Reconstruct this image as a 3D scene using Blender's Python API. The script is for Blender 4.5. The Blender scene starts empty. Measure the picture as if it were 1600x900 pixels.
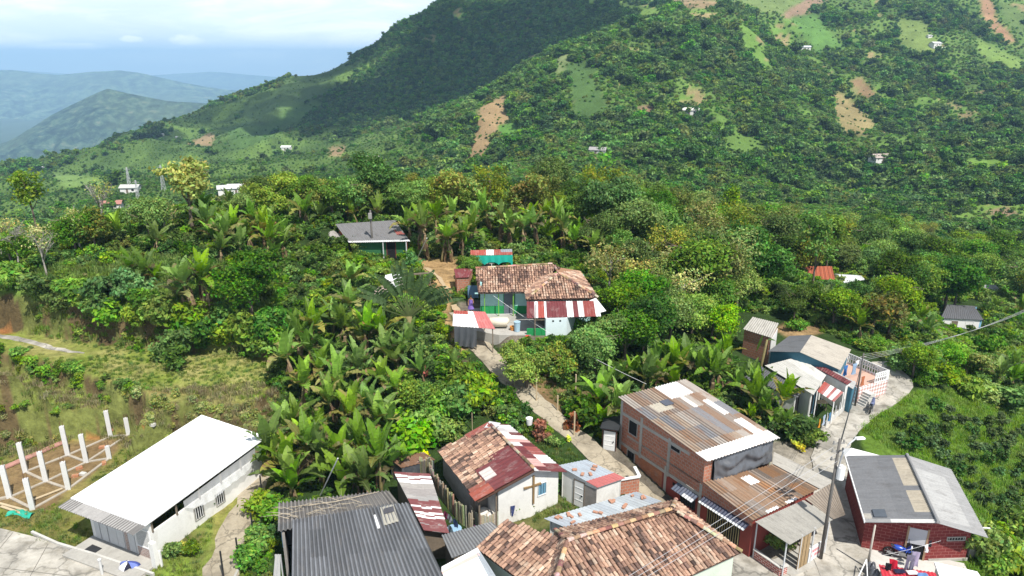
import bpy, math, random
import numpy as np
from mathutils import Vector, noise as mnoise

random.seed(7); RNG = np.random.default_rng(7)
scene = bpy.context.scene
COL = scene.collection

# ------------------------------------------------------------------ camera model
F = 1101.0; PITCH = math.radians(18.1); H = 28.0
CP, SP = math.cos(PITCH), math.sin(PITCH)
def ray(px, py):
    dx = (px - 800) / F; dy = (450 - py) / F
    return np.array([dx, CP + dy * SP, -SP + dy * CP])
def W(px, py, z):
    r = ray(px, py); t = (z - H) / r[2]
    return np.array([0, 0, H]) + t * r
def T(px, py, t):
    return np.array([0, 0, H]) + t * ray(px, py)
def proj(x, y, z):
    d = y * CP - (z - H) * SP; u = y * SP + (z - H) * CP
    return 800 + F * x / d, 450 - F * u / d
def ztop(x, y, py):
    r = ray(800, py); return H + y / r[1] * r[2]

cam_d = bpy.data.cameras.new("camera"); cam = bpy.data.objects.new("camera", cam_d); COL.objects.link(cam)
cam.location = (0, 0, H); cam.rotation_euler = (math.pi / 2 - PITCH, 0, 0)
cam_d.sensor_width = 36; cam_d.lens = 36 * F / 1600
cam_d.clip_start = 0.5; cam_d.clip_end = 60000
scene.camera = cam

def lin(r, g, b):
    f = lambda c: ((c / 255) / 12.92) if c <= 10 else (((c / 255) + 0.055) / 1.055) ** 2.4
    return (f(r), f(g), f(b))

# ------------------------------------------------------------------ materials
def new_mat(name):
    m = bpy.data.materials.new(name); m.use_nodes = True
    nt = m.node_tree; b = nt.nodes["Principled BSDF"]
    return m, nt, b
def N(nt, t, **kw):
    n = nt.nodes.new(t)
    for k, v in kw.items():
        if k in n.inputs: n.inputs[k].default_value = v
        else: setattr(n, k, v)
    return n
def mathn(nt, op, a, b=None, c=None, clamp=False):
    n = nt.nodes.new("ShaderNodeMath"); n.operation = op; n.use_clamp = clamp
    for i, x in enumerate((a, b, c)):
        if x is None: continue
        if isinstance(x, (int, float)): n.inputs[i].default_value = x
        else: nt.links.new(x, n.inputs[i])
    return n.outputs[0]
def mixc(nt, fac, a, b, mode='MIX'):
    n = nt.nodes.new("ShaderNodeMix"); n.data_type = 'RGBA'; n.blend_type = mode
    for i, x in ((0, fac), (6, a), (7, b)):
        if isinstance(x, (int, float)): n.inputs[i].default_value = x
        elif isinstance(x, tuple): n.inputs[i].default_value = (*x[:3], 1)
        else: nt.links.new(x, n.inputs[i])
    return n.outputs[2]
def ramp(nt, fac, stops):
    n = nt.nodes.new("ShaderNodeValToRGB"); e = n.color_ramp.elements
    while len(e) < len(stops): e.new(0.5)
    for el, (p, c) in zip(e, stops):
        el.position = p; el.color = (*c, 1) if isinstance(c, tuple) else (c, c, c, 1)
    nt.links.new(fac, n.inputs[0]); return n.outputs[0]
def noisen(nt, vec, scale, detail=4, rough=0.55, dist=0.0):
    n = nt.nodes.new("ShaderNodeTexNoise")
    n.inputs["Scale"].default_value = scale; n.inputs["Detail"].default_value = detail
    n.inputs["Roughness"].default_value = rough; n.inputs["Distortion"].default_value = dist
    if vec is not None: nt.links.new(vec, n.inputs["Vector"])
    return n.outputs["Fac"]
def mapping(nt, vec, scale=(1, 1, 1), loc=(0, 0, 0)):
    n = nt.nodes.new("ShaderNodeMapping"); n.inputs["Scale"].default_value = scale; n.inputs["Location"].default_value = loc
    nt.links.new(vec, n.inputs["Vector"]); return n.outputs[0]
def bumpn(nt, b, h, strength=0.3, dist=0.05):
    n = nt.nodes.new("ShaderNodeBump"); n.inputs["Strength"].default_value = strength; n.inputs["Distance"].default_value = dist
    nt.links.new(h, n.inputs["Height"]); nt.links.new(n.outputs[0], b.inputs["Normal"])

def mat_plain(name, col, rough=0.8, var=0.25, scale=1.5, stain=None, stain_amt=0.5, spec=0.3, metallic=0.0, bump=0.0, cracks=0.0):
    """weathered single-colour surface: two noises in object space, optional dirt colour"""
    m, nt, b = new_mat(name)
    tc = N(nt, "ShaderNodeTexCoord").outputs["Object"]
    n1 = noisen(nt, tc, scale, 6, 0.65); n2 = noisen(nt, tc, scale * 7, 4, 0.6)
    v = mathn(nt, 'ADD', mathn(nt, 'MULTIPLY', n1, 0.65), mathn(nt, 'MULTIPLY', n2, 0.35))
    dark = tuple(c * (1 - var) for c in col); lite = tuple(min(1, c * (1 + var * 0.6)) for c in col)
    c = ramp(nt, v, [(0.3, dark), (0.7, lite)])
    if stain:
        s = noisen(nt, mapping(nt, tc, (1, 1, 0.45)), scale * 1.3, 7, 0.7, 0.4)
        f = ramp(nt, s, [(0.5, 0.0), (0.72, stain_amt)])
        c = mixc(nt, f, c, stain)
    if cracks:
        vo = nt.nodes.new("ShaderNodeTexVoronoi"); vo.feature = 'DISTANCE_TO_EDGE'; vo.inputs["Scale"].default_value = cracks
        wv = nt.nodes.new("ShaderNodeVectorMath"); wv.operation = 'MULTIPLY_ADD'; wn = nt.nodes.new("ShaderNodeTexNoise"); wn.inputs["Scale"].default_value = 1.5; wn.inputs["Detail"].default_value = 5; nt.links.new(tc, wn.inputs["Vector"])
        nt.links.new(wn.outputs["Color"], wv.inputs[0]); wv.inputs[1].default_value = (.9, .9, .9); nt.links.new(tc, wv.inputs[2]); nt.links.new(wv.outputs[0], vo.inputs["Vector"])
        c = mixc(nt, ramp(nt, vo.outputs["Distance"], [(0.0, 0.75), (0.035, 0.0)]), c, tuple(k * .35 for k in col))
        pt = noisen(nt, tc, .35, 3, .5); c = mixc(nt, 1.0, c, ramp(nt, pt, [(.38, .72), (.46, 1.0), (.6, 1.12)]), 'MULTIPLY')
    nt.links.new(c, b.inputs["Base Color"])
    b.inputs["Roughness"].default_value = rough; b.inputs["Specular IOR Level"].default_value = spec; b.inputs["Metallic"].default_value = metallic
    if bump: bumpn(nt, b, n2, bump, 0.03)
    return m

def mat_sheet(name, rust=lin(120, 70, 40), rust_amt=0.3, rough=0.55, spec=0.35, metallic=0.0, streak=(2.2, 0.35), var=0.35):
    """roof sheets: per-face paint colour from attribute 'col', streaks running down the slope (uv in metres)"""
    m, nt, b = new_mat(name)
    at = N(nt, "ShaderNodeAttribute", attribute_name="col").outputs["Color"]
    uv = N(nt, "ShaderNodeUVMap", uv_map="uv").outputs[0]
    s = noisen(nt, mapping(nt, uv, (*streak, 1)), 2.0, 6, 0.7)
    g = noisen(nt, uv, 7.0, 5, 0.7)
    v = mathn(nt, 'ADD', mathn(nt, 'MULTIPLY', s, 0.6), mathn(nt, 'MULTIPLY', g, 0.4))
    sh = ramp(nt, v, [(0.3, 1 - var), (0.7, 1 + var * 0.35)])
    c = mixc(nt, 1.0, at, sh, 'MULTIPLY')
    r = noisen(nt, mapping(nt, uv, (streak[0] * 0.7, streak[1] * 1.5, 1), (5, 3, 0)), 1.6, 6, 0.75)
    c = mixc(nt, ramp(nt, r, [(0.53, 0.0), (0.68, rust_amt)]), c, rust)
    nt.links.new(c, b.inputs["Base Color"]); b.inputs["Roughness"].default_value = rough
    b.inputs["Specular IOR Level"].default_value = spec; b.inputs["Metallic"].default_value = metallic
    return m

def mat_attr(name, rough=0.75, var=0.3, scale=6.0, spec=0.25, objvar=0.0):
    m, nt, b = new_mat(name)
    at = N(nt, "ShaderNodeAttribute", attribute_name="col").outputs["Color"]
    tc = N(nt, "ShaderNodeTexCoord").outputs["Object"]
    n = noisen(nt, tc, scale, 5, 0.7)
    c = mixc(nt, 1.0, at, ramp(nt, n, [(0.3, 1 - var), (0.7, 1 + var * 0.4)]), 'MULTIPLY')
    nt.links.new(c, b.inputs["Base Color"]); b.inputs["Roughness"].default_value = rough; b.inputs["Specular IOR Level"].default_value = spec
    return m

def mat_brick(name, c1, c2, mortar, bw=0.33, bh=0.23, msize=0.018, dirt=lin(90, 75, 65), dirt_amt=0.35):
    m, nt, b = new_mat(name)
    uv = N(nt, "ShaderNodeUVMap", uv_map="uv").outputs[0]
    br = nt.nodes.new("ShaderNodeTexBrick"); nt.links.new(uv, br.inputs["Vector"])
    br.inputs["Color1"].default_value = (*c1, 1); br.inputs["Color2"].default_value = (*c2, 1); br.inputs["Mortar"].default_value = (*mortar, 1)
    br.inputs["Scale"].default_value = 1; br.inputs["Mortar Size"].default_value = msize; br.inputs["Mortar Smooth"].default_value = 0.2
    br.inputs["Brick Width"].default_value = bw; br.inputs["Row Height"].default_value = bh; br.inputs["Bias"].default_value = 0.0
    n = noisen(nt, uv, 1.1, 6, 0.7); g = noisen(nt, uv, 9, 4, 0.7)
    c = mixc(nt, ramp(nt, n, [(0.5, 0.0), (0.72, dirt_amt)]), br.outputs["Color"], dirt)
    c = mixc(nt, 1.0, c, ramp(nt, g, [(0.3, 0.75), (0.7, 1.15)]), 'MULTIPLY')
    nt.links.new(c, b.inputs["Base Color"]); b.inputs["Roughness"].default_value = 0.85; b.inputs["Specular IOR Level"].default_value = 0.2
    bumpn(nt, b, br.outputs["Fac"], -0.4, 0.02)
    return m

def mat_leaf(name, hue=0.03, val=0.35, transl=0.3, rough=0.5, spec=0.3):
    """foliage: colour of every leaf from attribute 'col', each plant a little different"""
    m, nt, b = new_mat(name)
    at = N(nt, "ShaderNodeAttribute", attribute_name="col").outputs["Color"]
    oi = N(nt, "ShaderNodeObjectInfo").outputs["Random"]
    hs = nt.nodes.new("ShaderNodeHueSaturation"); nt.links.new(at, hs.inputs["Color"])
    nt.links.new(mathn(nt, 'MULTIPLY_ADD', oi, 2 * hue, 0.5 - hue), hs.inputs["Hue"])
    r2 = mathn(nt, 'FRACT', mathn(nt, 'MULTIPLY', oi, 17.3))
    nt.links.new(mathn(nt, 'MULTIPLY_ADD', r2, 2 * val, 1 - val), hs.inputs["Value"])
    r3 = mathn(nt, 'FRACT', mathn(nt, 'MULTIPLY', oi, 53.7))
    nt.links.new(mathn(nt, 'MULTIPLY_ADD', r3, 0.3, 0.8), hs.inputs["Saturation"])
    c = hs.outputs[0]
    nt.links.new(c, b.inputs["Base Color"]); b.inputs["Roughness"].default_value = rough; b.inputs["Specular IOR Level"].default_value = spec
    tr = nt.nodes.new("ShaderNodeBsdfTranslucent")
    nt.links.new(mixc(nt, 1.0, c, (1.25, 1.3, 0.6), 'MULTIPLY'), tr.inputs["Color"])
    mx = nt.nodes.new("ShaderNodeMixShader"); mx.inputs[0].default_value = transl
    nt.links.new(b.outputs[0], mx.inputs[1]); nt.links.new(tr.outputs[0], mx.inputs[2])
    nt.links.new(mx.outputs[0], nt.nodes["Material Output"].inputs[0])
    return m

# ------------------------------------------------------------------ mesh builder
class MB:
    def __init__(s): s.v = []; s.f = []; s.c = []; s.u = []
    def face(s, pts, col=(0.5, 0.5, 0.5), uv=None):
        i = len(s.v); s.v.extend([tuple(map(float, p)) for p in pts]); s.f.append(tuple(range(i, i + len(pts)))); s.c.append(col)
        if uv is None:
            P = [np.array(p, float) for p in pts]; n = np.cross(P[1] - P[0], P[-1] - P[0]); l = np.linalg.norm(n)
            n = n / l if l > 1e-12 else np.array([0, 0, 1.])
            if abs(n[2]) > 0.85: uv = [(p[0], p[1]) for p in P]
            else:
                d = np.array([-n[1], n[0], 0]); d /= max(1e-9, np.linalg.norm(d)); uv = [(float(p @ d), float(p[2])) for p in P]
        s.u.append(uv)
    def hexa(s, b, t, col=(0.5, 0.5, 0.5)):
        """b, t: four bottom and four top corners, counter-clockwise from above"""
        s.face(t, col); s.face(b[::-1], col)
        n = len(b)
        for i in range(n): s.face([b[i], b[(i + 1) % n], t[(i + 1) % n], t[i]], col)
    def prism(s, poly, z0, z1, col=(0.5, 0.5, 0.5)):
        s.hexa([(p[0], p[1], z0) for p in poly], [(p[0], p[1], z1) for p in poly], col)
    def box(s, c, d, rz=0, col=(0.5, 0.5, 0.5)):
        """c: centre of the base, d: size"""
        x, y = d[0] / 2, d[1] / 2; ca, sa = math.cos(rz), math.sin(rz)
        q = [(c[0] + a * ca - b * sa, c[1] + a * sa + b * ca) for a, b in ((-x, -y), (x, -y), (x, y), (-x, y))]
        s.prism(q, c[2], c[2] + d[2], col)
    def slab(s, top, th, col=(0.5, 0.5, 0.5)):
        s.hexa([(p[0], p[1], p[2] - th) for p in top], [tuple(p) for p in top], col)
    def tube(s, path, rad, n=6, col=(0.5, 0.5, 0.5), cap=True):
        P = [np.array(p, float) for p in path]; rings = []
        if isinstance(rad, (int, float)): rad = [rad] * len(P)
        for i, p in enumerate(P):
            d = P[min(i + 1, len(P) - 1)] - P[max(i - 1, 0)]; d /= max(1e-9, np.linalg.norm(d))
            a = np.cross(d, [0, 0, 1.]) if abs(d[2]) < 0.95 else np.cross(d, [1., 0, 0]); a /= np.linalg.norm(a); b = np.cross(d, a)
            rings.append([p + rad[i] * (math.cos(k * 2 * math.pi / n) * a + math.sin(k * 2 * math.pi / n) * b) for k in range(n)])
        i0 = len(s.v)
        for r in rings: s.v.extend([tuple(p) for p in r])
        for i in range(len(P) - 1):
            for k in range(n):
                a, b = i0 + i * n + k, i0 + i * n + (k + 1) % n
                s.f.append((a, b, b + n, a + n)); s.c.append(col); s.u.append([(k * .1, i), (k * .1 + .1, i), (k * .1 + .1, i + 1), (k * .1, i + 1)])
        if cap:
            for r0, rev in ((i0, False), (i0 + (len(P) - 1) * n, True)):
                q = list(range(r0, r0 + n)); s.f.append(tuple(q if rev else q[::-1])); s.c.append(col); s.u.append([(0, 0)] * n)
    def beam(s, a, b, w, h=None, col=(0.5, 0.5, 0.5)):
        a = np.array(a, float); b = np.array(b, float); h = h or w
        d = b - a; d /= np.linalg.norm(d)
        sd = np.cross(d, [0, 0, 1.]) if abs(d[2]) < 0.95 else np.array([1., 0, 0]); sd /= np.linalg.norm(sd); up = np.cross(sd, d)
        q = lambda p: [p - sd * w / 2 - up * h / 2, p + sd * w / 2 - up * h / 2, p + sd * w / 2 + up * h / 2, p - sd * w / 2 + up * h / 2]
        s.hexa(q(a), q(b), col)
    def grid(s, nu, nv, fn, colfn=None, uvfn=None, close=False):
        """shared-vertex grid of fn(u, v), u and v in 0..1"""
        i0 = len(s.v)
        for j in range(nv + 1):
            for i in range(nu + 1): s.v.append(tuple(map(float, fn(i / nu, j / nv))))
        for j in range(nv):
            for i in range(nu):
                a = i0 + j * (nu + 1) + i
                s.f.append((a, a + 1, a + nu + 2, a + nu + 1))
                uc, vc = (i + .5) / nu, (j + .5) / nv
                s.c.append(colfn(uc, vc) if colfn else (0.5, 0.5, 0.5))
                q = [(i / nu, j / nv), ((i + 1) / nu, j / nv), ((i + 1) / nu, (j + 1) / nv), (i / nu, (j + 1) / nv)]
                s.u.append([uvfn(*k) for k in q] if uvfn else q)
    def mesh(s, name, mats, loc=(0, 0, 0), smooth=False):
        me = bpy.data.meshes.new(name)
        v = np.array(s.v, np.float64) - np.array(loc, float)
        me.from_pydata([tuple(p) for p in v], [], s.f)
        at = me.attributes.new("col", 'FLOAT_COLOR', 'FACE')
        at.data.foreach_set("color", np.array([(*c[:3], 1) for c in s.c], np.float32).ravel())
        uvl = me.uv_layers.new(name="uv")
        uvl.data.foreach_set("uv", np.array([q for f in s.u for q in f], np.float32).ravel())
        for m in (mats if isinstance(mats, (list, tuple)) else [mats]): me.materials.append(m)
        if smooth: me.polygons.foreach_set("use_smooth", np.ones(len(me.polygons), bool))
        return me

def tag(o, label=None, cat=None, group=None, kind='thing'):
    o["kind"] = kind
    if label: o["label"] = label
    if cat: o["category"] = cat
    if group: o["group"] = group
    return o
def thing(name, label, cat, loc, group=None, rz=0):
    o = bpy.data.objects.new(name, None); COL.objects.link(o); o.location = tuple(map(float, loc)); o.rotation_euler[2] = rz
    o.empty_display_size = 0.3
    return tag(o, label, cat, group)
def part(name, mb, mat, parent, smooth=False, label=None, local=False):
    """mb holds world coordinates (or local ones): links it as one mesh under parent"""
    base = parent; loc = np.zeros(3)
    if not local:
        while base is not None: loc = loc + np.array(base.location); base = base.parent
    me = mb.mesh(name, mat, loc, smooth); o = bpy.data.objects.new(name, me); COL.objects.link(o); o.parent = parent
    if label: o["label"] = label
    return o
def solo(name, mb, mat, label, cat, loc, group=None, smooth=False, kind='thing'):
    me = mb.mesh(name, mat, loc, smooth); o = bpy.data.objects.new(name, me); COL.objects.link(o); o.location = tuple(map(float, loc))
    return tag(o, label, cat, group, kind)
# ------------------------------------------------------------------ terrain: one height field
CZ = [  # pixel of a ground point and its height in metres (street corner = 0)
 (900,890,0),(600,890,0),(1200,890,0),(1400,890,0),(1310,800,0),(1290,720,0),(1330,655,0),(1385,622,.2),(1415,602,.5),(1400,575,1),
 (1500,890,-.6),(1150,870,0),(1034,768,.8),(962,698,1.6),(1010,775,.7),(950,730,1.3),(885,690,2.1),(820,620,3.3),(745,545,4.6),(715,500,5.5),
 (850,800,.9),(780,800,.8),(700,800,.6),(560,870,0),(450,880,0),(380,850,0.1),(410,750,.8),(400,700,1.2),(300,820,.1),
 (450,720,1),(560,720,1),(640,680,1.7),(500,600,2.4),(620,600,3),(440,640,1.6),(700,600,3.6),(600,520,4.8),(520,540,4.0),(660,540,4.7),
 (790,600,3.4),(830,600,3.3),(880,620,2.8),(930,620,2.6),(960,640,2.3),
 (0,470,7),(100,475,7),(200,490,6.8),(300,520,6.0),(350,530,5.6),(430,540,4.8),(-150,470,7),
 (100,430,8.5),(50,405,9),(200,430,8.7),(250,400,9.6),(330,390,9.8),(420,400,8.8),(400,450,7.7),(480,470,6.4),(560,430,7.0),(600,400,7.2),
 (690,430,6.4),(650,480,5.8),(700,395,7.2),(760,480,5.6),(820,500,5.5),(880,510,5.2),(770,400,6.8),(860,400,6.2),(930,480,4.8),
 (300,352,10.4),(100,387,9.6),(200,375,10.2),(420,345,10.2),(520,338,10.2),(620,335,9.8),(700,340,9.2),(800,345,8.2),(870,355,6.8),(-100,395,9),
 (940,420,4.8),(950,520,3.9),(1000,600,2.4),(1050,560,2.2),(1100,570,1.4),(1150,530,1.0),(1210,530,.8),(1250,500,.4),(1230,580,.4),(1270,640,.1),
 (1100,430,1.2),(1010,400,2.8),(1300,480,-1.5),(1270,455,-3.4),(1400,520,-2.5),(1400,560,-.5),(1500,530,-7.5),(1590,560,-7),(1590,650,-4.5),(1480,620,-1.5),
 (1590,850,-4.5),(1560,720,-4),(1450,690,-.8),(1700,700,-8),(1700,560,-12),(1440,640,-.2),(1540,640,-3.3),
 (1100,370,-6),(1200,400,-7),(1300,410,-10),(1545,455,-15),(1000,352,-4),(1500,405,-20),(1400,440,-9),(1650,450,-22),(930,350,0),
 (-200,700,0),(-200,560,4.3),(-200,850,0),(1700,900,-8)]
CT = [  # pixel and distance in metres of points on the far slopes
 (1550,340,300),(1700,340,300),(1300,335,285),(1150,330,275),(1000,312,265),(800,305,245),(600,315,260),(400,310,310),(200,325,340),(0,340,360),(-150,345,380),
 (1500,280,380),(1380,250,420),(1300,150,600),(1390,170,590),(1250,75,740),(1450,70,760),(1500,0,900),(1600,100,760),(1600,200,520),(1700,100,760),(1700,0,950),
 (1200,250,400),(1080,176,470),(1000,200,420),(1000,100,540),(935,240,370),(1100,90,560),(1150,20,650),(1000,22,640),(1060,25,640),(1220,0,860),(1240,-40,950),
 (900,85,580),(800,150,530),(740,170,500),(870,200,430),(770,240,400),(690,240,420),
 (1000,-15,1000),(1100,-20,980),(950,30,840),(900,60,820),(850,85,800),(790,120,790),(720,160,740),(650,195,700),(600,215,660),
 (800,0,980),(900,0,960),(800,-60,1100),(1000,-60,1150),(1300,-70,1150),(1500,-80,1100),(1700,-80,1100),
 (700,80,900),(600,130,880),(500,170,850),(400,200,820),
 (500,235,640),(440,235,640),(310,215,760),(300,270,520),(450,280,450),(560,270,420),(580,250,440),(650,280,360),(200,270,640),(100,285,580),(60,266,640),(180,300,470),(60,310,450)]
SIL = [(690,0,1020),(620,42,1020),(560,80,1010),(450,115,1010),(350,155,1060),(250,202,980),(160,225,920),(100,252,820),(0,258,760),(-200,262,740)]
ctrl = []
for px, py, z in CZ: ctrl.append(W(px, py, z))
for px, py, t in CT: ctrl.append(T(px, py, t))
for px, py, t in SIL:
    p = T(px, py, t); ctrl.append(p)
    for k, dz in ((1.08, -40), (1.3, -150)): ctrl.append(np.array([p[0] * k, p[1] * k, p[2] + dz]))
for px in (-200, 100, 400, 700, 1000, 1300, 1600, 1800):          # near edge below the frame
    p = W(px, 1000, -0.5); ctrl.append(p); ctrl.append(np.array([p[0] * .6, p[1] * .6, -3]))
ctrl = np.array(ctrl)
A_U, A_L = 1.7, 1.0
def warp(x, y): return np.stack([A_U * x / y, A_L * np.log(y)], -1)
_cp = warp(ctrl[:, 0], ctrl[:, 1])
def _fit():
    d = np.linalg.norm(_cp[:, None] - _cp[None], axis=-1)
    n = len(_cp); A = np.zeros((n + 3, n + 3)); A[:n, :n] = d + 0 * np.eye(n)
    Q = np.concatenate([np.ones((n, 1)), _cp], 1); A[:n, n:] = Q; A[n:, :n] = Q.T
    b = np.zeros(n + 3); b[:n] = ctrl[:, 2]
    return np.linalg.lstsq(A, b, rcond=None)[0]
_w = _fit()
NU, NL = 460, 560
UMAX = 1.12; Y0, Y1 = 16.0, 1600.0
GU = np.linspace(-UMAX, UMAX, NU); GL = np.linspace(math.log(Y0), math.log(Y1), NL)
gu, gl = np.meshgrid(GU, GL)                       # rows: distance
GY = np.exp(gl); GX = gu * GY
def _rbf(x, y):
    q = warp(x.ravel(), y.ravel()); out = np.empty(len(q))
    for i in range(0, len(q), 20000):
        k = q[i:i + 20000]; d = np.linalg.norm(k[:, None] - _cp[None], axis=-1)
        out[i:i + 20000] = d @ _w[:-3] + _w[-3] + k @ _w[-2:]
    return out.reshape(x.shape)
HZ = _rbf(GX, GY)
# gullies and knolls on the far slopes, bumps nearby
def fbm(x, y, s, oct=5, seed=0.0):
    return np.array([mnoise.fractal(Vector((a / s, b / s, seed)), 0.9, 2.1, oct) for a, b in zip(x.ravel(), y.ravel())]).reshape(x.shape)
far = np.clip((GY - 130) / 200, 0, 1)
sil = np.clip((GY - 820) / 200, 0, 1)
rdg = 1 - np.abs(fbm(GX, GY, 190, 4, 4.4)) * 2
HZ += far * (1 - 0.75 * sil) * (fbm(GX, GY, 110, 5) * 8.0 + (rdg - .6) * 13.0 * np.clip((GY - 180) / 250, 0, 1))
near = np.clip((GY - 35) / 30, 0, 1) * (1 - far)
HZ += near * fbm(GX, GY, 9, 3, 3.3) * 0.25

def poly_sd(px, py, poly):
    """signed distance to a polygon, negative inside"""
    poly = np.asarray(poly, float); d = np.full(px.shape, 1e18); ins = np.zeros(px.shape, bool)
    for a, b in zip(poly, np.roll(poly, -1, 0)):
        e = b - a; t = np.clip(((px - a[0]) * e[0] + (py - a[1]) * e[1]) / (e @ e + 1e-12), 0, 1)
        d = np.minimum(d, (px - a[0] - t * e[0]) ** 2 + (py - a[1] - t * e[1]) ** 2)
        c = ((a[1] > py) != (b[1] > py)); den = b[1] - a[1]
        if abs(den) > 1e-12: ins ^= c & (px < e[0] * (py - a[1]) / den + a[0])
    return np.where(ins, -1, 1) * np.sqrt(d)
def flatten(poly_px, zf, blend):
    """level the ground inside a polygon given by pixels (zf: height or (px -> height))"""
    global HZ
    g = zf if callable(zf) else (lambda a: zf)
    P = np.array([W(a, b, g(a))[:2] for a, b in poly_px])
    bb = (GX > P[:, 0].min() - 3) & (GX < P[:, 0].max() + 3) & (GY > P[:, 1].min() - 3) & (GY < P[:, 1].max() + 3)
    x, y = GX[bb], GY[bb]; sd = poly_sd(x, y, P)
    # gradient of the height along x only
    zs = np.array([g(a) for a, b in poly_px]); z = np.full(x.shape, zs.mean())
    if zs.max() - zs.min() > 1e-3:
        Q = np.concatenate([np.ones((len(P), 1)), P], 1); c = np.linalg.lstsq(Q, zs, rcond=None)[0]; z = c[0] + c[1] * x + c[2] * y
    k = np.clip(1 - sd / blend, 0, 1); k = k * k * (3 - 2 * k)
    HZ[bb] = HZ[bb] * (1 - k) + z * k
T1 = [(-160,648),(0,645),(100,641),(165,636),(188,627),(110,603),(20,578),(-160,572)]
T2 = [(-160,548),(15,541),(110,570),(205,606),(300,618),(400,628),(430,590),(400,556),(250,548),(150,535),(0,512),(-160,505)]
LOT = [(-160,800),(-160,705),(50,694),(150,678),(215,678),(240,700),(140,800),(60,860),(-160,880)]
flatten(LOT, 0.0, 0.6)
flatten(T1, lambda a: 2.1, 0.7)
flatten(T2, lambda a: 4.3 - 1.3 * max(0, a - 50) / 380, 0.8)
flatten([(70,850),(120,800),(300,690),(420,690),(410,740),(240,892),(215,900)], lambda a: 0.0 + 0.95 * max(0, a - 225) / 185, 0.7)
flatten([(-200,815),(0,822),(60,836),(130,862),(250,902),(330,1000),(-200,1000)], -0.06, 0.5)
flatten([(720,480),(830,478),(900,505),(890,540),(800,540),(720,505)], 5.6, 1.0)
flatten([(1330,830),(1345,790),(1560,820),(1530,895),(1330,895)], 0.0, 0.8)

def gidx(x, y):
    fu = (x / y + UMAX) / (2 * UMAX) * (NU - 1); fl = (np.log(y) - GL[0]) / (GL[-1] - GL[0]) * (NL - 1)
    return fu, fl
def h(x, y):
    x = np.asarray(x, float); y = np.maximum(np.asarray(y, float), Y0 + .01)
    fu, fl = gidx(x, y); fu = np.clip(fu, 0, NU - 1.001); fl = np.clip(fl, 0, NL - 1.001)
    i = fu.astype(int); j = fl.astype(int); a = fu - i; b = fl - j
    return (HZ[j, i] * (1 - a) + HZ[j, i + 1] * a) * (1 - b) + (HZ[j + 1, i] * (1 - a) + HZ[j + 1, i + 1] * a) * b
_ts = np.geomspace(18, 2000, 3000)
def hit(px, py):
    """point of the ground seen at a pixel of the photograph"""
    r = ray(px, py); x, y, z = r[0] * _ts, r[1] * _ts, H + r[2] * _ts
    k = np.nonzero(z < h(x, y))[0]
    if len(k) == 0: return None
    i = max(1, k[0]); t0, t1 = _ts[i - 1], _ts[i]
    for _ in range(18):
        t = (t0 + t1) / 2
        if H + r[2] * t < h(r[0] * t, r[1] * t): t1 = t
        else: t0 = t
    return np.array([r[0] * t1, r[1] * t1, float(h(r[0] * t1, r[1] * t1))])

# roads: level the ground across them, then lay slabs
def centreline(pts, step=0.7):
    P = [hit(a, b) if len(q) == 0 else W(a, b, q[0]) for a, b, *q in pts]; P = np.array(P)
    out = []
    for i in range(len(P) - 1):
        p0, p1, p2, p3 = P[max(i - 1, 0)], P[i], P[i + 1], P[min(i + 2, len(P) - 1)]
        n = max(2, int(np.linalg.norm(p2 - p1) / step))
        for k in range(n):
            t = k / n
            out.append(0.5 * ((2 * p1) + (-p0 + p2) * t + (2 * p0 - 5 * p1 + 4 * p2 - p3) * t * t + (-p0 + 3 * p1 - 3 * p2 + p3) * t ** 3))
    out.append(P[-1]); return np.array(out)
def level_road(C, w, blend=1.0):
    global HZ
    bb = (GX > C[:, 0].min() - 4) & (GX < C[:, 0].max() + 4) & (GY > C[:, 1].min() - 4) & (GY < C[:, 1].max() + 4)
    x, y = GX[bb], GY[bb]; d = np.hypot(x[:, None] - C[None, :, 0], y[:, None] - C[None, :, 1]); j = d.argmin(1)
    k = np.clip(1 - (d[np.arange(len(j)), j] - w / 2 - 0.2) / blend, 0, 1)
    HZ[bb] = HZ[bb] * (1 - k) + C[j, 2] * k
def ribbon(name, C, w, mat, th=0.10, lift=0.07, edge=0.05):
    d = np.gradient(C[:, :2], axis=0); d /= np.linalg.norm(d, axis=1)[:, None]; n = np.stack([-d[:, 1], d[:, 0]], 1)
    mb = MB(); s = np.concatenate([[0], np.cumsum(np.linalg.norm(np.diff(C, axis=0), axis=1))])
    ww = (w if hasattr(w, '__len__') else [w] * len(C)); ww = np.interp(np.linspace(0, 1, len(C)), np.linspace(0, 1, len(ww)), ww)
    rnd = [(random.uniform(-edge, edge), random.uniform(-edge, edge)) for _ in C]
    K = 5
    def fn(u, v):
        j = min(len(C) - 1, int(round(v * (len(C) - 1)))); i = int(round(u * (K + 2)))
        if i == 0: o, dz = -ww[j] / 2 - rnd[j][0], -th
        elif i == K + 2: o, dz = ww[j] / 2 + rnd[j][1], -th
        else: o = (-ww[j] / 2 - rnd[j][0]) + (i - 1) / K * (ww[j] + rnd[j][0] + rnd[j][1]); dz = 0
        x, y = C[j, 0] + n[j, 0] * o, C[j, 1] + n[j, 1] * o
        return x, y, C[j, 2] + lift + dz
    mb.grid(K + 2, len(C) - 1, fn, uvfn=lambda u, v: (u * w if not hasattr(w, '__len__') else u * 2.2, v * s[-1]))
    return mb
C_TRAIL = None
C_PATH = centreline([(1120,850,.0),(1040,800,.45),(985,760,1.0),(935,712,1.7),(882,668,2.4),(830,622,3.2),(790,585,3.9),(755,548,4.6),(735,522,5.0),(724,500,5.4),(718,488,5.6)])
C_TRAIL = centreline([(716,486,5.65),(704,468,5.8),(694,446,6.2),(682,430,6.5),(664,418,6.7)])
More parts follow.
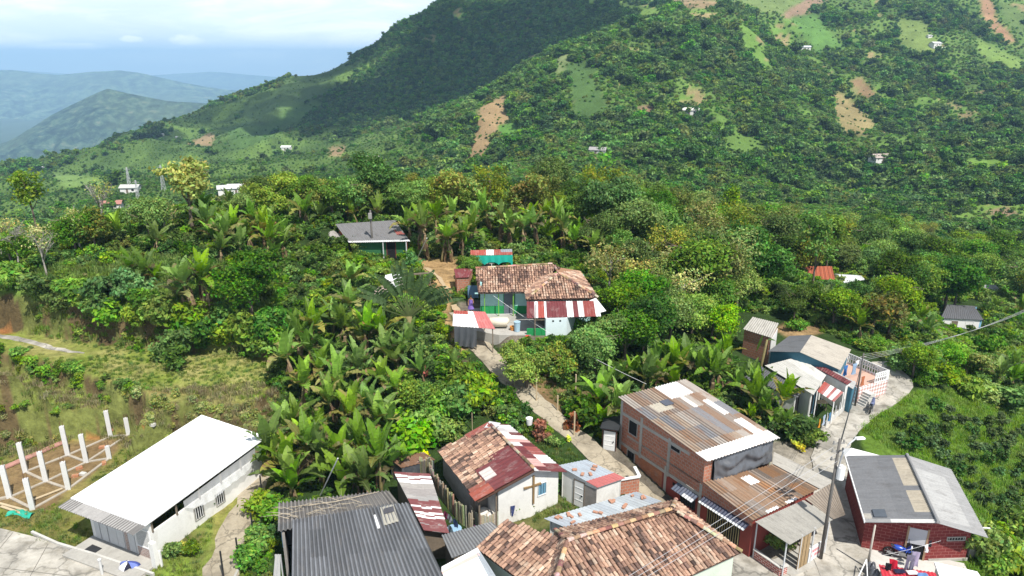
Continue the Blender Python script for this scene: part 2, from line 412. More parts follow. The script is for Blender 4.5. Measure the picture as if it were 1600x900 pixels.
C_STREET = centreline([(1350,940,0),(1318,880,0),(1310,820,0),(1302,760,0),(1296,712,0),(1312,672,0),(1338,645,.05),(1372,624,.15),(1400,608,.45),(1404,594,.7),(1392,580,1.0),(1378,566,1.2)])
C_LEFT = centreline([(335,930,0),(352,870,.05),(372,815,.3),(396,765,.7),(410,730,1.0),(415,705,1.2)])
C_TERR = centreline([(-160,520,4.3),(-60,521,4.3),(20,525,4.3),(80,538,4.3),(130,546,4.2)])
C_TERR[:, 2] = h(C_TERR[:, 0], C_TERR[:, 1])
level_road(C_PATH, 2.2); level_road(C_STREET, 2.8); level_road(C_LEFT, 1.8, 0.6)

# land cover, by polygons in the photograph
PX, PY = proj(GX, GY, HZ)
cov = np.zeros((NL, NU, 3)); cov[:] = (0.035, 0.065, 0.016)
fb1 = fbm(GX, GY, 2.5, 4, 1.1); fb2 = fbm(GX, GY, 14, 4, 5.7); fb3 = fbm(GX, GY, 60, 4, 9.1)
nearm = GY < 130
def paint(poly, col, soft=0.0, only=None, col2=None, amt=1.0, z=None):
    sd = poly_sd(PX, PY, poly) + fb1 * soft
    k = np.clip(0.5 - sd / max(1e-3, soft if soft else 1.0), 0, 1) * amt
    if only is not None: k = k * only
    c = np.array(col, float)[None, None]
    if col2 is not None:
        f = np.clip(fb1 * 0.9 + fb2 * 0.5 + 0.5, 0, 1)[..., None]; c = c * (1 - f) + np.array(col2)[None, None] * f
    cov[:] = cov * (1 - k[..., None]) + c * k[..., None]
GRASS = (0.17, 0.25, 0.035); DRY = (0.24, 0.20, 0.07); SOIL = (0.30, 0.20, 0.10); ORANGE = (0.38, 0.17, 0.06); BRIGHT = (0.13, 0.23, 0.03)
paint([(-300,470),(430,470),(430,640),(420,760),(400,900),(-300,900)], GRASS, 12, nearm, DRY)
paint([(0,440),(250,400),(440,450),(420,545),(250,545),(0,515)], (0.14,0.24,0.035), 14, nearm, (0.19,0.27,0.06))
paint(T1, (0.28,0.25,0.09), 8, nearm, (0.22,0.29,0.05)); paint(T2, (0.24,0.31,0.05), 8, nearm, (0.30,0.28,0.10))
paint([(-10,690),(60,650),(180,620),(330,610),(420,640),(400,660),(230,672),(150,680),(60,695)], (0.20,0.17,0.07), 10, nearm, (0.24,0.26,0.07))
paint([(-10,790),(0,735),(110,690),(180,685),(188,700),(150,735),(70,800)], SOIL, 5, nearm, (0.24,0.17,0.08))
paint([(95,642),(155,640),(158,688),(95,690)], ORANGE, 5, nearm, amt=.85); paint([(180,655),(230,660),(228,682),(180,682)], ORANGE, 4, nearm)
paint([(-10,468),(45,465),(60,515),(-10,520)], ORANGE, 6, nearm); paint([(60,478),(250,490),(260,530),(60,520)], (0.11,0.06,0.03), 8, nearm); paint([(-10,608),(30,598),(45,628),(-10,640)], ORANGE, 6, nearm, amt=.6)
paint([(230,880),(330,800),(345,900),(300,960),(200,960)], (0.16,0.13,0.06), 8, nearm, GRASS)
paint([(652,404),(716,404),(712,455),(700,490),(735,545),(715,560),(690,500),(680,465),(648,430)], (0.38,0.25,0.12), 5, nearm)
paint([(715,470),(830,470),(870,520),(800,545),(720,520)], (0.2,0.17,0.13), 4, nearm)
paint([(790,575),(870,580),(900,610),(890,640),(850,640),(800,600)], (0.24,0.16,0.08), 8, nearm)
paint([(930,700),(960,690),(1040,770),(1110,830),(1100,850),(1000,790)], (0.16,0.14,0.11), 4, nearm)
paint([(760,770),(900,760),(960,760),(950,800),(800,840),(760,820)], (0.19,0.16,0.07), 6, nearm, (0.12,0.15,0.04))
paint([(1340,660),(1400,612),(1480,608),(1640,640),(1700,900),(1480,900),(1360,720)], BRIGHT, 6, nearm, (0.10,0.17,0.025))
paint([(1270,500),(1400,560),(1500,600),(1600,640),(1600,520),(1450,510)], (0.07,0.11,0.025), 14, nearm, (0.2,0.16,0.08))
paint([(1195,690),(1300,690),(1310,930),(1090,930),(1060,820)], (0.30,0.27,0.22), 4, nearm)
paint([(1200,515),(1260,500),(1290,520),(1240,530)], (0.27,0.18,0.09), 4, nearm)
slope = np.hypot(np.gradient(HZ, axis=1) / np.maximum(1e-6, np.gradient(GX, axis=1)), np.gradient(HZ, axis=0) / np.maximum(1e-6, np.gradient(GY, axis=0)))
bank = np.clip((slope - 0.75) / 0.5, 0, 1) * (GY < 75) * (GX < -8)
cov = cov * (1 - bank[..., None]) + np.where((fb1 + .4 * fb2 > .05)[..., None], np.array((0.16, 0.18, 0.05)), np.array((0.17, 0.125, 0.06))) * (0.85 + 0.4 * fb2[..., None]) * bank[..., None]
# far slopes
fm = GY > 140
pat = np.clip(fb3 * 1.2 + 0.5, 0, 1)[..., None]
farcol = np.array((0.06, 0.11, 0.028)) * (1 - pat) + np.array((0.11, 0.18, 0.04)) * pat
cov = np.where(fm[..., None], farcol, cov)
FIELDS = [  # (polygon, colour, soft) clearings, pastures and fields seen on the mountain
 ([(748,168),(790,148),(800,185),(785,200),(768,240),(745,258),(722,258),(735,225),(745,205)], (0.30,0.21,0.11), 3),
 ([(776,195),(808,190),(812,225),(785,222)], (0.10,0.22,0.04), 3),
 ([(295,225),(325,208),(336,212),(330,228)], (0.30,0.22,0.12), 3),
 ([(1285,150),(1310,140),(1372,195),(1350,212),(1318,205)], (0.27,0.22,0.10), 5),
 ([(1325,125),(1345,120),(1375,155),(1350,160)], (0.25,0.17,0.09), 4),
 ([(970,0),(1050,20),(1010,35),(960,10)], (0.15,0.24,0.05), 6), ([(1040,-10),(1130,0),(1120,15),(1050,12)], (0.27,0.20,0.11), 5),
 ([(1130,0),(1280,-20),(1250,25),(1190,20)], (0.16,0.22,0.07), 6), ([(1215,30),(1270,-10),(1330,-40),(1330,-20),(1240,30)], (0.29,0.20,0.13), 4),
 ([(1235,30),(1275,25),(1320,75),(1275,80)], (0.11,0.22,0.05), 5), ([(1400,30),(1450,40),(1475,75),(1440,95),(1405,70)], (0.16,0.22,0.06), 8),
 ([(1530,-10),(1545,-10),(1560,30),(1590,65),(1575,70),(1535,35)], (0.30,0.18,0.10), 4), ([(1525,60),(1600,95),(1600,120),(1530,85)], (0.17,0.26,0.06), 5),
 ([(1560,-10),(1600,20),(1600,60),(1570,30)], (0.12,0.18,0.05), 5),
 ([(1500,250),(1560,250),(1570,258),(1505,268)], (0.16,0.28,0.05), 3), ([(1480,345),(1530,320),(1600,318),(1640,340),(1560,362),(1490,358)], (0.16,0.27,0.05), 6),
 ([(1540,330),(1575,320),(1600,345),(1575,350)], (0.28,0.2,0.12), 4),
 ([(80,270),(150,275),(160,290),(100,295)], (0.14,0.22,0.06), 3), ([(860,95),(890,80),(895,110),(870,115)], (0.18,0.22,0.09), 4),
 ([(995,165),(1028,162),(1020,190),(1000,188)], (0.22,0.15,0.09), 4), ([(925,245),(955,245),(950,265),(925,262)], (0.22,0.17,0.09), 4),
 ([(1330,135),(1345,140),(1330,160)], (0.2,0.2,0.08), 4), ([(1505,150),(1545,140),(1530,160)], (0.27,0.2,0.13), 3),
 ([(515,230),(540,228),(535,245),(515,245)], (0.28,0.2,0.11), 3), ([(350,205),(420,170),(500,160),(470,195),(370,235)], (0.08,0.15,0.04), 8),
 ([(380,175),(470,110),(560,80),(540,110),(430,190),(390,200)], (0.09,0.15,0.045), 8),
 ([(1120,215),(1180,210),(1210,245),(1150,245)], (0.11,0.19,0.04), 6), ([(880,95),(920,100),(960,180),(900,200)], (0.07,0.13,0.035), 8)]
field = np.zeros((NL, NU))
fb4 = fbm(GX, GY, 38, 3, 2.2)
mead = np.clip((fb4 + .35 * fb2 - .36) / .08, 0, 1) * (GY > 230) * np.clip((PX - 560) / 150, 0, 1)
mcol = np.where(((fb2 + fb3) > .45)[..., None], np.array((.26, .21, .10)), np.array((.13, .23, .045)))
cov = cov * (1 - mead[..., None]) + mcol * mead[..., None]; field = np.maximum(field, mead * .8)
for poly, c, soft in FIELDS:
    sd = poly_sd(PX, PY, poly) + fb3 * soft; k = np.clip(0.5 - sd / soft, 0, 1) * fm
    field = np.maximum(field, k); cov = cov * (1 - k[..., None]) + np.array(c) * k[..., None]
cov *= (1 + 0.35 * fb1[..., None] * (~fm[..., None]) + 0.2 * fb3[..., None] * fm[..., None])
cov = np.clip(cov, 0.005, 0.9)

def ground_mesh():
    me = bpy.data.meshes.new("ground")
    co = np.stack([GX, GY, HZ], -1).reshape(-1, 3)
    idx = np.arange(NL * NU).reshape(NL, NU)
    q = np.stack([idx[:-1, :-1], idx[:-1, 1:], idx[1:, 1:], idx[1:, :-1]], -1).reshape(-1, 4)
    me.vertices.add(len(co)); me.vertices.foreach_set("co", co.ravel())
    me.loops.add(q.size); me.loops.foreach_set("vertex_index", q.ravel())
    me.polygons.add(len(q)); me.polygons.foreach_set("loop_start", np.arange(0, q.size, 4)); me.polygons.foreach_set("loop_total", np.full(len(q), 4))
    me.polygons.foreach_set("use_smooth", np.ones(len(q), bool)); me.update(); me.validate()
    a = me.attributes.new("col", 'FLOAT_COLOR', 'POINT')
    a.data.foreach_set("color", np.concatenate([cov.reshape(-1, 3), np.ones((NL * NU, 1))], 1).astype(np.float32).ravel())
    return me
def mat_ground():
    m, nt, b = new_mat("earth_and_grass")
    at = N(nt, "ShaderNodeAttribute", attribute_name="col").outputs["Color"]
    tc = N(nt, "ShaderNodeTexCoord").outputs["Object"]
    n1 = noisen(nt, tc, 1.7, 8, 0.75); n2 = noisen(nt, tc, 0.06, 8, 0.75)
    c = mixc(nt, 1.0, at, ramp(nt, n1, [(0.28, 0.45), (0.72, 1.4)]), 'MULTIPLY')
    c = mixc(nt, 1.0, c, ramp(nt, n2, [(0.3, 0.7), (0.7, 1.25)]), 'MULTIPLY')
    nt.links.new(c, b.inputs["Base Color"]); b.inputs["Roughness"].default_value = 0.95; b.inputs["Specular IOR Level"].default_value = 0.1
    bumpn(nt, b, n1, 0.9, 0.25)
    return m
g = bpy.data.objects.new("ground", ground_mesh()); COL.objects.link(g); g.data.materials.append(mat_ground()); g["kind"] = "structure"
# ------------------------------------------------------------------ building helpers
def V(*a): return np.array(a, float)
def lerp(a, b, t): return np.array(a) * (1 - t) + np.array(b) * t
def quadpt(Q, u, v):
    """Q: eave-left, eave-right, ridge-right, ridge-left"""
    return lerp(lerp(Q[0], Q[1], u), lerp(Q[3], Q[2], u), v)
def qn(Q):
    n = np.cross(np.array(Q[1]) - Q[0], np.array(Q[3]) - Q[0]); n /= np.linalg.norm(n); return n if n[2] > 0 else -n
def corr(mb, Q, pitch=0.18, amp=0.035, colfn=None, th=0.03, seg=4, vlen=0.5):
    """corrugated sheet on quad Q, ribs running from eave to ridge; colfn(u_m, v_m, u, v)"""
    Q = [np.array(p, float) for p in Q]; n = qn(Q)
    lu = (np.linalg.norm(Q[1] - Q[0]) + np.linalg.norm(Q[2] - Q[3])) / 2; lv = (np.linalg.norm(Q[3] - Q[0]) + np.linalg.norm(Q[2] - Q[1])) / 2
    nu = max(2, int(lu / pitch)) * seg; nv = max(1, int(lv / vlen)); k = max(2, int(lu / pitch))
    w = lambda u: amp * math.sin(u * k * 2 * math.pi)
    cf = (lambda u, v: colfn(u * lu, v * lv, u, v)) if colfn else None
    mb.grid(nu, nv, lambda u, v: quadpt(Q, u, v) + n * w(u), cf, lambda u, v: (u * lu, v * lv))
    mb.grid(nu, 1, lambda u, v: quadpt(Q, u, 1 - v) + n * (w(u) - th), cf, lambda u, v: (u * lu, v * lv))
    for v in (0, 1):
        mb.grid(nu, 1, lambda u, t: quadpt(Q, u, v) + n * (w(u) - th * (1 - t)), cf, lambda a, b: (a * lu, b * .03))
    for u in (0, 1):
        mb.grid(1, nv, lambda t, v: quadpt(Q, u, v) + n * (w(u) - th * t), cf, lambda a, b: (a * .03, b * lv))
def sheets(pal, wu=0.9, wv=1.8, seed=0, weights=None):
    """patchwork of roof sheets"""
    cache = {}
    rg = random.Random(seed)
    def fn(um, vm, u, v):
        k = (int(um / wu), int(vm / wv))
        if k not in cache:
            c = rg.choices(pal, weights)[0]; f = rg.uniform(.85, 1.12); cache[k] = tuple(x * f for x in c)
        return cache[k]
    return fn
TC = [(.11, .075, .062), (.19, .12, .095), (.29, .175, .13), (.37, .225, .16), (.43, .265, .185), (.48, .315, .225), (.51, .35, .255), (.55, .41, .31)]
def tile_roof(mb, eaveL, eaveR, poly=None, up=None, pitch=0.225, expo=0.34, rg=None, pal=TC, weights=(5, 5, 3, 5, 4, 3, 2, 4), keep=None, slope_pts=None):
    """barrel tiles on the plane through eaveL, eaveR and up; poly: outline (3D points in that plane) that the tiles fill"""
    rg = rg or random.Random(1); o = np.array(eaveL, float); U = np.array(eaveR, float) - o; L = np.linalg.norm(U); U /= L
    n = np.cross(U, np.array(up, float) - o); n /= np.linalg.norm(n)
    if n[2] < 0: n = -n
    Vv = np.cross(n, U)
    if Vv[2] < 0: Vv = -Vv
    P2 = [((np.array(p) - o) @ U, (np.array(p) - o) @ Vv) for p in poly]
    u0, u1 = min(p[0] for p in P2), max(p[0] for p in P2); v0, v1 = min(p[1] for p in P2), max(p[1] for p in P2)
    def inside(u, v):
        r = False
        for (a, b), (c, d) in zip(P2, P2[1:] + P2[:1]):
            if (b > v) != (d > v) and u < (c - a) * (v - b) / (d - b) + a: r = not r
        return r
    # battens and channel tiles below: one dark sheet a little under the tile crests
    mb.hexa([tuple(o + U * a + Vv * b - n * .10) for a, b in P2], [tuple(o + U * a + Vv * b - n * .035) for a, b in P2], (.10, .055, .04)) if _ccw(P2) else \
        mb.hexa([tuple(o + U * a + Vv * b - n * .10) for a, b in P2[::-1]], [tuple(o + U * a + Vv * b - n * .035) for a, b in P2[::-1]], (.10, .055, .04))
    seed = rg.uniform(0, 50)
    nr = int((v1 - v0) / expo) + 1; nc = int((u1 - u0) / pitch) + 1
    drift = {i: rg.uniform(-.02, .02) for i in range(nc)}
    ctone = {i: rg.uniform(.8, 1.15) for i in range(nc)}
    for i in range(nc):
        for j in range(nr):
            u = u0 + (i + .5) * pitch + drift[i]; v = v0 + j * expo
            if not inside(u, min(v + expo * .5, v1 - 1e-3)): continue
            if keep and not keep(u, v): continue
            ru = u + rg.uniform(-.02, .02); rv = v + rg.uniform(-.03, .03); rot = rg.uniform(-.06, .06)
            nz = mnoise.fractal(Vector((u * 1.1 + seed, v * .45, seed)), 1, 2, 4) * 1.25 + rg.gauss(0, .33); K_ = len(pal)
            col = pal[min(K_ - 1, max(0, int((nz * .5 + .5) * K_)))] if rg.random() < .88 else rg.choices(pal, weights)[0]
            f = rg.uniform(.82, 1.15) * ctone[i]; col = tuple(c * f for c in col)
            lean = rg.uniform(-.01, .015)
            ra, rb, ln = .105, .085, expo * 1.22
            K = 5; r0, r1 = [], []
            for k in range(K + 1):
                a = math.pi * k / K; ca, sa = -math.cos(a), math.sin(a)
                r0.append(o + U * (ru + ca * ra) + Vv * rv + n * (sa * ra * .85 + .022 + lean))
                r1.append(o + U * (ru + rot * ln + ca * rb) + Vv * (rv + ln) + n * (sa * rb * .8 - .005 + lean))
            b = len(mb.v); mb.v.extend([tuple(p) for p in r0 + r1])
            for k in range(K):
                mb.f.append((b + k, b + k + 1, b + K + 2 + k, b + K + 1 + k)); mb.c.append(col); mb.u.append([(u, v)] * 4)
            # the rim of the lower end
            r2 = [o + U * (ru + (-math.cos(math.pi * k / K)) * ra * .8) + Vv * (rv + .01) + n * (math.sin(math.pi * k / K) * ra * .62 + .012 + lean) for k in range(K + 1)]
            b2 = len(mb.v); mb.v.extend([tuple(p) for p in r2])
            for k in range(K):
                mb.f.append((b2 + k, b2 + k + 1, b + k + 1, b + k)); mb.c.append(tuple(c * .6 for c in col)); mb.u.append([(u, v)] * 4)
def _ccw(P): return sum(a[0] * b[1] - b[0] * a[1] for a, b in zip(P, P[1:] + P[:1])) > 0
def ridge_tiles(mb, a, b, r=0.13, rg=None, pal=((.5, .32, .22), (.35, .2, .13), (.55, .42, .33), (.2, .12, .09)), ln=0.38):
    rg = rg or random.Random(3); a = np.array(a, float); b = np.array(b, float); L = np.linalg.norm(b - a); d = (b - a) / L
    sd = np.cross(d, [0, 0, 1.]); sd /= np.linalg.norm(sd); up = np.cross(sd, d)
    for k in range(max(1, int(L / ln))):
        p = a + d * k * ln; q = p + d * ln * 1.12; col = tuple(c * rg.uniform(.8, 1.15) for c in rg.choice(pal)); s = rg.uniform(.9, 1.1); z = rg.uniform(0, .02)
        pts = [[x + sd * math.cos(t) * r * f * s + up * (math.sin(t) * r * f * .8 + z + .02) for t in np.linspace(0, math.pi, 6)] for x, f in ((p, 1.05), (q, .88))]
        for i in range(5): mb.face([pts[0][i], pts[1][i], pts[1][i + 1], pts[0][i + 1]], col)
def wall_run(mb, P, zb, zt, th=0.15, col=(.5, .5, .5)):
    """wall along plan points P (outside on the right-hand side), zt: top height at every point"""
    P = [np.array(p[:2], float) for p in P]
    if not hasattr(zt, '__len__'): zt = [zt] * len(P)
    if not hasattr(zb, '__len__'): zb = [zb] * len(P)
    s = 0.0
    for i in range(len(P) - 1):
        a, b = P[i], P[i + 1]; d = (b - a); L = np.linalg.norm(d); d = d / L; n = np.array([-d[1], d[0]]) * th
        o = [(a[0], a[1]), (b[0], b[1]), tuple(b + n - d * 0), tuple(a + n + d * 0)]
        B = [(q[0], q[1], z) for q, z in zip(o, (zb[i], zb[i + 1], zb[i + 1], zb[i]))]; Tt = [(q[0], q[1], z) for q, z in zip(o, (zt[i], zt[i + 1], zt[i + 1], zt[i]))]
        mb.face([B[0], B[1], Tt[1], Tt[0]], col, [(s, zb[i]), (s + L, zb[i + 1]), (s + L, zt[i + 1]), (s, zt[i])])
        mb.face([B[2], B[3], Tt[3], Tt[2]], col, [(s + L, zb[i + 1]), (s, zb[i]), (s, zt[i]), (s + L, zt[i + 1])])
        mb.face(Tt, col); mb.face([B[1], B[2], Tt[2], Tt[1]], col); mb.face([B[3], B[0], Tt[0], Tt[3]], col); s += L
def on_wall(mb, a, b, s0, s1, z0, z1, out=0.03, inn=0.02, col=(.5, .5, .5)):
    """a board lying on the wall from plan point a to b, from out in front of it to inn behind its face"""
    a = np.array(a[:2], float); b = np.array(b[:2], float); d = (b - a) / np.linalg.norm(b - a); n = np.array([d[1], -d[0]])
    q = [a + d * s0 + n * out, a + d * s1 + n * out, a + d * s1 - n * inn, a + d * s0 - n * inn]
    mb.prism([tuple(p) for p in q], z0, z1, col)
def wpt(a, b, s, out=0.0):
    a = np.array(a[:2], float); b = np.array(b[:2], float); d = (b - a) / np.linalg.norm(b - a); n = np.array([d[1], -d[0]]); return a + d * s + n * out
def window(parent, a, b, s0, s1, z0, z1, mframe, mpane, bars=0, mbar=None, fw=0.07, name="window"):
    f = MB()
    on_wall(f, a, b, s0 - fw, s0, z0 - fw, z1 + fw, .05, .0); on_wall(f, a, b, s1, s1 + fw, z0 - fw, z1 + fw, .05, .0)
    on_wall(f, a, b, s0, s1, z1, z1 + fw, .05, .0); on_wall(f, a, b, s0, s1, z0 - fw, z0, .06, .0)
    o = part(name, f, mframe, parent)
    p = MB(); on_wall(p, a, b, s0, s1, z0, z1, .012, .0); part("pane", p, mpane, o)
    if bars:
        g_ = MB()
        for k in range(bars):
            s = s0 + (k + .5) / bars * (s1 - s0); on_wall(g_, a, b, s - .018, s + .018, z0, z1, .04, -.02)
        part("bars", g_, mbar or mframe, o)
    return o
def door(parent, a, b, s0, s1, z0, z1, mleaf, mframe, handle=True):
    f = MB(); on_wall(f, a, b, s0, s1, z0, z1, .035, 0); 
    for k in range(1, 4): on_wall(f, a, b, s0 + .06, s1 - .06, z0 + (z1 - z0) * k / 4 - .02, z0 + (z1 - z0) * k / 4 + .02, .05, -.035)
    o = part("door", f, mleaf, parent); g_ = MB()
    on_wall(g_, a, b, s0 - .06, s0, z0, z1 + .06, .05, 0); on_wall(g_, a, b, s1, s1 + .06, z0, z1 + .06, .05, 0); on_wall(g_, a, b, s0, s1, z1, z1 + .06, .05, 0)
    part("door_frame", g_, mframe, o)
    if handle:
        k = MB(); on_wall(k, a, b, s1 - .16, s1 - .10, z0 + (z1 - z0) * .45, z0 + (z1 - z0) * .45 + .1, .09, -.035); part("handle", k, M_DARK, o)
    return o

# ------------------------------------------------------------------ materials of the village
M_DARK = mat_plain("dark_void", (.012, .012, .013), .9, .2)
M_BLACKMETAL = mat_plain("black_iron", (.03, .03, .032), .5, .2)
M_WHITE = mat_plain("white_lime_wall", (.74, .73, .70), .85, .12, .9, (.36, .32, .26), .45, bump=.1)
M_WHITEPAINT = mat_plain("white_paint", (.78, .78, .77), .55, .06, 1.0, (.5, .47, .42), .2)
M_WHITEMETAL = mat_plain("white_roof_paint", (.82, .82, .82), .5, .06, .5, (.62, .60, .56), .35)
M_GREYPANEL = mat_plain("grey_white_panel", (.52, .53, .54), .55, .15, 1.2, (.3, .27, .24), .3)
M_CONC = mat_plain("concrete", (.40, .385, .35), .9, .22, .8, (.17, .155, .13), .5, bump=.15)
M_CONCLITE = mat_plain("pale_concrete", (.55, .535, .50), .9, .18, .5, (.30, .28, .24), .45, bump=.1)
M_CONCPOST = mat_plain("fresh_concrete", (.60, .60, .59), .85, .10, 1.5, (.42, .41, .39), .4)
M_PATH = mat_plain("old_path_concrete", (.34, .295, .22), .95, .3, .9, (.16, .13, .085), .8, bump=.2, cracks=.7)
M_WOOD = mat_plain("weathered_wood", (.20, .16, .12), .85, .35, 3)
M_WOODGREY = mat_plain("grey_boards", (.27, .25, .23), .85, .3, 3)
M_WOODPALE = mat_plain("pale_timber", (.50, .40, .26), .8, .2, 3)
M_BAMBOO = mat_attr("split_bamboo", .7, .35, 9)
M_BRICK = mat_brick("hollow_brick", (.47, .19, .12), (.37, .145, .09), (.36, .30, .25), dirt=(.27, .18, .14))
M_BRICKOLD = mat_brick("old_plastered_brick", (.45, .18, .09), (.36, .14, .075), (.29, .16, .11), msize=.01, dirt=(.33, .28, .24), dirt_amt=.6)
M_REDPAINT = mat_plain("dark_red_paint", (.235, .045, .035), .7, .2, 1, (.1, .03, .03), .3)
M_REDBLOCK = mat_brick("red_painted_block", (.215, .04, .037), (.18, .033, .033), (.36, .15, .13), .45, .21, .012, (.12, .02, .02), .3)
M_TILES = mat_attr("clay_tiles", .85, .4, 9, .15)
M_FIBRO = mat_sheet("fibre_cement", (.10, .09, .08), .35, .85, .15)
M_DARKFIBRO = mat_sheet("dark_fibre_cement", (.19, .17, .15), .35, .75, .25, var=.35)
M_ZINC = mat_sheet("zinc_sheet", (.20, .10, .06), .25, .45, .5, .25)
M_PAINTED = mat_sheet("painted_sheet", (.55, .50, .46), .35, .5, .4)
M_RUSTY = mat_sheet("rust_brown_sheet", (.26, .11, .04), .75, .7, .25, streak=(4, .25))
M_GLASS = mat_plain("window_glass", (.05, .07, .09), .12, .1, 1, spec=.6)
M_BLUEGLASS = mat_plain("blue_glass", (.10, .20, .28), .15, .2, 4, spec=.6)
M_TURQ = mat_plain("turquoise_paint", (.36, .60, .58), .7, .12, 1, (.28, .42, .4), .3)
M_GREENPAINT = mat_plain("green_paint", (.02, .26, .08), .6, .15, 1.5)
M_LIME = mat_plain("lime_green_paint", (.16, .38, .05), .5, .1)
M_BLUEPAINT = mat_plain("sky_blue_paint", (.24, .50, .68), .7, .15, 1)
M_DEEPBLUE = mat_plain("teal_blue_paint", (.06, .17, .24), .7, .2, 1)
M_ORANGEP = mat_plain("orange_paint", (.55, .12, .03), .7, .2, 1)
M_GREENNET = mat_plain("turquoise_awning_cloth", (.015, .42, .33), .7, .15, 1.2)
M_BLACKTARP = mat_plain("dark_grey_plastic", (.095, .10, .112), .32, .25, 1.5, spec=.6)
M_MINT = mat_plain("mint_wall", (.56, .62, .52), .85, .1, 1, (.35, .36, .3), .35)
M_FABRIC = mat_attr("cloth", .9, .15, 8)
M_PLANT_POT = mat_plain("pot_clay", (.35, .15, .08), .8, .2, 6)

# sheet colours (linear)
MAROON = (.165, .040, .042); REDR = (.36, .075, .055); PINKR = (.52, .16, .15); ZN = (.46, .50, .53); WHT = (.80, .80, .79); GRY = (.30, .30, .30); RUST = (.20, .11, .07); BEIGE = (.46, .42, .35); SLATE = (.13, .14, .155)

# ---------------------------------------------------------------- roads and yards
CONC_ROAD = mat_plain("street_concrete", (.42, .395, .345), .92, .32, .7, (.18, .16, .12), .85, bump=.2, cracks=.45)
def road(name, C, w, mat, **k):
    o = solo(name, ribbon(name, C, w, mat, **k), mat, None, None, (0, 0, 0), kind="structure"); return o
road("path", C_PATH, [1.7, 1.75, 1.75, 1.75, 1.75, 1.8, 1.85, 1.9], M_PATH, edge=.16)
road("dirt_path", C_TRAIL, [.7, .6, .5, .4], mat_plain("trodden_earth", (.42, .32, .20), 1, .2, 1.5), th=.04, lift=.03, edge=.15)
road("street", C_STREET, [3.4, 3.2, 3.0, 2.4, 2.3, 2.6, 2.8, 2.2, 2.0], CONC_ROAD, th=.14, lift=.08, edge=.08)
road("lane_path", C_LEFT, [1.9, 1.7, 1.5, 1.3], M_PATH, edge=.2)
road("terrace_path", C_TERR, [.9, .8, .6, .35], CONC_ROAD, th=.05, lift=.03, edge=.15)
def pad(name, poly, z, mat, th=.35, zp=None):
    mb = MB(); P = [W(a, b, z if zp is None else zp) for a, b in poly]
    if not _ccw([(p[0], p[1]) for p in P]): P = P[::-1]
    mb.prism([(p[0], p[1]) for p in P], z - th, z); return solo(name, mb, mat, None, None, (0, 0, 0), kind="structure")
pad("road", [(-160, 822), (0, 825), (60, 840), (130, 868), (238, 903), (240, 990), (-160, 990)], .10, CONC_ROAD)
for k, (a, b) in enumerate((((20, 832), (-40, 905)), ((75, 850), (25, 940)), ((-160, 868), (150, 905)))):   # slab joints
    mb = MB(); p, q = W(*a, .104), W(*b, .104); mb.beam(p, q, .035, .008); solo("road_joint", mb, mat_plain("joint_tar", (.16, .15, .13)), None, None, (0, 0, 0), kind="structure")
pad("pavement", [(1095, 842), (1150, 858), (1240, 900), (1285, 880), (1290, 990), (1060, 990)], .055, CONC_ROAD)
pad("pavement", [(1168, 858), (1196, 822), (1305, 800), (1318, 850), (1290, 880), (1240, 900), (1150, 858)], .035, M_CONC)
pad("pavement", [(1328, 845), (1362, 850), (1506, 880), (1520, 905), (1500, 990), (1328, 990)], .075, M_CONCLITE)
pad("pavement", [(722, 502), (742, 482), (822, 482), (834, 500), (868, 523), (780, 524), (742, 517)], 5.68, M_CONC, th=1.6, zp=5.65)
# kerb along the left road
mb = MB(); pts = [W(a, b, .12) for a, b in ((50, 832), (90, 850), (150, 868), (240, 898))]
for p, q in zip(pts, pts[1:]): mb.beam(p, q, .14, .22)
solo("kerb", mb, M_CONCLITE, None, None, (0, 0, 0), kind="structure")

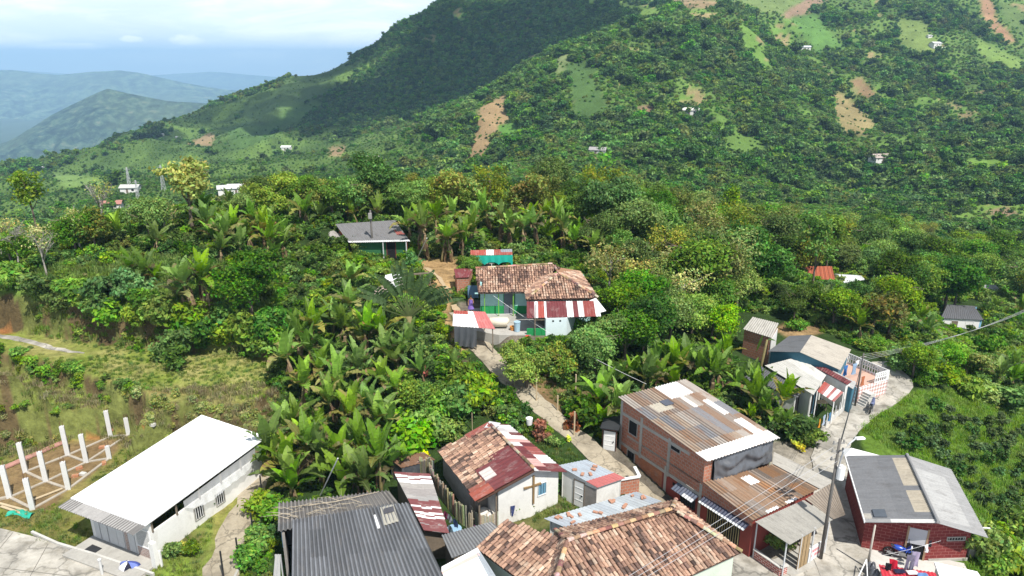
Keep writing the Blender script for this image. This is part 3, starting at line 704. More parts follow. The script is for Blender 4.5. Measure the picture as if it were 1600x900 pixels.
# ================================================================ long house with the white roof
def build_white_house():
    A, B, C, D = W(90, 792, 2.8), W(208, 836, 2.8), W(417, 683, 3.6), W(315, 649, 3.6)
    th = thing("long_house", "long low house under a plain bright white roof, white wall along a garden bed", "house", (*((A + B + C + D) / 4)[:2], 0))
    Q = [A, B, C, D]
    r = MB(); q = [quadpt(Q, 0, .075), quadpt(Q, 1, .075), C, D]; q = [p + V(0, 0, .05) for p in q]
    r.slab(q, .07); 
    for k in range(1, 7): a_, b_ = quadpt(q, k / 7, 0) + V(0, 0, .012), quadpt(q, k / 7, 1) + V(0, 0, .012); r.beam(a_, b_, .05, .024)
    ro = part("roof", r, M_WHITEMETAL, th)
    e = MB(); corr(e, [A, B, quadpt(Q, 1, .085), quadpt(Q, 0, .085)], .2, .04, lambda a, b, u, v: (.36, .35, .34) if int(a / .1) % 2 else (.17, .165, .16), seg=4, vlen=.3); part("eave_strip", e, M_FIBRO, ro)  # dark corrugation lines painted in, standing for the shade of the ribs
    fl, fr = quadpt(Q, .13, .11), quadpt(Q, .965, .11); br, bl = quadpt(Q, .965, .97), quadpt(Q, .1, .97)
    w = MB()
    zf = 2.72
    wall_run(w, [fl, fr], -.2, zf, .12)
    wall_run(w, [fr, br], [-.4, .2], [2.05, 2.45], .14)
    wall_run(w, [br, bl, fl], [.2, .2, -.2], [3.4, 3.4, 2.72], .14)
    part("wall", w, M_WHITE, th)
    p = MB()                                    # panels of the front
    L = np.linalg.norm(fr[:2] - fl[:2])
    for s0, s1 in ((.35, .8), (.88, 1.5), (1.58, 2.3), (2.33, 2.9), (3.3, 3.85)): on_wall(p, fl, fr, s0, s1, .25, 2.45, .05, 0)
    part("front_panel", p, M_GREYPANEL, th)
    bk = MB(); on_wall(bk, fl, fr, 2.98, 3.24, .2, 2.2, .03, 0); on_wall(bk, fl, fr, 4.0, L - .1, .2, .85, .03, 0); part("brick_infill", bk, mat_brick("pale_brick", (.42, .30, .26), (.36, .25, .22), (.5, .48, .45), .3, .12, .015), th)
    for s in (.83, 1.53, 3.26): dk = MB(); on_wall(dk, fl, fr, s, s + .05, .25, 2.45, .02, 0); part("gap", dk, M_DARK, th)
    window(th, fl, fr, 4.02, L - .12, .95, 2.1, M_WHITEPAINT, M_DARK, 12)
    LW = np.linalg.norm(br[:2] - fr[:2])
    for px in (297, 341):
        q_ = W(px, 800 if px == 297 else 782, 1.1); s = float((q_[:2] - fr[:2]) @ (br[:2] - fr[:2]) / LW)
        window(th, fr, br, s - .32, s + .32, .95, 1.75, M_CONC, M_DARK, 4, M_WHITEPAINT, .05)
    ps = MB()
    for k in range(6):
        t = .02 + k * .19; a = lerp(fr, br, min(t, 1)); z0 = 2.0 + .4 * t; z1 = 2.75 + .75 * t * .97; ps.beam((a[0], a[1], z0), (a[0], a[1], z1), .09)
    ps.beam((*lerp(fr, br, .0)[:2], 2.72), (*br[:2], 3.47), .08); part("roof_post", ps, M_WOOD, th)
    # porch slab
    d = (fr[:2] - fl[:2]) / L; n = V(d[1], -d[0]); P = [fl[:2] + d * -.1 + n * 1.95, fr[:2] + d * .35 + n * 1.75, fr[:2] + d * .35, fl[:2] - d * .1]
    pm = MB(); pm.prism(P, -.2, .2); part("porch", pm, M_CONC, th)
    m_ = MB(); c = fl[:2] + d * 1.1 + n * .85; m_.box((*c, .205), (.85, .55, .02), math.atan2(d[1], d[0])); solo("door_mat", m_, M_BLACKMETAL, "black doormat on the porch of the white-roofed house", "mat", (*c, .2))
    # white gate pillar by the corner
    g_ = MB(); c = fr[:2] + d * .45 + n * .3; g_.box((*c, -.2), (.35, .28, 2.0), math.atan2(d[1], d[0])); g_.box((*(c + d * .35 - n * .1), -.2), (.1, .1, 1.5)); part("gate_pillar", g_, M_WHITE, th)
    # plastic sheet hung along the side
    s_ = MB(); dd = (br[:2] - fr[:2]) / LW; nn = V(dd[1], -dd[0])
    def fn(u, v):
        s = LW * (.26 + .70 * u); zt = 2.72 + .78 * (.26 + .70 * u) * .97
        sag = .62 * math.sin(math.pi * u) ** .7 * (1 + .25 * math.sin(u * 9)) + .25
        z = zt - .12 - v * (sag + .2) ; o = .12 + .38 * v ** 1.4 * math.sin(math.pi * min(1, u * 1.05)) ** .5 + .04 * math.sin(u * 60 + v * 3) * v
        p_ = fr[:2] + dd * s + nn * o; return p_[0], p_[1], z
    s_.grid(60, 8, fn)
    m, nt, b = new_mat("clear_plastic_sheet"); b.inputs["Base Color"].default_value = (.75, .76, .77, 1); b.inputs["Roughness"].default_value = .25
    tr = nt.nodes.new("ShaderNodeBsdfTransparent"); mx = nt.nodes.new("ShaderNodeMixShader"); mx.inputs[0].default_value = .38
    nt.links.new(tr.outputs[0], mx.inputs[1]); nt.links.new(b.outputs[0], mx.inputs[2]); nt.links.new(mx.outputs[0], nt.nodes["Material Output"].inputs[0])
    solo("plastic_sheet", s_, m, "clear plastic sheeting sagging under the eave of the white roof", "tarp", (*fr[:2], 2), smooth=True)
    # bundle of clothes on the porch
    c = fl[:2] + d * (L - 1.0) + n * 1.0; bb = MB(); rg = random.Random(4)
    def blob(u, v):
        t = u * 2 * math.pi; ph = v * math.pi / 2; r = .5 * (1 + .25 * math.sin(3 * t + 1) + .15 * math.sin(7 * t)); return c[0] + r * math.cos(t) * math.sin(ph), c[1] + .7 * r * math.sin(t) * math.sin(ph), .2 + .28 * math.cos(ph) * (1 + .3 * math.sin(5 * t))
    bb.grid(24, 8, blob, lambda u, v: [(.05, .07, .25), (.7, .7, .75), (.02, .02, .04), (.15, .2, .5)][int(u * 8) % 4]); solo("laundry_bundle", bb, M_FABRIC, "blue and white bundle of cloth lying on the shaded porch slab", "laundry", (*c, .2), smooth=True)
    pp = MB(); q_ = W(160, 897, .1); pp.tube([(q_[0], q_[1], .1), (q_[0], q_[1], 1.05)], .075, 8); pp.tube([(q_[0], q_[1], 1.05), (q_[0], q_[1], 1.12)], .11, 8)
    solo("bollard", pp, M_CONCPOST, "short white post at the road edge before the white-roofed house", "bollard", (q_[0], q_[1], .1))
build_white_house()

# ================================================================ unfinished building: posts and foundation
POSTS = [(15, 777, 728, "standing closest to the left road"), (51, 795, 748, "closest to the grass edge of the road"), (107, 764, 722, "next to the green tarpaulin grass, lone"), (40, 737, 692, "beside the pink trench"), (72, 752, 706, "second row, middle of the dirt floor"),
         (106, 711, 666, "tallest at the foot of the soil bank"), (135, 722, 679, "inside the dirt floor behind the tallest"), (173, 682, 642, "at the far corner by the orange soil"), (201, 679, 653, "short, buried in the orange soil heap"), (171, 716, 697, "half-buried stub on the grass slope")]
PLAB = ["bare concrete post nearest the left edge of the unfinished floor", "bare concrete post closest to the road grass and green cloth", "bare concrete post at the grass slope beside the white roof's corner", "bare concrete post behind the one at the left edge, by the pink trench", "bare concrete post in the middle of the first dirt bay",
        "bare concrete post in front of the orange soil bank, with dark shadow", "bare concrete post with crumbled footing in the second dirt bay", "tall concrete post at the far end of the foundation", "short concrete post set in the orange soil heap", "half-height concrete stub at the edge of the grass slope"]
def build_posts():
    rb = mat_plain("rusty_rebar", (.16, .08, .05), .7, .2); BP = []
    for (px, py, pt, _), lab in zip(POSTS, PLAB):
        p = W(px, py, 0.02); zt = ztop(p[0], p[1], pt); BP.append(p)
        th = thing("concrete_post", lab, "post", (p[0], p[1], 0), "posts of the unfinished building", rz=.45)
        mb = MB(); mb.box((0, 0, -.4), (.30, .26, zt + .4)); part("shaft", mb, M_CONCPOST, th, local=True)
        for dx, dy in ((-.09, -.07), (.09, -.07), (.09, .07), (-.09, .07)):
            r = MB(); hgt = random.uniform(.25, .55); r.tube([(dx, dy, zt - .05), (dx + random.uniform(-.03, .03), dy, zt + hgt)], .010, 5); part("rebar", r, rb, th, local=True)
    mb = MB()
    for i, j in ((3, 5), (5, 7), (0, 4), (4, 6), (6, 8), (1, 2), (2, 9), (3, 4), (4, 2), (5, 6), (6, 9), (0, 1), (7, 8)):
        a, b = BP[i], BP[j]; mb.beam((a[0], a[1], -.03), (b[0], b[1], -.03), .19, .2)
    a = BP[0] + (BP[0] - BP[3]); mb.beam((BP[0][0], BP[0][1], .02), (BP[0][0] - 3, BP[0][1] - 1.5, .02), .24, .22)
    solo("foundation_ground", mb, mat_plain("footing_concrete", (.40, .36, .30), .9, .25, 1.5, (.3, .21, .12), .7), None, None, (0, 0, 0), kind="structure")
    mb = MB(); p, q = W(-20, 742, .1), W(100, 690, .1); mb.beam(p, q, .5, .1); solo("trench_ground", mb, mat_plain("pink_lean_concrete", (.42, .22, .18), .9, .3, 2), None, None, (0, 0, 0), kind="structure")
    # planks and a green cloth left on the grass
    for k, (a, b, lab) in enumerate((((-5, 787), (42, 800), "pale plank lying on the grass by the green cloth"), ((2, 793), (40, 806), "second pale plank beside the first on the grass"), ((52, 783), (98, 765), "pale timber lying along the edge of the first dirt bay"))):
        m_ = MB(); p, q = hit(*a), hit(*b); m_.beam(p + V(0, 0, .1), q + V(0, 0, .1), .16, .06); solo("plank", m_, M_WOODPALE, lab, "plank", p)
    c = hit(32, 804); m_ = MB()
    m_.grid(14, 8, lambda u, v: (c[0] - .8 + 1.7 * u, c[1] - .3 + .6 * v + .2 * math.sin(u * 5), c[2] + .06 + .16 * abs(math.sin(u * 7 + v * 2)) * math.sin(math.pi * v)), lambda u, v: (.03, .38, .27)); solo("tarpaulin", m_, M_FABRIC, "crumpled green tarpaulin lying on the grass", "tarp", c, smooth=True)
    rg = random.Random(8)
    for px, py in ((124, 733), (130, 742), (118, 745), (163, 725), (160, 700), (172, 673), (238, 665)):
        p = hit(px, py); m_ = MB(); m_.box((p[0], p[1], p[2] - .03), (.42, .28, .2), rg.uniform(0, 3)); solo("loose_brick", m_, M_CONCLITE if px in (238, 130) else mat_brick("spare_brick", (.45, .2, .1), (.4, .17, .09), (.4, .3, .2)), "loose building block lying on the ground of the building site", "brick", p, "loose blocks on the building site")
build_posts()

# ================================================================ dark corrugated house at the bottom
def build_dark_house():
    TL, TR, BR, BL = W(457, 812, 3.5), W(638, 785, 3.5), W(722, 960, 2.3), W(455, 960, 2.3)
    th = thing("corrugated_house", "house under a wide dark grey corrugated roof with a pale skylight patch", "house", (-8, 31.5, 0))
    r = MB(); Q = [BL, BR, TR, TL]
    rg = random.Random(5); cc = {}
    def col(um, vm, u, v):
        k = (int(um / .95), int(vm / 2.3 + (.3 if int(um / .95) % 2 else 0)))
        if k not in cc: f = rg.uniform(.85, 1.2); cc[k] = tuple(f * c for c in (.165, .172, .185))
        g = .62 if math.sin(u * max(2, int(LUM / .225)) * 2 * math.pi) < 0 else 1.1  # every other half-wave darkened: shade of the ribs put into the colour
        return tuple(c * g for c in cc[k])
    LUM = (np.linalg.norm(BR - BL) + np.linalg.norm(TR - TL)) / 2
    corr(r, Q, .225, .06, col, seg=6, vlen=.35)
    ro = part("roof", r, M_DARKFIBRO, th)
    s = MB(); n = qn(Q); q = [W(600, 822, 3.25), W(623, 815, 3.3), W(615, 789, 3.47), W(594, 794, 3.45)]; q = [p + n * .06 for p in q]
    corr(s, q, .2, .03, lambda a, b, u, v: (.42, .40, .34), vlen=.3); part("skylight", s, M_FIBRO, ro)
    s = MB(); q = [W(601, 805, 3.38) + n * .13, W(616, 801, 3.38) + n * .13, W(615, 793, 3.44) + n * .13, W(600, 797, 3.44) + n * .13]; s.slab(q, .03); part("hatch", s, mat_plain("hatch_slate", (.07, .07, .08)), ro)
    s = MB(); q = [W(590, 827, 3.2) + n * .07, W(594, 826, 3.2) + n * .07, W(588, 805, 3.35) + n * .07, W(584, 806, 3.35) + n * .07]; s.slab(q, .02); part("white_patch", s, M_WHITEPAINT, ro)
    b = MB(); Q2 = [W(435, 786, 2.85), W(607, 766, 2.85), W(626, 790, 3.32), W(434, 830, 3.32)]
    corr(b, Q2, .225, .06, lambda a, c, u, v: tuple(k * (.6 if int(a / .1125) % 2 else 1.1) for k in ((.25, .235, .22) if v < .75 else (.19, .19, .19))), seg=6, vlen=.35); part("rear_roof", b, M_FIBRO, th)  # rear sheets: rib shade painted as dark and pale half-waves
    w = MB(); zl = 0
    o = [TL + V(.25, -.4, 0), BL + V(.25, .3, 0), BR + V(-.25, .3, 0), TR + V(-.3, -.2, 0)]
    wall_run(w, o, -.5, [3.3, 2.2, 2.2, 3.3]); wall_run(w, [o[3], o[0]], -.5, 3.3)
    a0, a1, a2, a3 = Q2[0] + V(.2, -.2, 0), Q2[3] + V(.2, 0, 0), Q2[2] + V(-.2, 0, 0), Q2[1] + V(-.2, -.2, 0)
    wall_run(w, [a3, a0], -.5, 2.7); wall_run(w, [a0, a1], -.5, [2.7, 3.1]); wall_run(w, [a2, a3], -.5, [3.1, 2.7])
    part("wall", w, M_WOODGREY, th)
    s = MB(); on_wall(s, a0, a1, 1.9, 2.9, 2.0, 2.75, .04, 0); part("blue_panel", s, M_BLUEPAINT, th)
    m_ = MB(); q = [W(427, 900, 2.2), W(438, 900, 2.2), W(438, 866, 2.3), W(430, 866, 2.3)]; corr(m_, q, .14, .02, lambda a, c, u, v: (.4, .4, .39)); 
    for p in q: m_.beam((p[0], p[1], 0), (p[0], p[1], p[2] - .03), .06)
    solo("small_awning", m_, M_FIBRO, "narrow grey corrugated awning at the dark roof's outer edge", "awning", (q[0][0], q[0][1], 0))
    # dry branches on the rear roof
    br = MB(); rg = random.Random(12)
    for k in range(26):
        u = rg.uniform(.05, .72); p = quadpt(Q2, u, rg.uniform(.15, .75)) + V(0, 0, .1); a = rg.uniform(-.5, .5) + (math.pi if rg.random() < .5 else 0); L = rg.uniform(.5, 1.6)
        q = p + V(math.cos(a) * L, math.sin(a) * L * .4, .12); m = lerp(p, q, .5) + V(0, 0, rg.uniform(.05, .2)); br.tube([p, m, q], [.02, .015, .006], 4)
    br.tube([quadpt(Q2, .15, .3) + V(0, 0, .12), quadpt(Q2, .5, .35) + V(0, 0, .16), quadpt(Q2, .9, .1) + V(0, 0, .1)], [.03, .03, .02], 5)
    solo("branch_pile", br, mat_plain("dry_twig", (.42, .36, .27), .9, .25, 5), "dry branches lying across the rear lean-to of the dark corrugated roof", "branches", quadpt(Q2, .4, .3))
build_dark_house()

def shed_walls(th, Q, zb, mat, inset=.12, thk=.08, open_front=False, name="wall"):
    c = sum(Q) / 4; o = [lerp(p, c, inset) for p in Q]; w = MB()
    if not _ccw([(p[0], p[1]) for p in o]): o = o[::-1]
    for i in range(4):
        if open_front and i == open_front - 1: continue
        a, b = o[i], o[(i + 1) % 4]; wall_run(w, [a, b], zb, [a[2] - .1, b[2] - .1], thk)
    part(name, w, mat, th); return o

# ================================================================ lean-tos between the houses
def build_leantos():
    # maroon and white sheets with weathered boards
    Q = [W(662, 828, 2.4), W(615, 737, 2.6), W(672, 740, 2.35), W(702, 833, 2.15)]      # eave order so ribs run across
    Q = [Q[3], Q[2], Q[1], Q[0]]
    th = thing("lean_to", "long narrow lean-to roofed in maroon, white and grey weathered strips", "shed", (*sum(Q)[:2] / 4, 0.3))
    def col(um, vm, u, v):
        t = 1 - u; w = .012 * math.sin(v * 9)
        t += w
        for lim, c in ((.06, MAROON), (.10, WHT), (.13, MAROON), (.20, WHT), (.30, (.33, .31, .29)), (.42, (.27, .25, .24)), (.50, (.30, .29, .28)), (.60, MAROON), (.63, WHT), (.70, MAROON), (.74, WHT), (.765, MAROON), (.80, WHT), (.90, MAROON), (.905, GRY), (1.1, MAROON)):
            if t < lim: return c
        return MAROON
    r = MB(); corr(r, Q, .16, .02, col, vlen=.3); part("roof", r, M_PAINTED, th); shed_walls(th, Q, -.2, M_WOOD)
    # rusty little shed behind it
    Q = [W(627, 731, 2.2), W(680, 718, 2.25), W(662, 706, 2.45), W(608, 716, 2.4)]
    th = thing("rusty_shed", "small shed of dark sheet metal with a sagging rust-brown roof", "shed", (*sum(Q)[:2] / 4, .8))
    r = MB(); Qs = [np.array(q) for q in Q]
    corr(r, Q, .25, .03, sheets([MAROON, RUST, (.4, .3, .25), RUST, (.7, .68, .66)], .9, 9, 3)); part("roof", r, M_PAINTED, th); shed_walls(th, Q, .3, mat_plain("tarred_metal", (.07, .075, .085), .5, .4, 2, (.25, .25, .26), .4), .06)
    # grey corrugated lean-to below the cross house
    Q = [W(706, 872, 2.45), W(795, 838, 2.55), W(768, 815, 2.75), W(690, 836, 2.65)]
    th = thing("grey_lean_to", "small grey corrugated lean-to beside the big clay-tile roof", "shed", (*sum(Q)[:2] / 4, .1))
    r = MB(); corr(r, Q, .17, .035, lambda a, b, u, v: tuple(k * (.62 if int(a / .09) % 2 else 1.1) for k in ((.22, .225, .23) if u < .8 else (.3, .3, .3))), seg=4, vlen=.3); part("roof", r, M_DARKFIBRO, th); shed_walls(th, Q, -.3, M_WOOD, .1)  # shade between the ribs painted as darker stripes
    # zinc strip with stones
    Q = [W(886, 825, 2.85), W(1034, 783, 3.1), W(994, 768, 3.15), W(850, 810, 2.9)]
    th = thing("zinc_lean_to", "long pale zinc lean-to roof weighed down with broken tiles", "shed", (*sum(Q)[:2] / 4, .5))
    r = MB(); corr(r, Q, .25, .018, sheets([ZN, (.42, .46, .5), (.5, .54, .56)], .9, 9, 5), vlen=.3); part("roof", r, M_ZINC, th); shed_walls(th, Q, -.2, M_WHITE, .1)
    rg = random.Random(3); n = qn(Q)
    for k in range(15):
        p = quadpt(Q, rg.uniform(.05, .95), rg.uniform(.2, .85)) + n * .03; m_ = MB(); m_.box(p, (rg.uniform(.18, .36), rg.uniform(.1, .2), .07), rg.uniform(0, 3))
        solo("broken_tile", m_, mat_plain("tile_shard", (.45, .24, .16), .85, .3, 5) if k == 0 else bpy.data.materials["tile_shard"], "broken clay tile lying on the zinc lean-to roof", "tile", p, "broken tiles on the zinc roof")
    # little zinc shed with the pink edge
    Q = [W(934, 762, 3.0), W(977, 747, 3.0), W(916, 718, 3.4), W(872, 727, 3.4)]
    th = thing("zinc_shed", "small white shed under a pale zinc roof with a pink front edge", "shed", (*sum(Q)[:2] / 4, .9))
    r = MB(); corr(r, Q, .22, .018, lambda a, b, u, v: PINKR if v < .27 else (.42, .47, .52), vlen=.2); part("roof", r, M_ZINC, th)
    o = shed_walls(th, Q, .2, M_WHITE, .12)
    if not _ccw([(p[0], p[1]) for p in [lerp(q, sum(Q) / 4, .12) for q in Q]]): o = o
    a, b = lerp(Q[3], sum(Q) / 4, .12), lerp(Q[0], sum(Q) / 4, .12)
    door(th, a, b, 1.0, 1.7, 1.0, 2.8, M_WHITEPAINT, M_WOOD)
    w = MB(); L = np.linalg.norm((b - a)[:2]); on_wall(w, a, b, 1.75, L, .9, 2.75, .02, 0); part("plank_panel", w, M_WOODGREY, th)
    for k in range(5):
        p = quadpt(Q, rg.uniform(.15, .85), rg.uniform(.4, .9)) + V(0, 0, .03); m_ = MB(); m_.box(p, (.3, .18, .08), rg.uniform(0, 3))
        solo("broken_tile", m_, bpy.data.materials["tile_shard"], "broken clay tile lying on the small pink-edged zinc shed", "tile", p, "broken tiles on the pink-edged shed")
    # low brick yard wall with a white cap
    mb = MB(); p, q, s = W(958, 775, 1.0), W(990, 752, 1.2), W(998, 768, 1.0)
    th = thing("yard_wall", "low brick yard wall with a white cap beside the zinc shed", "wall", (p[0], p[1], .5)); wall_run(mb, [p, s], .2, 2.1, .14); part("brickwork", mb, M_BRICK, th)
    c = MB(); c.beam((p[0], p[1], 2.14), (s[0], s[1], 2.14), .2, .08); c.beam((s[0], s[1], 2.14), (q[0], q[1], 2.3), .2, .08); part("cap", c, M_WHITEPAINT, th)
build_leantos()

# ================================================================ house with the cross
def build_cross_house():
    EB, EF, RF, RB = W(683, 705, 3.0), W(746, 784, 3.0), W(835, 735, 4.4), W(763, 661, 4.4)
    SF, SB = W(886, 737, 3.45), W(795, 663, 3.5)
    th = thing("gabled_house", "small white gabled house with a wooden cross, roof half clay tile and half maroon sheet", "house", (*((EB + EF + RF + RB) / 4)[:2], .8))
    rg = random.Random(21)
    r = MB()
    L = np.linalg.norm(EF - EB); S = np.linalg.norm(RB - EB)
    U = (EF - EB) / L
    def keep(u, v):                      # u along the eave from the back, v up the slope
        x, y = u / L, v / S
        if x > .93 or (x > .8 and y < .16): return False
        if y > .62: return x < .50 + (1 - y) * .3
        if y > .30: return x < .62 + (.62 - y) * .6
        return x < .93
    tile_roof(r, EB, EF, [EB, EF, RF, RB], RB, rg=rg, keep=keep, weights=(5, 5, 3, 5, 3, 1, 2, 4)); ro = part("roof", r, M_TILES, th)
    n = qn([EB, EF, RF, RB]); off = n * .075
    def reg(x0, x1, y0, y1, k=.0): return [quadpt([EB, EF, RF, RB], x0, y0) + off + n * k, quadpt([EB, EF, RF, RB], x1, y0) + off + n * k, quadpt([EB, EF, RF, RB], x1, y1) + off + n * k, quadpt([EB, EF, RF, RB], x0, y1) + off + n * k]
    for q, c in ((reg(.50, .72, .6, 1.0), MAROON), (reg(.72, .99, .55, 1.0, .02), MAROON), (reg(.60, .99, .28, .62, .04), (.18, .05, .05)), (reg(.86, 1.0, -.03, .31, .06), (.34, .09, .06)), (reg(.80, .9, .0, .3, .03), (.30, .10, .07))):
        s = MB(); corr(s, q, .35, .012, lambda a, b, u, v, c=c: c, vlen=.4); part("sheet_roof", s, M_PAINTED, th)
    s = MB(); corr(s, reg(.66, .82, .30, .50, .07), .3, .015, lambda a, b, u, v: (.62, .56, .52), vlen=.3); part("sheet_roof", s, M_PAINTED, th); s = MB()
    corr(s, reg(.0, .09, .55, 1.0, .03), .3, .015, lambda a, b, u, v: (.30, .09, .07), vlen=.3)
    part("sheet_roof", s, M_PAINTED, th)
    Q = [SF, SB, RB, RF]; s2 = MB(); corr(s2, Q, .28, .02, sheets([MAROON, (.72, .70, .69), (.30, .08, .07), (.55, .52, .52), MAROON, (.80, .78, .76), (.62, .36, .33)], .55, 1.1, 14), vlen=.3); part("sheet_roof", s2, M_PAINTED, th)
    cap = MB(); ridge_tiles(cap, RF + V(0, 0, .07), lerp(RF, RB, .95) + V(0, 0, .07), .11, rg); part("ridge", cap, M_TILES, ro)
    z = MB(); q = [W(757, 669, 4.35) + n * .05, W(777, 668, 4.4) + n * .06, W(783, 662, 4.4) + n * .06, W(765, 659, 4.45) + n * .06]; z.slab(q, .02); part("zinc_flashing", z, M_GREYPANEL, ro)
    # walls
    f0 = lerp(EF, RF, .42); f1 = lerp(SF, RF, .15); dv = (EB - EF) / L; dv = V(dv[0], dv[1], 0)
    f0 = f0 + dv * .45; f1 = f1 + dv * .45; apex = RF + dv * .45
    b0, b1 = EB - dv * .3, SB - dv * .3; e0 = lerp(EF, EB, .28) + V(.25, .1, 0); e1 = lerp(EB, EF, .04) + V(.25, .1, 0)
    w = MB()
    P = [f0, apex, f1]; zt = [3.45, 4.28, 3.55]
    wall_run(w, P, .3, zt, .16); 
    rear = f0 + dv * 1.5
    wall_run(w, [rear, f0], .3, 3.5, .14)
    wall_run(w, [f1, b1 + V(-.2, 0, 0)], .3, 3.45, .14); part("wall", w, M_WHITE, th)
    w = MB(); wall_run(w, [e1, e0], .2, 2.95, .1); wall_run(w, [e0, rear], .2, [2.95, 3.4], .1); part("side_wall", w, M_WOODGREY, th)
    # open corner porch: posts and split-bamboo rail
    ps = MB(); c = EF + dv * .35 + V(.25, .15, 0)
    for p in (c, lerp(c, f0, .9), lerp(c, e0, .55)): ps.beam((p[0], p[1], .3), (p[0], p[1], 3.05), .10)
    part("porch_post", ps, M_WOOD, th)
    bm = MB(); rg2 = random.Random(2)
    for a, b in ((c, f0), (e0, c)):
        k = int(np.linalg.norm((b - a)[:2]) / .10)
        for i in range(k): p = lerp(a, b, (i + .5) / k); bm.box((p[0], p[1], .4), (.085, .03, rg2.uniform(1.1, 1.3)), math.atan2(b[1] - a[1], b[0] - a[0]), col=tuple(rg2.uniform(.8, 1.1) * x for x in (.50, .45, .36)))
    part("railing", bm, M_BAMBOO, th)
    dk = MB(); dk.prism([tuple(lerp(p, f0, .25)[:2]) for p in (c, f0 + dv * .2, rear, e0)], .55, .6); part("porch_floor", dk, M_DARK, th)
    window(th, apex, f1, .55, 1.15, 2.15, 2.95, M_WHITEPAINT, M_BLUEGLASS, 3, M_BLUEPAINT, .05)
    cr = MB(); a, b = apex, f1
    on_wall(cr, a, b, .12, .24, 1.75, 3.75, .10, -.03); p, q = wpt(f0, apex, np.linalg.norm((apex - f0)[:2]) - .45, .06), wpt(apex, f1, .75, .06)
    cr.beam((p[0], p[1], 3.0), (q[0], q[1], 3.0), .1, .12)
    solo("wooden_cross", cr, mat_plain("brown_timber", (.26, .17, .08), .8, .3, 4), "wooden cross fixed to the white gable wall beside the blue window", "cross", (*apex[:2], 1.7))
    return th
build_cross_house()

# ================================================================ bamboo fence that curves round the cross house
def build_fence():
    pts = [(672, 757, .7), (680, 772, .6), (692, 788, .5), (706, 806, .4), (720, 822, .3), (740, 836, .25)]
    P = [W(*p) for p in pts]; th = thing("bamboo_fence", "curved fence of upright split-bamboo stakes beside the tiled gabled house", "fence", P[0])
    rg = random.Random(6); st = MB(); rl = MB()
    for a, b in zip(P, P[1:]):
        k = int(np.linalg.norm(b - a) / .115)
        for i in range(k):
            p = lerp(a, b, i / k); c = tuple(x * rg.uniform(.7, 1.15) for x in (.40, .35, .24)); hh = rg.uniform(1.35, 1.85)
            st.beam((p[0], p[1], p[2] - .3), (p[0] + rg.uniform(-.05, .05), p[1] + rg.uniform(-.05, .05), p[2] + hh), .095, .04, c)
        rl.tube([a + V(.05, .05, 1.1), b + V(.05, .05, 1.1)], .03, 5, (.3, .25, .17))
    part("stakes", st, M_BAMBOO, th)["kind"] = "stuff"; part("rail", rl, M_BAMBOO, th)
    a, b = W(655, 752, .8), W(676, 752, .8); th = thing("bamboo_fence", "short straight bamboo fence behind the maroon lean-to", "fence", a); st = MB()
    for i in range(16): p = lerp(a, b, i / 15); st.beam((p[0], p[1], p[2] - .2), (p[0], p[1], p[2] + rg.uniform(1.5, 1.9)), .1, .04, tuple(x * rg.uniform(.8, 1.2) for x in (.45, .40, .28)))
    part("stakes", st, M_BAMBOO, th)
build_fence()

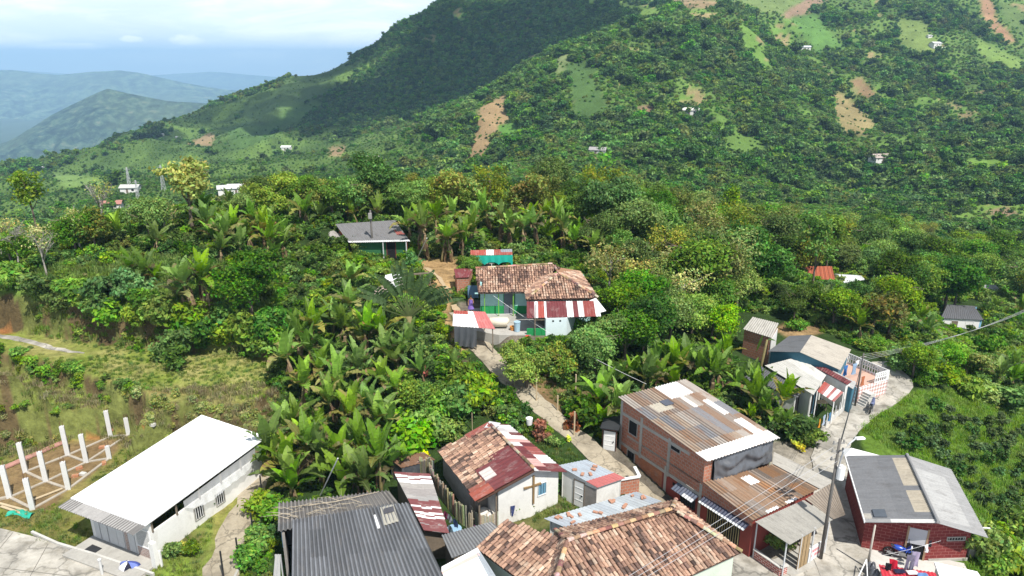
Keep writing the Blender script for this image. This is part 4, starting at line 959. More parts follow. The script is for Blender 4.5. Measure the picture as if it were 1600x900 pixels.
# ================================================================ big clay-tile house at the bottom
def build_tile_house():
    rg = random.Random(31)
    R1, R2 = W(886, 846, 4.3), W(1050, 796, 4.3); FR = W(1159, 863, 2.85); FD = W(1118, 886, 2.85)
    d = (FD - FR) / np.linalg.norm(FD - FR); FL = FR + d * 9.0 + V(0, -.5, 0)
    BR, BL = W(1056, 782, 2.95), W(868, 829, 2.95)
    FL = W(840, 1010, 2.85)
    th = thing("tiled_house", "large hipped clay-tile roof with pale mint wall, tiles patched brown, pink and black", "house", (5.5, 31, 0))
    r = MB(); wts = (5, 5, 4, 4, 4, 3, 2, 4)
    tile_roof(r, FL, FR, [FL, FR, R2, R1], R1, rg=rg, weights=wts)
    tile_roof(r, BR, BL, [BR, BL, R1, R2], R1, rg=rg, weights=(4, 3, 1, 5, 5, 4, 2, 3))
    tile_roof(r, FR, BR, [FR, BR, R2], R2, rg=rg, weights=(4, 6, 5, 3, 2, 2, 2, 3))
    tile_roof(r, BL, FL, [BL, FL, R1], R1, rg=rg, weights=(4, 6, 5, 3, 3, 2, 2, 3))
    ro = part("roof", r, M_TILES, th)
    c = MB()
    for a, b in ((R1, R2), (FR, R2), (BR, R2), (BL, R1), (FL, R1)): ridge_tiles(c, a + V(0, 0, .04), b + V(0, 0, .04), .13, rg)
    part("ridge", c, M_TILES, ro)
    c0 = (FL + FR + BR + BL) / 4; o = [lerp(p, c0, .07) for p in (FL, FR, BR, BL)]; w = MB()
    for a, b in zip(o, o[1:] + o[:1]): wall_run(w, [a, b], -.4, 2.78, .16)
    part("wall", w, M_MINT, th)
    # lower wing
    A, B, C, D = W(745, 858, 2.6), W(868, 948, 2.6), W(886, 846, 3.55), W(790, 813, 3.25)
    t2 = thing("tiled_wing", "low clay-tile wing with a dip beside the big hipped roof", "house", (*((A + B + C + D) / 4)[:2], 0))
    r = MB(); D2 = D.copy()
    n0 = np.cross(B - A, C - A); D2[2] = A[2] - (n0[0] * (D[0] - A[0]) + n0[1] * (D[1] - A[1])) / n0[2]
    tile_roof(r, A, B, [A, B, C, D2], C, rg=rg, weights=(6, 4, 2, 4, 4, 3, 5, 4)); part("roof", r, M_TILES, t2)
    w = MB(); o = [lerp(p, (A + B + C + D2) / 4, .12) for p in (A, B, C, D2)]
    for a, b in zip(o, o[1:] + o[:1]): wall_run(w, [a, b], -.4, [a[2] - .15, b[2] - .15], .15)
    part("wall", w, M_MINT, t2)
    # white sheet roof in front of the wing
    Q = [W(690, 960, 2.3), W(812, 960, 2.3), W(746, 856, 2.75), W(690, 886, 2.65)]
    t3 = thing("white_annex", "bright white flat sheet roof wedged between dark corrugated and tiled roofs", "shed", (*sum(Q)[:2] / 4, 0))
    r = MB(); r.slab([p + V(0, 0, .02) for p in Q], .05); part("roof", r, M_WHITEMETAL, t3); s = MB(); q = [quadpt(Q, 0, .83), quadpt(Q, .97, .88), quadpt(Q, .97, .93), quadpt(Q, 0, .88)]; s.slab([p + V(0, 0, .045) for p in q], .02); part("pink_stripe", s, mat_plain("pink_stripe", (.7, .45, .4), .6, .1), t3)
    q = [quadpt(Q, .86, .2) + V(0, 0, .05), quadpt(Q, 1.0, .2) + V(0, 0, .05), quadpt(Q, 1.0, .92) + V(0, 0, .05), quadpt(Q, .9, .92) + V(0, 0, .05)]; s = MB(); corr(s, q, .2, .02, lambda a, b, u, v: ZN); part("zinc_strip", s, M_ZINC, t3)
    shed_walls(t3, Q, -.3, M_WHITE, .08)
build_tile_house()
# ================================================================ two-storey brick house
def build_brick_house():
    A, B, C, D = W(966, 620, 5.6), W(1106, 721, 4.85), W(1219, 684, 4.85), W(1071, 592, 5.6)
    th = thing("brick_house", "two-storey bare brick house with patchwork rust and white corrugated roof, dark plastic over its front", "house", (*((A + B + C + D) / 4)[:2], 0))
    Q = [B, C, D, A]; rg = random.Random(9); cc = {}
    def col(um, vm, u, v):
        if v < .135: return (.78, .77, .75)
        if u > .80 and .135 <= v < .33 and u < .93: return (.80, .79, .77)
        if .52 < u < .93 and v > .80 and u < .86: return (.82, .82, .81)
        if .80 < u < .90 and .42 < v < .68: return (.80, .78, .75)
        if .62 < u < .70 and .62 < v < .80: return (.74, .71, .66)
        if .18 < u < .42 and .68 < v < .80: return (.50, .46, .38)
        k = (int(u * 9), int(v * 5))
        if k not in cc:
            cc[k] = rg.choices([(.26, .18, .13), (.26, .22, .19), (.33, .26, .20), (.22, .22, .23), (.38, .34, .30), (.19, .195, .21)], (5, 5, 4, 3, 3, 2))[0]
        c = cc[k]; f = .60 if int(um / .125) % 2 else 1.2  # rib lines painted: alternate stripes darkened as shade, the rest lightened
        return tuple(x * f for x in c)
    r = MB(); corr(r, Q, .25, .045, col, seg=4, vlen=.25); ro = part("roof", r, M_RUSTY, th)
    n = qn(Q); s = MB(); q = [quadpt(Q, a, b) + n * .09 for a, b in ((.34, .715), (.46, .715), (.46, .79), (.34, .79))]; s.slab(q, .05); part("hatch", s, mat_plain("dark_hatch", (.09, .1, .13)), ro)
    # plan of the walls
    f = lambda u, v: quadpt(Q, u, v)
    fl, fr, br, bl = f(.035, .05), f(.965, .05), f(.97, .985), f(.03, .985)
    zt = lambda p, v: lerp(B[2], A[2], v) - .06
    zB = 1.25
    up = MB(); wall_run(up, [bl, fl], [2.05, 2.05], [5.50, 4.86], .16)
    wall_run(up, [fr, br], [2.05, 2.05], [4.86, 5.5], .16); wall_run(up, [br, bl], [.9, 1.2], [5.5, 5.5], .16)
    wall_run(up, [fl, lerp(fl, fr, .12)], 2.9, 4.84, .16); part("wall", up, M_BRICK, th)
    lo = MB(); LW = np.linalg.norm((fl - bl)[:2]); mid = lerp(bl, fl, .56)
    wall_run(lo, [bl + V(0, 0, 0), mid], [1.1, .2], [2.05, 2.05], .16); part("lower_wall", lo, M_BRICKOLD, th, label="orange old brick with peeling plaster")
    lo = MB(); wall_run(lo, [mid, fl], [-.3, -.4], [2.05, 2.05], .16); wall_run(lo, [fr, br], -.3, 2.05, .16); part("painted_wall", lo, M_REDPAINT, th)
    # concrete frame
    cf = MB()
    def colm(s, z0, z1): on_wall(cf, bl, fl, s - .11, s + .11, z0, z1, .025, .0)
    colm(.11, 1.0, 5.5 - .15); colm(2.15, 1.9, 4.98); colm(4.8, 1.9, 4.70); colm(4.65, .3, 2.55); colm(LW - .11, 0, 2.9)
    on_wall(cf, bl, fl, 0, LW, 2.0, 2.22, .03, 0)
    p0, p1 = wpt(bl, fl, .0, .015), wpt(bl, fl, LW * .80, .015); cf.hexa([(*wpt(bl, fl, 0, .02), 4.32), (*wpt(bl, fl, LW * .84, .02), 4.32), (*wpt(bl, fl, LW * .84, 0), 4.32), (*wpt(bl, fl, 0, 0), 4.32)], [(*wpt(bl, fl, 0, .02), 4.54), (*wpt(bl, fl, LW * .84, .02), 4.54), (*wpt(bl, fl, LW * .84, 0), 4.54), (*wpt(bl, fl, 0, 0), 4.54)])
    part("concrete_frame", cf, M_CONC, th)
    window(th, bl, fl, .95, 1.75, 3.3, 4.3, M_CONC, M_DARK, 0, None, .03)
    window(th, bl, fl, .95, 1.65, 1.25, 1.95, M_CONC, M_DARK, 4, M_BLACKMETAL, .05)
    window(th, bl, fl, 4.95, 5.75, 4.05, 4.32, M_CONC, M_DARK, 0, None, .03)
    v = MB(); on_wall(v, bl, fl, 5.35, 6.0, 1.55, 1.75, .03, 0); part("vent_block", v, M_DARK, th)
    # tarpaulin over the front opening
    tp = MB(); a, b = lerp(fl, fr, .11), lerp(fl, fr, 1.0); dd = (b - a)[:2]; L = np.linalg.norm(dd); dd /= L; nn = V(dd[1], -dd[0])
    def fn(u, v):
        sw = math.sin(math.pi * u); fold = .05 * math.sin(u * 27 + 4 * v) * (.35 + .6 * abs(2 * u - 1)) + .018 * math.sin(u * 63 - 7 * v)
        drape = .26 * sum(math.exp(-((u - c0) / .17) ** 2) * math.sin(math.pi * v) for c0 in (.28, .72)) + .10 * math.sin((v * 7 - 5 * abs(u - .5)) * 1.3) * sw
        o = .14 + fold + drape + .14 * v * v + .05 * sum(math.sin(16 * (v + (c0 - u) ** 2 * 5.5)) * math.exp(-((u - c0) / .2) ** 2) for c0 in (.28, .72)); p = a[:2] + dd * L * u * 1.0 + nn * o; z = 4.72 - 1.68 * v + (.05 * math.sin(u * 18) if v > .9 else 0) + .16 * v * abs(u - .5)
        return p[0], p[1], z
    tp.grid(110, 26, fn); solo("tarpaulin", tp, M_BLACKTARP, "dark grey plastic sheet draped over the open upper front of the brick house", "tarp", (*a[:2], 3), smooth=True)
    ins = MB(); ins.prism([tuple(p[:2]) for p in (lerp(fl, bl, .02), lerp(fr, br, .02), lerp(fr, br, .9), lerp(fl, bl, .9))], 2.85, 3.0); part("upper_floor", ins, M_CONC, th)
    # ---- lower front
    t2 = thing("shop_house", "single-storey shop front with rust-brown corrugated roof and grey awning over a planter", "shop", (16, 36.5, 0))
    q0 = [W(1177, 813, 2.75), W(1281, 763, 2.75), W(1209, 725, 3.2), W(1099, 753, 3.2)]
    c2 = {}
    def colb(um, vm, u, v):
        k = (int(u * 8), int(v * 3))
        if k == (3, 2) or k == (4, 2): return (.80, .79, .77) if .66 < v < .86 and u < .58 and u > .42 else (.25, .15, .09)
        if v < .06 and (.22 < u < .38 or .5 < u < .66): return (.75, .75, .74)
        if k not in c2: c2[k] = rg.choices([(.27, .18, .12), (.30, .23, .18), (.24, .20, .17), (.34, .19, .10)], (4, 3, 3, 2))[0]
        f = .58 if int(um / .125) % 2 else 1.2; return tuple(x * f for x in c2[k])  # painted rib shade here too, in dark and light stripes
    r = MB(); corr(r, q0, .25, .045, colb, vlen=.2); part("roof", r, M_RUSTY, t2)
    q1 = [W(1234, 851, 2.38), W(1301, 812, 2.38), W(1256, 781, 2.70), W(1180, 815, 2.70)]
    r = MB(); corr(r, q1, .17, .028, lambda a, b, u, v: (.36, .345, .31), vlen=.3); part("awning_roof", r, M_FIBRO, t2)
    q2 = [W(1302.5, 811, 2.43), W(1321, 804, 2.40), W(1303, 752, 2.74), W(1259, 779.5, 2.73)]
    r = MB(); corr(r, q2, .17, .028, lambda a, b, u, v: tuple(k * (.75 if int(a / .085) % 2 else 1.1) for k in (.31, .26, .21)), vlen=.3); part("side_roof", r, M_FIBRO, t2)  # alternate stripes darker: rib shade painted into the sheet colour
    q3 = [W(1282, 764, 2.78), W(1304, 752, 2.78), W(1209, 706, 3.15), W(1207, 724, 3.25)]
    r = MB(); corr(r, q3, .17, .028, lambda a, b, u, v: (.42, .40, .36), vlen=.3); part("rear_roof", r, M_FIBRO, t2)
    # walls of the lower front: the left side continues the brick wall
    pl = fl; pf = W(1172, 858, 0.0); pf = lerp(q0[0], q0[3], .03) + V(.12, .1, 0)
    w = MB(); wall_run(w, [fl, pf], [-.4, -.4], [2.15, 2.15], .16); part("wall", w, M_REDPAINT, t2)
    w = MB(); wall_run(w, [fl, pf], [2.15, 2.15], [3.12, 2.70], .16); part("brick_gable", w, M_BRICK, t2)
    pr = lerp(q0[1], q0[2], .06) + V(-.15, 0, 0); w = MB(); wall_run(w, [pf, pr], -.4, 2.6, .16); wall_run(w, [pr, lerp(q0[2], q0[1], .02)], -.4, [2.6, 3.0], .16); part("front_wall", w, M_REDPAINT, t2)
    LF = np.linalg.norm((pf - fl)[:2])
    g_ = MB()
    for k in range(15): s = LF * (.16 + .62 * k / 14); on_wall(g_, fl, pf, s - .02, s + .02, .35, 1.9, .05, -.02)
    dk = MB(); on_wall(dk, fl, pf, LF * .14, LF * .8, .3, 1.95, .012, 0); o = part("gate", dk, M_DARK, t2); part("bars", g_, mat_plain("ochre_bar", (.30, .25, .12), .6, .2), o)
    ab = MB()
    for (s0, s1, w_) in ((LF * .05, LF * .95, .55),):
        p0, p1 = wpt(fl, pf, s0, 0), wpt(fl, pf, s1, 0); o0, o1 = wpt(fl, pf, s0, w_), wpt(fl, pf, s1, w_)
        corr(ab, [V(*o0, 2.02), V(*o1, 2.02), V(*p1, 2.22), V(*p0, 2.22)], .2, .02, lambda a, b, u, v: (.55, .58, .6) if v < .3 else (.05, .06, .10), vlen=.12)
    solo("wall_awning", ab, M_ZINC, "dark blue strip awning over the barred gate of the shop wall", "awning", (*fl[:2], 2))
    ab = MB(); s0, s1 = LW * .74, LW * .97; p0, p1 = wpt(bl, fl, s0, 0), wpt(bl, fl, s1, 0); o0, o1 = wpt(bl, fl, s0, .6), wpt(bl, fl, s1, .6)
    corr(ab, [V(*o0, 1.72), V(*o1, 1.72), V(*p1, 1.98), V(*p0, 1.98)], .2, .02, lambda a, b, u, v: (.62, .64, .66) if (v < .35 and u > .5) else (.10, .12, .17), vlen=.12)
    solo("wall_awning", ab, M_ZINC, "small torn blue awning over a barred window on the painted brick wall", "awning", (*p0, 2))
    window(th, bl, fl, LW * .78, LW * .95, .75, 1.55, M_REDPAINT, M_DARK, 7, M_BLACKMETAL, .04)
    # planter, posts and sign panels under the awning
    c0, c1 = lerp(q1[0], q1[3], .06), lerp(q1[1], q1[2], .06); ol = V(*pf[:2], 0) + V(.25, -.05, 0)
    pw = MB(); P = [ol, V(c0[0] - .15, c0[1] + .15, 0), V(c0[0] + .35, c0[1] + .35, 0)]
    wall_run(pw, P, -.1, .62, .14); part("planter_wall", pw, mat_brick("painted_brick", (.45, .12, .09), (.40, .10, .08), (.7, .6, .55), .3, .14, .02), t2)
    cp = MB()
    for a, b in zip(P, P[1:]): cp.beam((a[0], a[1], .66), (b[0], b[1], .66), .2, .07)
    part("planter_cap", cp, M_CONCLITE, t2)
    for p in (ol, V(c0[0], c0[1] + .1, 0), lerp(c0, c1, .33), lerp(c0, c1, .62), lerp(c0, c1, .97)): po = MB(); po.beam((p[0], p[1], 0), (p[0], p[1], 2.4), .07); part("awning_post", po, M_GREYPANEL, t2)
    a, b = lerp(c0, c1, .58), lerp(c0, c1, 1.0)
    sg = MB(); wall_run(sg, [a, b], -.05, 1.0, .08); o = part("sign_panel", sg, M_WHITEPAINT, t2)
    lt = MB(); L2 = np.linalg.norm((b - a)[:2])
    for row in range(2):
        for k in range(7): 
            if rg.random() < .85: on_wall(lt, a, b, .15 + k * (L2 - .3) / 7, .15 + (k + .72) * (L2 - .3) / 7, .62 - row * .32, .80 - row * .32, .012, -.004)
    part("lettering", lt, mat_plain("faded_red_lettering", (.62, .22, .24), .6, .3, 6), o)
    a, b = lerp(c0, c1, .30), lerp(c0, c1, .56); dr = MB()
    for k in range(3): on_wall(dr, a, b, .05 + k * .33, .33 + k * .33, .05, 2.2, .02, .02)
    part("door", dr, mat_plain("tan_door", (.34, .24, .13), .7, .25, 3), t2)
    # bush in the planter comes with the plants
    # ---- little shed at the rear corner
    s0, s1 = W(940, 700, 1.75), W(962, 706, 1.65); d_ = (s1 - s0); d_[2] = 0; up_ = V(-d_[1], d_[0], 0); up_ /= np.linalg.norm(up_)
    t3 = thing("side_shed", "small lean-to shed with a white door against the rear corner of the brick house", "shed", s0)
    w = MB(); P = [s0, s1]; wall_run(w, P, 1.3, 3.35, .1); wall_run(w, [s0 + up_ * 1.6, s0], 1.3, 3.3, .1); part("wall", w, M_BRICK, t3)
    door(t3, s0, s1, .12, .95, 1.7, 3.2, M_WHITEPAINT, M_BLACKMETAL)
    r = MB(); q = [s0 + V(-.2, -.25, 1.75), s1 + V(.1, -.25, 1.85), s1 + up_ * 1.8 + V(0, 0, 1.9), s0 + up_ * 1.8 + V(-.2, 0, 1.8)]; r.slab(q, .07); part("roof", r, mat_plain("black_roof_felt", (.035, .037, .04), .6, .3), t3)
    return fl, pf
FLB, PFB = build_brick_house()

# ================================================================ red block house on the right
def build_red_house():
    EF, RF, GF = W(1351, 816, 2.4), W(1466, 817, 3.3), W(1544, 840, 2.35)
    EB, RB, GB = W(1320, 712, 2.4), W(1417, 711, 3.3), W(1486, 733, 2.35)
    th = thing("red_house", "dark red block house with grey corrugated gable roof and half-open door", "house", (*((EF + GF + EB + GB) / 4)[:2], 0))
    def cl(um, vm, u, v):
        # u from the back to the front
        if v > .72 and (.05 < u < .48 or .56 < u < .86) and v < .97: return (.42, .375, .30)
        if u > .945: return (.62, .61, .59) if v > .36 else (.30, .30, .30)
        if u > .88 and v < .12: return (.42, .40, .36)
        return (.175, .18, .19) if int(vm / 1.8) % 2 else (.19, .195, .205)
    r = MB(); corr(r, [EB, EF, RF, RB], .17, .03, cl, vlen=.22); part("roof_slope", r, M_FIBRO, th, label="dark grey roof slope with pale patches")
    def cr(um, vm, u, v): return (.37, .37, .365) if .2 < 1 - u < .93 and int(vm / 1.1) % 3 else (.30, .30, .30)
    r = MB(); corr(r, [GF, GB, RB, RF], .17, .03, cr, vlen=.4); part("roof_slope", r, M_FIBRO, th, label="pale grey roof slope")
    c = MB(); c.tube([RB + V(0, 0, .05), RF + V(0, 0, .05)], .10, 8, (.3, .3, .3)); part("ridge", c, M_FIBRO, th)
    h_ = MB(); n = qn([EB, EF, RF, RB]); Q = [EB, EF, RF, RB]; q = [quadpt(Q, a, b) + n * .08 for a, b in ((.84, .16), (.94, .16), (.94, .34), (.84, .34))]; h_.slab(q, .05); part("hatch", h_, mat_plain("blue_grey_hatch", (.10, .115, .135), .4), th)
    fd = V(*(EB - EF)[:2], 0); fd /= np.linalg.norm(fd); s = V(*(GF - EF)[:2], 0); s /= np.linalg.norm(s)
    a = EF + s * .28 + fd * .85; b = GF - s * .5 + fd * .95; m = RF + fd * .9; bb, ab = GB - s * .5 - fd * .3, EB + s * .28 - fd * .3
    w = MB(); wall_run(w, [a, m, b], -.3, [2.40, 3.2, 2.35], .15); wall_run(w, [b, bb], -.8, 2.35, .15); wall_run(w, [bb, RB - fd * .3, ab], -.8, [2.3, 3.2, 2.35], .15); wall_run(w, [ab, a], -.5, 2.38, .15)
    part("wall", w, M_REDBLOCK, th)
    L1 = np.linalg.norm((m - a)[:2])
    d0 = L1 - 1.02
    dk = MB(); on_wall(dk, a, m, d0, d0 + .92, .05, 1.05, .01, 0); o = part("doorway", dk, M_DARK, th)
    dl = MB(); on_wall(dl, a, m, d0, d0 + .92, 1.05, 2.1, .03, 0); part("door", dl, mat_plain("grey_white_door", (.50, .50, .53), .6, .12), th)
    fr = MB(); on_wall(fr, a, m, d0 - .1, d0, .05, 2.2, .05, 0); on_wall(fr, a, m, d0 + .92, d0 + 1.02, .05, 2.2, .05, 0); part("door_frame", fr, mat_plain("tan_frame", (.36, .24, .15)), o)
    window(th, m, b, 1.15, 2.15, 1.45, 1.62, M_CONC, M_DARK, 6, M_CONC, .05)
    pl = MB(); on_wall(pl, m, b, .25, np.linalg.norm((b - m)[:2]) + .1, -.3, .18, .06, 0); part("plinth", pl, M_CONC, th)
    br = MB(); br.beam(b + V(.1, 0, -.05) + s * .3, b + s * .9 + V(0, 0, .0), .06); part("roof_bracket", br, M_WHITEPAINT, th)
    bx = MB(); c_ = b + s * .35 + fd * .6; bx.box((c_[0], c_[1], -.5), (.5, .7, 1.25)); o = solo("water_sink", bx, M_CONC, "concrete wash sink against the outer side of the red house", "sink", (c_[0], c_[1], -.5))
    # white edge sheet at the back
    Q = [W(1315, 703, 2.3), W(1320, 714, 2.36), W(1376, 713, 2.75), W(1330, 701, 2.7)]; z = MB(); z.slab([p + V(0, 0, .06) for p in Q], .03); part("white_flashing", z, M_WHITEPAINT, th)
    eb = MB(); eb.beam(EB + V(0, 0, .0), EF, .06, .12); part("gutter", eb, M_WHITEPAINT, th)
    return a, m, b, fd, s
RA, RM, RBK, RFD, RS = build_red_house()

# ================================================================ red corner roof with laundry at the very bottom
def build_corner():
    z = 1.15; A, B = W(1373, 882, z), W(1458, 894, z); d = (B - A); d /= np.linalg.norm(d); n = V(d[1], -d[0], 0)
    th = thing("red_roof_shed", "bright red corrugated roof corner strewn with laundry", "shed", (*A[:2], 0))
    Q = [A + n * 3.5 + V(0, 0, -.5), B + n * 3.5 + V(0, 0, -.5) + d * .5, B + d * .1, A]
    r = MB(); corr(r, Q, .2, .03, lambda a, b, u, v: (.60, .045, .065), vlen=.4); part("roof", r, M_PAINTED, th)
    shed_walls(th, Q, -1.5, M_WHITE, .08)
    Q2 = [B + d * .15 + n * 3.5 + V(0, 0, -.45), B + d * 3.0 + n * 3.5 + V(0, 0, -.4), W(1527, 893, 1.0), W(1460, 878, 1.15)]
    t2 = thing("white_parapet_roof", "white slab roof beside the red laundry roof", "shed", (*sum(Q2)[:2] / 4, 0)); s = MB(); s.slab(Q2, .12); part("roof", s, M_WHITEMETAL, t2); shed_walls(t2, Q2, -1.5, M_WHITE, .06)
    # clothes line: two posts, rope, clothes
    cols = dict(grey=(.20, .20, .27), pale=(.62, .55, .66), white=(.8, .8, .8), black=(.015, .015, .02), red=(.62, .02, .05), blue=(.05, .12, .35), yellow=(.6, .35, .05), lilac=(.42, .38, .52))
    def cloth(px, py, zt, w, hh, col, lab, dirv=(1, 0, 0), legs=False, tilt=0.0, group=None, cat="laundry", name="laundry"):
        p = W(px, py, zt); dv = V(*dirv); dv /= np.linalg.norm(dv); nn = V(dv[1], -dv[0], 0); mb = MB()
        def panel(u0, u1, v0, v1, k):
            mb.grid(6, 8, lambda u, v: p + dv * w * ((u0 + (u1 - u0) * u) - .5) + V(0, 0, -hh * (v0 + (v1 - v0) * v)) + nn * (.05 * math.sin(9 * u + 4 * v + k) * (.3 + v)) + dv * tilt * v, lambda u, v: col)
            mb.grid(6, 8, lambda u, v: p + dv * w * ((u0 + (u1 - u0) * u) - .5) + V(0, 0, -hh * (v0 + (v1 - v0) * v)) + nn * (.05 * math.sin(9 * u + 4 * v + k) * (.3 + v) + .03) + dv * tilt * v, lambda u, v: tuple(.85 * c for c in col))
        if legs: panel(0, 1, 0, .3, 0); panel(0, .44, .3, 1, 1); panel(.56, 1, .3, 1, 2)
        else: panel(0, 1, 0, 1, 0)
        return solo(name, mb, M_FABRIC, lab, cat, p, group, smooth=True)
    y0 = 2.6
    cloth(1424, 867, 2.15, .42, 1.15, cols['grey'], "grey trousers hanging above the red roof corner", (1, -.2, 0), True)
    cloth(1432, 862, 2.2, .4, .95, cols['lilac'], "pale lilac shirt hanging beside the grey trousers", (1, -.2, 0))
    cloth(1447, 851, 2.2, .3, .55, cols['white'], "white and yellow cloth hung before the dark doorway", (.6, .3, 0), tilt=.2)
    cloth(1453, 845, 2.3, .28, .4, cols['black'], "black cloth hung beside the half-open door of the red house", (.6, .3, 0), tilt=.1)
    cloth(1396, 874, 1.75, .4, .55, cols['red'], "red shirt draped upright on the red roof edge", (1, -.4, 0), tilt=.1)
    cloth(1389, 880, 1.6, .3, .45, cols['black'], "black shirt hanging next to the red shirt on the roof edge", (1, -.4, 0))
    rp = MB(); p, q = W(1378, 868, 2.2), W(1470, 845, 2.35); rp.tube([p, lerp(p, q, .5) - V(0, 0, .06), q], .006, 5); solo("clothes_line", rp, M_WHITEPAINT, "thin rope stretched over the red roof corner for laundry", "rope", p)
    for (px, py, c, lab) in ((1405, 893, (.02, .02, .05), "dark folded garment lying on the red roof"), (1441, 899, (.12, .22, .42), "blue jeans piece lying on the red roof"), (1425, 895, (.6, .6, .6), "small pale cloth lying on the red roof below the trousers")):
        p = W(px, py, 1.2); mb = MB(); mb.grid(10, 6, lambda u, v: p + V((u - .5) * .55, (v - .5) * .35, .03 + .05 * math.sin(8 * u) * math.sin(math.pi * v)), lambda u, v: c); solo("folded_garment", mb, M_FABRIC, lab, "laundry", p, smooth=True)
    # scrap heap and rails between street and roof
    th = thing("hand_rail", "white angled pipe railing between the street and the red roof corner", "railing", W(1340, 899, .1)); rl = MB()
    a, b, c = W(1336, 915, .1), W(1354, 874, .9), W(1356, 915, .1); rl.tube([a, a + V(0, 0, .2), b], .035, 6); rl.tube([b, c], .03, 6); part("rail", rl, M_WHITEPAINT, th)
    rg = random.Random(17)
    for k, (px, py, c, lab) in enumerate(((1362, 884, (.05, .06, .07), "dark bucket of scrap beside the red roof corner"), (1368, 895, (.12, .13, .14), "grey plastic sack dumped below the street railing"))):
        p = W(px, py, .6); mb = MB(); mb.grid(16, 8, lambda u, v: (p[0] + (.34 + .06 * math.sin(5 * u * 6.28 + k)) * math.cos(u * 6.283) * math.sin(v * math.pi * .5 + .05), p[1] + .34 * math.sin(u * 6.283) * math.sin(v * math.pi * .5 + .05), p[2] - .55 + .7 * math.cos(v * math.pi * .5) * (1 + .2 * math.sin(u * 19))), lambda u, v: c); solo("scrap_sack", mb, M_BLACKTARP, lab, "sack", p, smooth=True)
    return cloth
CLOTH = build_corner()

# ================================================================ motorcycles
def motorbike(pos, rz, body, lab):
    th = thing("motorcycle", lab, "motorcycle", pos, rz=rz)
    mt = mat_plain("tyre_rubber", (.02, .02, .02), .8, .1); ms = mat_plain("bike_metal", (.35, .35, .36), .35, .1, metallic=.6); mb_ = mat_plain("bike_paint_" + str(body), body, .3, .05, spec=.6); sk = mat_plain("seat_vinyl", (.025, .025, .028), .55)
    def wheel(x):
        w = MB(); K = 20
        for r0, r1, y in ((.30, .23, .055),):
            ring = lambda r, yy: [(x + r * math.cos(2 * math.pi * k / K), yy, .30 + r * math.sin(2 * math.pi * k / K)) for k in range(K)]
            R = [ring(.30, -.03), ring(.31, 0), ring(.30, .03), ring(.24, .045), ring(.22, 0), ring(.24, -.045)]
            for i in range(6):
                for k in range(K): w.face([R[i][k], R[i][(k + 1) % K], R[(i + 1) % 6][(k + 1) % K], R[(i + 1) % 6][k]])
        o = part("wheel", w, mt, th, local=True); s = MB()
        for k in range(6): a = k * math.pi / 3; s.beam((x, 0, .3), (x + .23 * math.cos(a), 0, .3 + .23 * math.sin(a)), .025)
        s.tube([(x, -.07, .3), (x, .07, .3)], .05, 8); part("rim", s, ms, o, local=True)
    wheel(-.62); wheel(.62)
    f = MB(); f.grid(12, 10, lambda u, v: (-.55 + .85 * v, (.02 + .15 * math.sin(math.pi * v) ** .6) * math.cos(2 * math.pi * u), .62 + .16 * math.sin(2 * math.pi * u) * math.sin(math.pi * v) ** .5 + .1 * (1 - v)))
    f.grid(12, 8, lambda u, v: (.22 + .22 * v, (.17 - .07 * v) * math.cos(2 * math.pi * u), .55 + .38 * v + .14 * math.sin(2 * math.pi * u)))
    f.beam((.62, 0, .64), (.36, 0, .52), .12, .03); part("body", f, mb_, th, smooth=True, local=True)
    e = MB(); e.box((.05, 0, .22), (.38, .22, .26)); e.tube([(-.1, -.12, .25), (-.75, -.16, .34)], [.035, .055], 8); e.beam((.05, 0, .3), (-.62, .08, .3), .05); part("engine", e, ms, th, local=True)
    s = MB(); s.grid(10, 8, lambda u, v: (-.58 + .72 * v, .13 * math.cos(2 * math.pi * u) * math.sin(math.pi * min(1, v + .15)) ** .4, .80 + .05 * math.sin(2 * math.pi * u) - .06 * math.sin(math.pi * v))); part("seat", s, sk, th, smooth=True, local=True)
    k = MB(); k.tube([(.62, -.06, .3), (.42, -.06, .92)], .025, 6); k.tube([(.62, .06, .3), (.42, .06, .92)], .025, 6); part("fork", k, ms, th, local=True)
    hb = MB(); hb.tube([(.3, -.36, 1.0), (.38, -.2, 1.03), (.42, 0, .98), (.38, .2, 1.03), (.3, .36, 1.0)], .018, 6); hb.tube([(.36, -.25, 1.03), (.33, -.28, 1.2)], .01, 4); hb.tube([(.36, .25, 1.03), (.33, .28, 1.2)], .01, 4); hb.box((.33, -.3, 1.18), (.02, .1, .06)); hb.box((.33, .3, 1.18), (.02, .1, .06)); part("handlebar", hb, sk, th, local=True)
    hl = MB(); hl.tube([(.42, 0, .88), (.52, 0, .88)], [.09, .10], 10); part("headlight", hl, mat_plain("lamp_glass", (.7, .7, .72), .1, .05), th, local=True)
    return th
p = W(1406, 872, .09); motorbike((p[0], p[1], .09), math.atan2((RM - RA)[1], (RM - RA)[0]) - .05, (.02, .07, .42), "blue motorcycle parked before the door of the red block house")
p = hit(1361, 643); motorbike((p[0], p[1], p[2] + .08), .95, (.12, .14, .25), "dark motorcycle parked on the lane at the edge of the coffee plot")

